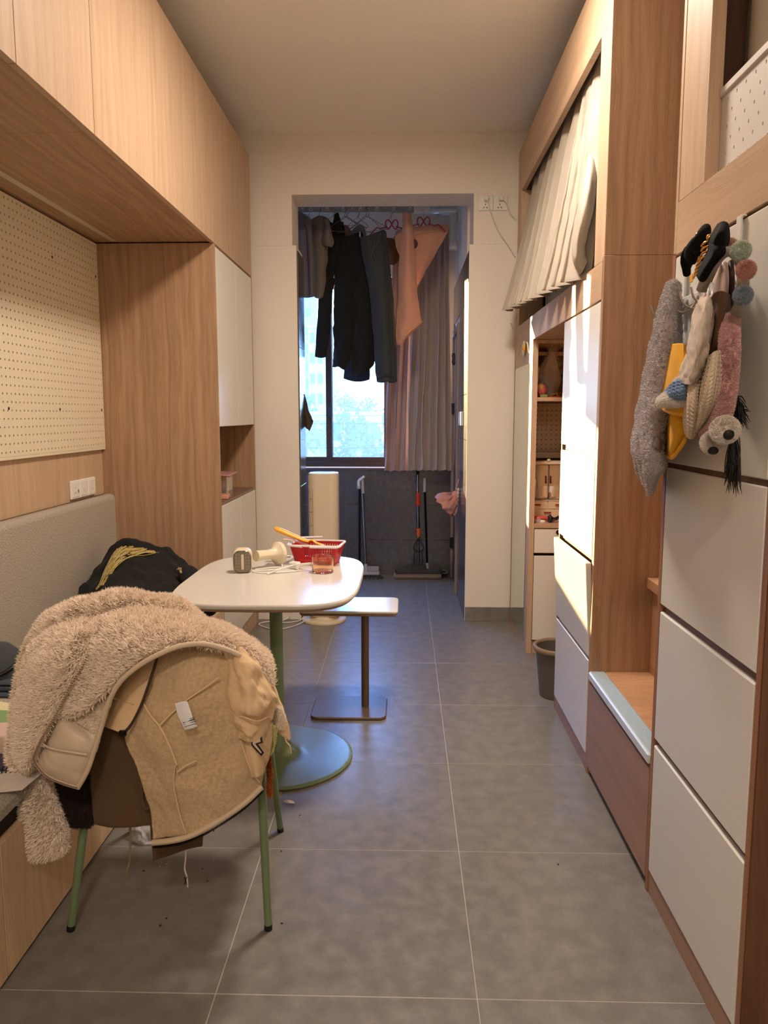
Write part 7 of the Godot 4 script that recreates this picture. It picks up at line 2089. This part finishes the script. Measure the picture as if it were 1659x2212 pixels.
	var poms := [["felt_peach", Color(0.92, 0.78, 0.72), Vector3(0.615, 1.638, -1.528), 0.0130], ["felt_mint", Color(0.82, 0.86, 0.79), Vector3(0.605, 1.614, -1.453), 0.0158], ["felt_terracotta", Color(0.86, 0.64, 0.58), Vector3(0.605, 1.576, -1.427), 0.0150], ["felt_blue", Color(0.60, 0.64, 0.69), Vector3(0.605, 1.533, -1.434), 0.0150]]
	for q in poms:
		b = mb()
		b.ball(q[2], Vector3.ONE * q[3], 22, 14)
		var fm := cloth(q[0], q[1], 1, 12.0, 0.12)
		var pm := part(o, "pompom", b, fm, q[0].replace("felt_", "") + " felt pompom")
		fur(pm, "pile", b, 1600, 0.0035, 0.0006, fm, 0.1)
	# two black hair claws with gold springs
	var bk := mat("satin_black", Color(0.03, 0.028, 0.028), 0.85)
	bk.metallic_specular = 0.25
	var gold := mat("gold_metal", Color(0.90, 0.68, 0.36), 0.18, 1.0)
	o = thing("hair_claw", "black satin hair claw with gold springs clipped at the left end of the rack", "hair clip", Vector3(0.6, 1.65, -1.85), "black hair claws")
	b = mb()
	b.tube(spline([Vector3(0.6, 1.696, -1.612), Vector3(0.59, 1.676, -1.597), Vector3(0.585, 1.658, -1.605), Vector3(0.585, 1.649, -1.637), Vector3(0.59, 1.641, -1.667)], 16), [0.006, 0.009, 0.011, 0.013, 0.014, 0.015, 0.016, 0.018, 0.019, 0.02, 0.02, 0.02, 0.02, 0.019, 0.018, 0.017, 0.014], 12, true, 0.6)
	part(o, "upper_wing", b, bk)
	b = mb()
	b.tube(spline([Vector3(0.6, 1.67, -1.693), Vector3(0.6, 1.649, -1.706), Vector3(0.605, 1.633, -1.726), Vector3(0.61, 1.618, -1.733)], 12), [0.012, 0.014, 0.016, 0.017, 0.016, 0.015, 0.013, 0.011, 0.0095, 0.009, 0.0085, 0.008, 0.004], 12, true, 0.7)
	part(o, "lower_wing", b, bk)
	part(o, "bow", mb().box(Vector3(0.575, 1.648, -1.612), Vector3(0.59, 1.634, -1.596), 0.006), bk)
	b = mb()
	for k in 7: b.tube(arc(Vector3(0.59, 1.619, -1.609) + Vector3(0.002 * k, -0.022 + 0.008 * k, 0.012 - 0.003 * k), 0.021 - 0.001 * k, -0.9, 1.9, 12, Vector3(0, 0.35, 0.9), Vector3(-0.8, -0.2, 0.3)), 0.0022, 6)
	part(o, "spring", b, gold, "gold wire springs", "stuff")
	o = thing("hair_claw", "second black satin hair claw, larger wing raised beside the white strap", "hair clip", Vector3(0.6, 1.65, -1.72), "black hair claws")
	b = mb()
	b.sheet([[Vector3(0.6, 1.68, -1.541), Vector3(0.595, 1.675, -1.516), Vector3(0.6, 1.673, -1.515)], [Vector3(0.6, 1.671, -1.562), Vector3(0.575, 1.648, -1.471), Vector3(0.6, 1.652, -1.508)], [Vector3(0.6, 1.66, -1.586), Vector3(0.57, 1.632, -1.473), Vector3(0.6, 1.636, -1.512)], [Vector3(0.6, 1.633, -1.571), Vector3(0.575, 1.613, -1.479), Vector3(0.6, 1.625, -1.521)]], 14, 18, 0.012)
	part(o, "upper_wing", b, bk)
	b = mb()
	b.sheet([[Vector3(0.595, 1.653, -1.567), Vector3(0.57, 1.629, -1.477), Vector3(0.59, 1.627, -1.493)], [Vector3(0.59, 1.633, -1.559), Vector3(0.565, 1.608, -1.461), Vector3(0.59, 1.62, -1.496)], [Vector3(0.59, 1.617, -1.599), Vector3(0.565, 1.591, -1.498), Vector3(0.59, 1.613, -1.534)], [Vector3(0.59, 1.603, -1.611), Vector3(0.57, 1.581, -1.536), Vector3(0.59, 1.598, -1.559)], [Vector3(0.595, 1.596, -1.614), Vector3(0.585, 1.585, -1.572), Vector3(0.595, 1.595, -1.585)]], 14, 20, 0.012)
	part(o, "lower_wing", b, bk)
	b = mb()
	for k in 6: b.tube(arc(Vector3(0.59, 1.651, -1.573) + Vector3(0.001, -0.009 * k, 0), 0.014, -1.2, 2.0, 12, Vector3(0, 0.3, 0.95), Vector3(-0.9, -0.1, 0.2)), 0.0022, 6)
	for q in [[1508, 508], [1530, 510]]:
		b.ball(Vector3(0.6, 1.686, -1.654) if q[0] == 1508 else Vector3(0.585, 1.66, -1.554), Vector3.ONE * 0.006, 12, 8)
	part(o, "spring", b, gold, "gold wire springs", "stuff")


func shelf_things() -> void:
	# dried flowers wrapped in clear film on the upper wardrobe shelf
	var o := thing("bouquet", "round dried flower bouquet wrapped in clear film on the upper wardrobe shelf", "bouquet", Vector3(0.82, 1.42, -4.5))
	var r := RandomNumberGenerator.new()
	r.seed = 4
	var fl := [mat("petal_grey", Color(0.62, 0.58, 0.48), 0.9), mat("petal_cream", Color(0.80, 0.72, 0.60), 0.9), mat("petal_teal", Color(0.25, 0.36, 0.36), 0.9)]
	var c: Vector3 = Vector3(0.82, 1.567, -4.5)
	for k in 60:
		var a := r.randf() * TAU
		var d := sqrt(r.randf()) * 0.085
		var p := c + Vector3(cos(a) * d * 0.85, sin(a) * d * 1.15, 0.05 * (1.0 - d / 0.09))
		var s := r.randf_range(0.008, 0.016) if k > 3 else 0.022
		var b := mb()
		b.ball(p, Vector3(s, s, s * 0.7), 9, 6)
		for q in 5: b.ball(p + Vector3(cos(q * 1.257), sin(q * 1.257), 0.1) * s * 0.9, Vector3(s, s, s * 0.5) * 0.6, 6, 4)
		part(o, "flower", b, fl[1] if k < 4 else fl[2] if k % 17 == 0 else fl[0])
	var film := mat("clear_film", Color(0.95, 0.90, 0.84, 0.22), 0.3)
	film.transparency = BaseMaterial3D.TRANSPARENCY_ALPHA
	for q in 4:
		var a := -0.6 + 0.45 * q
		var b := mb()
		var e := c + Vector3(0, 0.05, 0.05)
		b.sheet([[e + Vector3(sin(a) * 0.03 - 0.02, 0.13, 0.01), e + Vector3(sin(a) * 0.08, 0.11 + 0.02 * q, 0.03), e + Vector3(sin(a) * 0.14, 0.10, 0.0)], [e + Vector3(-0.015, 0.05, 0.02), e + Vector3(sin(a) * 0.03, 0.05, 0.045), e + Vector3(0.02 + sin(a) * 0.03, 0.05, 0.02)], [c + Vector3(-0.07, -0.02, 0.04), c + Vector3(0.02 * q - 0.03, -0.03, 0.075), c + Vector3(0.06, -0.03, 0.05)], [c + Vector3(-0.04, -0.12, 0.03), c + Vector3(0.01, -0.14, 0.06), c + Vector3(0.05, -0.12, 0.03)]], 12, 20, 0.0008, 0.012, 25.0, nz)
		part(o, "film", b, film)
	var rb := mb()
	rb.tube([Vector3(0.737, 1.505, -4.45), Vector3(0.771, 1.541, -4.44)], 0.004, 7)
	for k in 6: rb.tube([Vector3(0.771, 1.541, -4.44), Vector3(0.771, 1.541, -4.44) + Vector3(cos(k * 1.1), sin(k * 1.1), 0.1) * 0.032], [0.003, 0.006], 6, true, 0.4)
	part(o, "ribbon", rb, mat("ribbon_cream", Color(0.80, 0.70, 0.62), 0.5))
	solo("cream_card", "fan folded cream card leaning beside the bouquet on the shelf", "card", mb().sheet([[Vector3(0.682, 1.577, -4.36), Vector3(0.711, 1.584, -4.35), Vector3(0.745, 1.583, -4.37)], [Vector3(0.683, 1.537, -4.36), Vector3(0.711, 1.535, -4.33), Vector3(0.746, 1.537, -4.37)], [Vector3(0.684, 1.504, -4.36), Vector3(0.711, 1.49, -4.34), Vector3(0.742, 1.497, -4.37)]], 12, 12, 0.004), mat("card_cream", Color(0.86, 0.80, 0.68), 0.7))
	var b := mb()
	b.ball(Vector3(0.746, 1.453, -4.30), Vector3(0.033, 0.040, 0.036), 22, 14)
	o = thing("pink_ball", "shiny pink round ornament partly hidden at the left of the upper shelf", "ornament", Vector3(0.701, 1.418, -4.3))
	part(o, "body", b, mat("ornament_pink", Color(0.80, 0.36, 0.36), 0.3))
	part(o, "foot", mb().ball(Vector3(0.736, 1.445, -4.27), Vector3(0.012, 0.022, 0.012), 12, 8), M.ornament_pink)
	part(o, "face", mb().ball(Vector3(0.738, 1.468, -4.277), Vector3(0.024, 0.024, 0.018), 14, 10), mat("ornament_tan", Color(0.78, 0.56, 0.36), 0.4))
	solo("green_roll", "short green roll lying on the upper shelf edge", "roll", mb().tube([Vector3(0.735, 1.42, -4.26), Vector3(0.775, 1.42, -4.26)], 0.0135, 16), mat("roll_green", Color(0.45, 0.52, 0.20), 0.5))
	solo("red_pouch", "small dark red pouch beside the green roll on the upper shelf", "pouch", mb().ball(Vector3(0.724, 1.425, -4.27), Vector3(0.018, 0.018, 0.016), 14, 10), mat("pouch_red", Color(0.42, 0.07, 0.08), 0.6))
	b = mb()
	b.tube([Vector3(0.778, 1.415, -4.25), Vector3(0.852, 1.42, -4.27)], 0.0055, 8)
	solo("red_pencil", "red and gold pencil lying on the upper shelf edge", "pencil", b, mat("pencil_red", Color(0.72, 0.26, 0.16), 0.5))
	b = mb()
	b.tube([Vector3(0.812, 1.433, -4.3), Vector3(0.865, 1.442, -4.34)], 0.005, 8)
	b.tube([Vector3(0.835, 1.446, -4.3), Vector3(0.84, 1.423, -4.3)], 0.004, 6)
	solo("yellow_brush", "small mustard yellow brush behind the pencil on the shelf", "brush", b, mat("brush_yellow", Color(0.72, 0.52, 0.14), 0.6))
	# cosmetics organiser with a clear hood and small drawers
	o = thing("cosmetics_box", "cream cosmetics organiser with a clear hood and two tiers of drawers", "organiser", Vector3(0.85, 0.733, -4.42))
	var cr := mat("organiser_cream", Color(0.86, 0.77, 0.66), 0.4)
	b = mb()
	b.box(Vector3(0.716, 0.719, -4.4), Vector3(0.962, 0.83, -4.52), 0.003)
	part(o, "body", b, cr)
	part(o, "lid", mb().box(Vector3(0.713, 1.041, -4.395), Vector3(0.961, 1.06, -4.52), 0.004), cr)
	part(o, "tray_rim", mb().box(Vector3(0.712, 0.838, -4.392), Vector3(0.962, 0.835, -4.52), 0.001), cr)
	b = mb()
	b.box(Vector3(0.808, 1.062, -4.39), Vector3(0.826, 1.075, -4.392), 0.001)
	part(o, "lid_tab", b, cr)
	part(o, "back_wall", mb().box(Vector3(0.737, 0.833, -4.515), Vector3(0.959, 1.033, -4.52), 0.0), M.peg_grey)
	var ac := mat("acrylic", Color(0.95, 0.92, 0.88, 0.06), 0.05)
	ac.transparency = BaseMaterial3D.TRANSPARENCY_ALPHA
	for q in [[1145, 1184], [1186, 1228]]:
		var a0: Vector3 = Vector3(0.718, 0.848, -4.397) if q[0] == 1145 else Vector3(0.825, 0.848, -4.397)
		var a1: Vector3 = Vector3(0.816, 1.039, -4.395) if q[0] == 1145 else Vector3(0.93, 1.039, -4.395)
		part(o, "clear_door", mb().box(a0, a1, 0.0005), ac)
	var rose := mat("rose_metal", Color(0.72, 0.34, 0.24), 0.25, 0.9)
	part(o, "door_pull", mb().tube([Vector3(0.803, 0.979, -4.388), Vector3(0.804, 0.936, -4.388)], 0.0046, 10), rose)
	part(o, "door_pull", mb().tube([Vector3(0.829, 0.979, -4.388), Vector3(0.831, 0.936, -4.388)], 0.0046, 10), rose)
	for q in 3:
		var fr := mb()
		if q == 0: fr.box(Vector3(0.717, 0.789, -4.398), Vector3(0.818, 0.835, -4.395), 0.001)
		elif q == 1: fr.box(Vector3(0.822, 0.79, -4.398), Vector3(0.933, 0.835, -4.395), 0.001)
		else: fr.box(Vector3(0.718, 0.72, -4.398), Vector3(0.935, 0.786, -4.395), 0.001)
		var dr := part(o, "drawer", fr, cr)
		var h0: Vector3 = [Vector3(0.738, 0.813, -4.388), Vector3(0.861, 0.813, -4.388), Vector3(0.797, 0.769, -4.388)][q]
		part(dr, "handle", mb().tube([h0, h0 + Vector3(0.040, 0, 0)], 0.0042, 10), rose)
	# what stands inside
	var sil := mat("bottle_silver", Color(0.66, 0.62, 0.60), 0.25, 0.6)
	var items := [[Vector3(0.756, 0.879, -4.46), 0.017, 0.105, "tall silver capped bottle inside the clear organiser", "bottle", "silver_bottle", sil], [Vector3(0.813, 0.866, -4.46), 0.019, 0.062, "low frosted jar inside the clear organiser", "jar", "frosted_jar", M.plastic_cream], [Vector3(0.854, 0.869, -4.48), 0.020, 0.06, "white lidded jar behind the dark dropper bottle", "jar", "white_jar", M.plastic_white], [Vector3(0.834, 0.854, -4.42), 0.0085, 0.03, "small dark dropper bottle in front of the jars", "bottle", "dropper_bottle", mat("bottle_dark", Color(0.10, 0.07, 0.05), 0.3)], [Vector3(0.879, 0.858, -4.43), 0.006, 0.05, "gold lipstick tube at the right inside the organiser", "lipstick", "lipstick", mat("lip_gold", Color(0.80, 0.58, 0.30), 0.3, 0.7)]]
	for q in items:
		var base := Vector3(q[0].x, 0.852, q[0].z)
		b = mb()
		b.xf = Transform3D(Basis.IDENTITY, base)
		b.lathe([Vector2(0, 0), Vector2(q[1], 0), Vector2(q[1], q[2] * 0.62), Vector2(q[1] * 0.8, q[2] * 0.66)], 18)
		var it := thing(q[5], q[3], q[4], base)
		part(it, "body", b, q[6])
		b = mb()
		b.xf = Transform3D(Basis.IDENTITY, base)
		b.lathe([Vector2(q[1] * 0.82, q[2] * 0.64), Vector2(q[1] * 0.85, q[2] * 0.95), Vector2(q[1] * 0.5, q[2]), Vector2(0.0001, q[2])], 18)
		part(it, "cap", b, q[6] if q[5] != "silver_bottle" else M.metal)
	# on the desk ledge in front
	b = mb()
	b.xf = Transform3D(Basis.IDENTITY, Vector3(0.703, 0.724, -4.27))
	b.lathe([Vector2(0, 0), Vector2(0.018, 0.0), Vector2(0.020, 0.008), Vector2(0.013, 0.018), Vector2(0.019, 0.028), Vector2(0.014, 0.040), Vector2(0.006, 0.046), Vector2(0.007, 0.055), Vector2(0.0001, 0.060)], 18)
	solo("gold_bell", "little gold bell shaped ornament on the ledge before the drawers", "ornament", b, M.gold_metal)
	o = thing("hair_tool", "pink and grey handheld hair tool lying on the ledge", "hair tool", Vector3(0.785, 0.73, -4.27))
	b = mb()
	b.tube(spline([Vector3(0.718, 0.74, -4.27), Vector3(0.738, 0.75, -4.27), Vector3(0.776, 0.753, -4.27), Vector3(0.828, 0.748, -4.27), Vector3(0.851, 0.746, -4.27)], 14), [0.008, 0.014, 0.019, 0.022, 0.023, 0.023, 0.022, 0.020, 0.018, 0.016, 0.014, 0.012, 0.010, 0.009, 0.008], 14, true, 0.7)
	part(o, "body", b, mat("tool_pink", Color(0.78, 0.34, 0.30), 0.4))
	part(o, "nose", mb().tube([Vector3(0.712, 0.743, -4.268), Vector3(0.755, 0.733, -4.245)], [0.009, 0.016], 12), mat("tool_grey", Color(0.62, 0.58, 0.56), 0.35))
	part(o, "end_disc", mb().ball(Vector3(0.763, 0.737, -4.238), Vector3(0.018, 0.010, 0.008), 16, 10), M.plastic_white)
	b = mb()
	b.tube(spline([Vector3(0.8, 0.769, -4.25), Vector3(0.809, 0.755, -4.24), Vector3(0.799, 0.734, -4.24)], 10), 0.010, 10)
	b.tube(spline([Vector3(0.806, 0.767, -4.24), Vector3(0.827, 0.755, -4.24), Vector3(0.856, 0.766, -4.25)], 10), 0.0055, 8)
	b.tube(spline([Vector3(0.805, 0.731, -4.24), Vector3(0.83, 0.75, -4.24), Vector3(0.857, 0.756, -4.25)], 10), 0.0055, 8)
	solo("black_clip", "black plastic hair clip in front of the pink hair tool", "hair clip", b, M.black)
	# flower shaped hook sticker on the wardrobe edge
	o = thing("flower_hook", "yellow and white flower shaped charm stuck above the tall mirror", "charm", Vector3(0.672, 1.693, -4.413))
	b = mb()
	for k in 6: b.ball(Vector3(0.672, 1.693, -4.447) + Vector3(0, cos(k * 1.05) * 0.026, sin(k * 1.05) * 0.024), Vector3(0.008, 0.016, 0.015), 10, 8)
	part(o, "petals", b, mat("petal_white", Color(0.88, 0.86, 0.78), 0.6))
	part(o, "centre", mb().ball(Vector3(0.664, 1.691, -4.394), Vector3(0.008, 0.018, 0.017), 12, 8), mat("petal_yellow", Color(0.92, 0.66, 0.12), 0.6))
	part(o, "stem", mb().tube(spline([Vector3(0.668, 1.715, -4.374), Vector3(0.67, 1.715, -4.321), Vector3(0.67, 1.672, -4.283), Vector3(0.672, 1.649, -4.245)], 10), 0.003, 6), M.petal_white)
	# left niche: pink slab and a clear box with a pink lid
	o = thing("clear_box", "clear storage box with a pink lid in the cupboard niche", "box", Vector3(-1.06, 0.875, -4.33))
	b = mb()
	for q in [[-1.14, -4.26, -0.99, -4.263], [-1.14, -4.40, -0.99, -4.403], [-1.14, -4.26, -1.137, -4.40], [-0.993, -4.26, -0.99, -4.40]]: b.box(Vector3(q[0], 0.876, q[1]), Vector3(q[2], 0.985, q[3]), 0.0005)
	b.box(Vector3(-1.14, 0.8745, -4.26), Vector3(-0.99, 0.878, -4.403), 0.0)
	part(o, "box", b, ac)
	part(o, "lid", mb().sheet([[Vector3(-1.16, 0.994, -4.42), Vector3(-1.06, 0.996, -4.42), Vector3(-0.965, 0.992, -4.42)], [Vector3(-1.16, 0.994, -4.33), Vector3(-1.06, 0.997, -4.33), Vector3(-0.955, 0.994, -4.33)], [Vector3(-1.16, 0.986, -4.24), Vector3(-1.06, 0.988, -4.24), Vector3(-0.97, 0.984, -4.24)]], 12, 8, 0.010), mat("lid_pink", Color(0.72, 0.52, 0.50), 0.45))
	for k in 3:
		solo("cosmetic_tube", ["cream tube standing in the clear box of the niche", "pale stick standing in the middle of the clear box", "short beige tube at the far side of the clear box"][k], "tube", mb().tube([Vector3(-1.09 + 0.04 * k, 0.879, -4.31 - 0.02 * k), Vector3(-1.085 + 0.04 * k, 0.965 - 0.012 * k, -4.31 - 0.02 * k)], 0.010, 12), [M.plastic_cream, M.plastic_white, M.organiser_cream][k], "tubes in the niche box")
	b = mb()
	b.xf = Transform3D(Basis(Vector3.UP, 0.12), Vector3(-1.02, 0.8745, -4.11))
	b.box(Vector3(-0.10, 0, -0.055), Vector3(0.075, 0.022, 0.055), 0.004)
	solo("pink_case", "flat salmon pink case lying on the niche counter before the clear box", "case", b, mat("case_pink", Color(0.82, 0.58, 0.50), 0.5))


func wall_bits() -> void:
	# two socket plates high on the far wall, a plug and cord in each
	for k in 2:
		var x: float = [0.487, 0.574][k]
		var o := thing("wall_socket", ["white wall socket left of the bed frame, the one nearer the opening", "white wall socket next to the bed frame, its cord running down"][k], "socket", Vector3(x, 2.59, -4.87), "sockets high on the far wall")
		part(o, "plate", mb().box(Vector3(x - 0.043, 2.548, -4.87), Vector3(x + 0.043, 2.634, -4.861), 0.002), M.plastic_white)
		var b := mb()
		b.tube([Vector3(x - 0.004, 2.578, -4.8605), Vector3(x - 0.004, 2.586, -4.8605)], 0.0022, 6)
		b.tube([Vector3(x - 0.016, 2.560, -4.8605), Vector3(x - 0.010, 2.568, -4.8605)], 0.0022, 6)
		b.tube([Vector3(x + 0.008, 2.560, -4.8605), Vector3(x + 0.002, 2.568, -4.8605)], 0.0022, 6)
		part(o, "slots", b, M.black)
		var pl := thing("plug", ["white plug in the first wall socket, its cord slanting to the curtain", "white plug in the second wall socket by the bed frame"][k], "plug", Vector3(x, 2.612, -4.85), "plugs on the far wall")
		part(pl, "body", mb().box(Vector3(x - 0.012, 2.600, -4.8605), Vector3(x + 0.014, 2.626, -4.83), 0.004), M.plastic_white)
		if k == 0: part(pl, "cord", mb().tube(spline([Vector3(x + 0.004, 2.61, -4.832), Vector3(0.519, 2.527, -4.84), Vector3(0.567, 2.422, -4.85), Vector3(0.616, 2.354, -4.85), Vector3(0.665, 2.281, -4.85)], 24), 0.0034, 7), M.plastic_white)
		else: part(pl, "cord", mb().tube(spline([Vector3(x + 0.004, 2.615, -4.832), Vector3(0.613, 2.58, -4.84), Vector3(0.634, 2.529, -4.85), Vector3(0.667, 2.494, -4.86)], 20), 0.0034, 7), M.plastic_white)
	# floor litter
	var film := mat("bag_film", Color(0.92, 0.92, 0.92, 0.30), 0.35)
	film.transparency = BaseMaterial3D.TRANSPARENCY_ALPHA
	solo("plastic_bag", "crumpled clear plastic bag on the floor behind the chair", "bag", mb().sheet([[Vector3(-0.86, 0.05, -2.30), Vector3(-0.82, 0.075, -2.31), Vector3(-0.78, 0.05, -2.30)], [Vector3(-0.86, 0.03, -2.25), Vector3(-0.82, 0.05, -2.24), Vector3(-0.775, 0.035, -2.25)], [Vector3(-0.83, 0.004, -2.23), Vector3(-0.80, 0.006, -2.21), Vector3(-0.77, 0.004, -2.22)]], 18, 18, 0.001, 0.02, 40.0, nz), film)
	var r := RandomNumberGenerator.new()
	r.seed = 12
	var dark := mat("crumb_dark", Color(0.12, 0.08, 0.06), 0.9)
	var pale := mat("crumb_pale", Color(0.75, 0.72, 0.68), 0.9)
	var at := [[310, 1882, 0], [345, 1873, 1], [360, 1868, 1], [437, 1878, 0], [462, 1860, 1], [448, 1904, 0], [346, 2000, 0], [360, 1985, 0], [608, 1996, 0], [462, 1796, 2], [648, 1762, 0], [1206, 1868, 0], [607, 1840, 0]]
	var wh := [Vector3(-0.757, 0, -2.081), Vector3(-0.716, 0, -2.103), Vector3(-0.7, 0, -2.116), Vector3(-0.588, 0, -2.095), Vector3(-0.565, 0, -2.138), Vector3(-0.558, 0, -2.037), Vector3(-0.632, 0, -1.842), Vector3(-0.624, 0, -1.87), Vector3(-0.317, 0, -1.858), Vector3(-0.605, 0, -2.302), Vector3(-0.343, 0, -2.407), Vector3(0.459, 0, -2.146), Vector3(-0.372, 0, -2.193)]
	for k in at.size():
		var b := mb()
		b.ball(wh[k] + Vector3(0, 0.0016, 0), Vector3(r.randf_range(0.0018, 0.0036), 0.0017, r.randf_range(0.0018, 0.003)), 7, 5)
		solo("crumb", "tiny %s crumb on the floor tiles" % ["dark", "pale", "dark"][at[k][2]], "crumb", b, pale if at[k][2] == 1 else dark, "pale crumbs on the floor" if at[k][2] == 1 else "dark crumbs on the floor")
	solo("paper_scrap", "small white paper scrap on the floor by the table foot", "scrap", mb().sheet([[Vector3(-0.413, 0.004, -2.497), Vector3(-0.395, 0.012, -2.488), Vector3(-0.377, 0.004, -2.494)], [Vector3(-0.408, 0.003, -2.486), Vector3(-0.39, 0.009, -2.472), Vector3(-0.37, 0.003, -2.481)]], 8, 4, 0.0008), M.plastic_white)


func _ready() -> void:
	nz.seed = 3
	nz.frequency = 1.0
	rng.seed = 77
	setup()
	materials()
	room()
	ceiling_light(Vector3(0.12, 2.995, -2.75), 4.7)
	ceiling_light(Vector3(-0.1, 2.995, 1.0), 4.2)
	left_side()
	right_side()
	furniture()
	garments()
	balcony()
	table_things()
	bed_curtains()
	black_jacket()
	bench_clutter()
	hooks()
	shelf_things()
	wall_bits()
	outside()
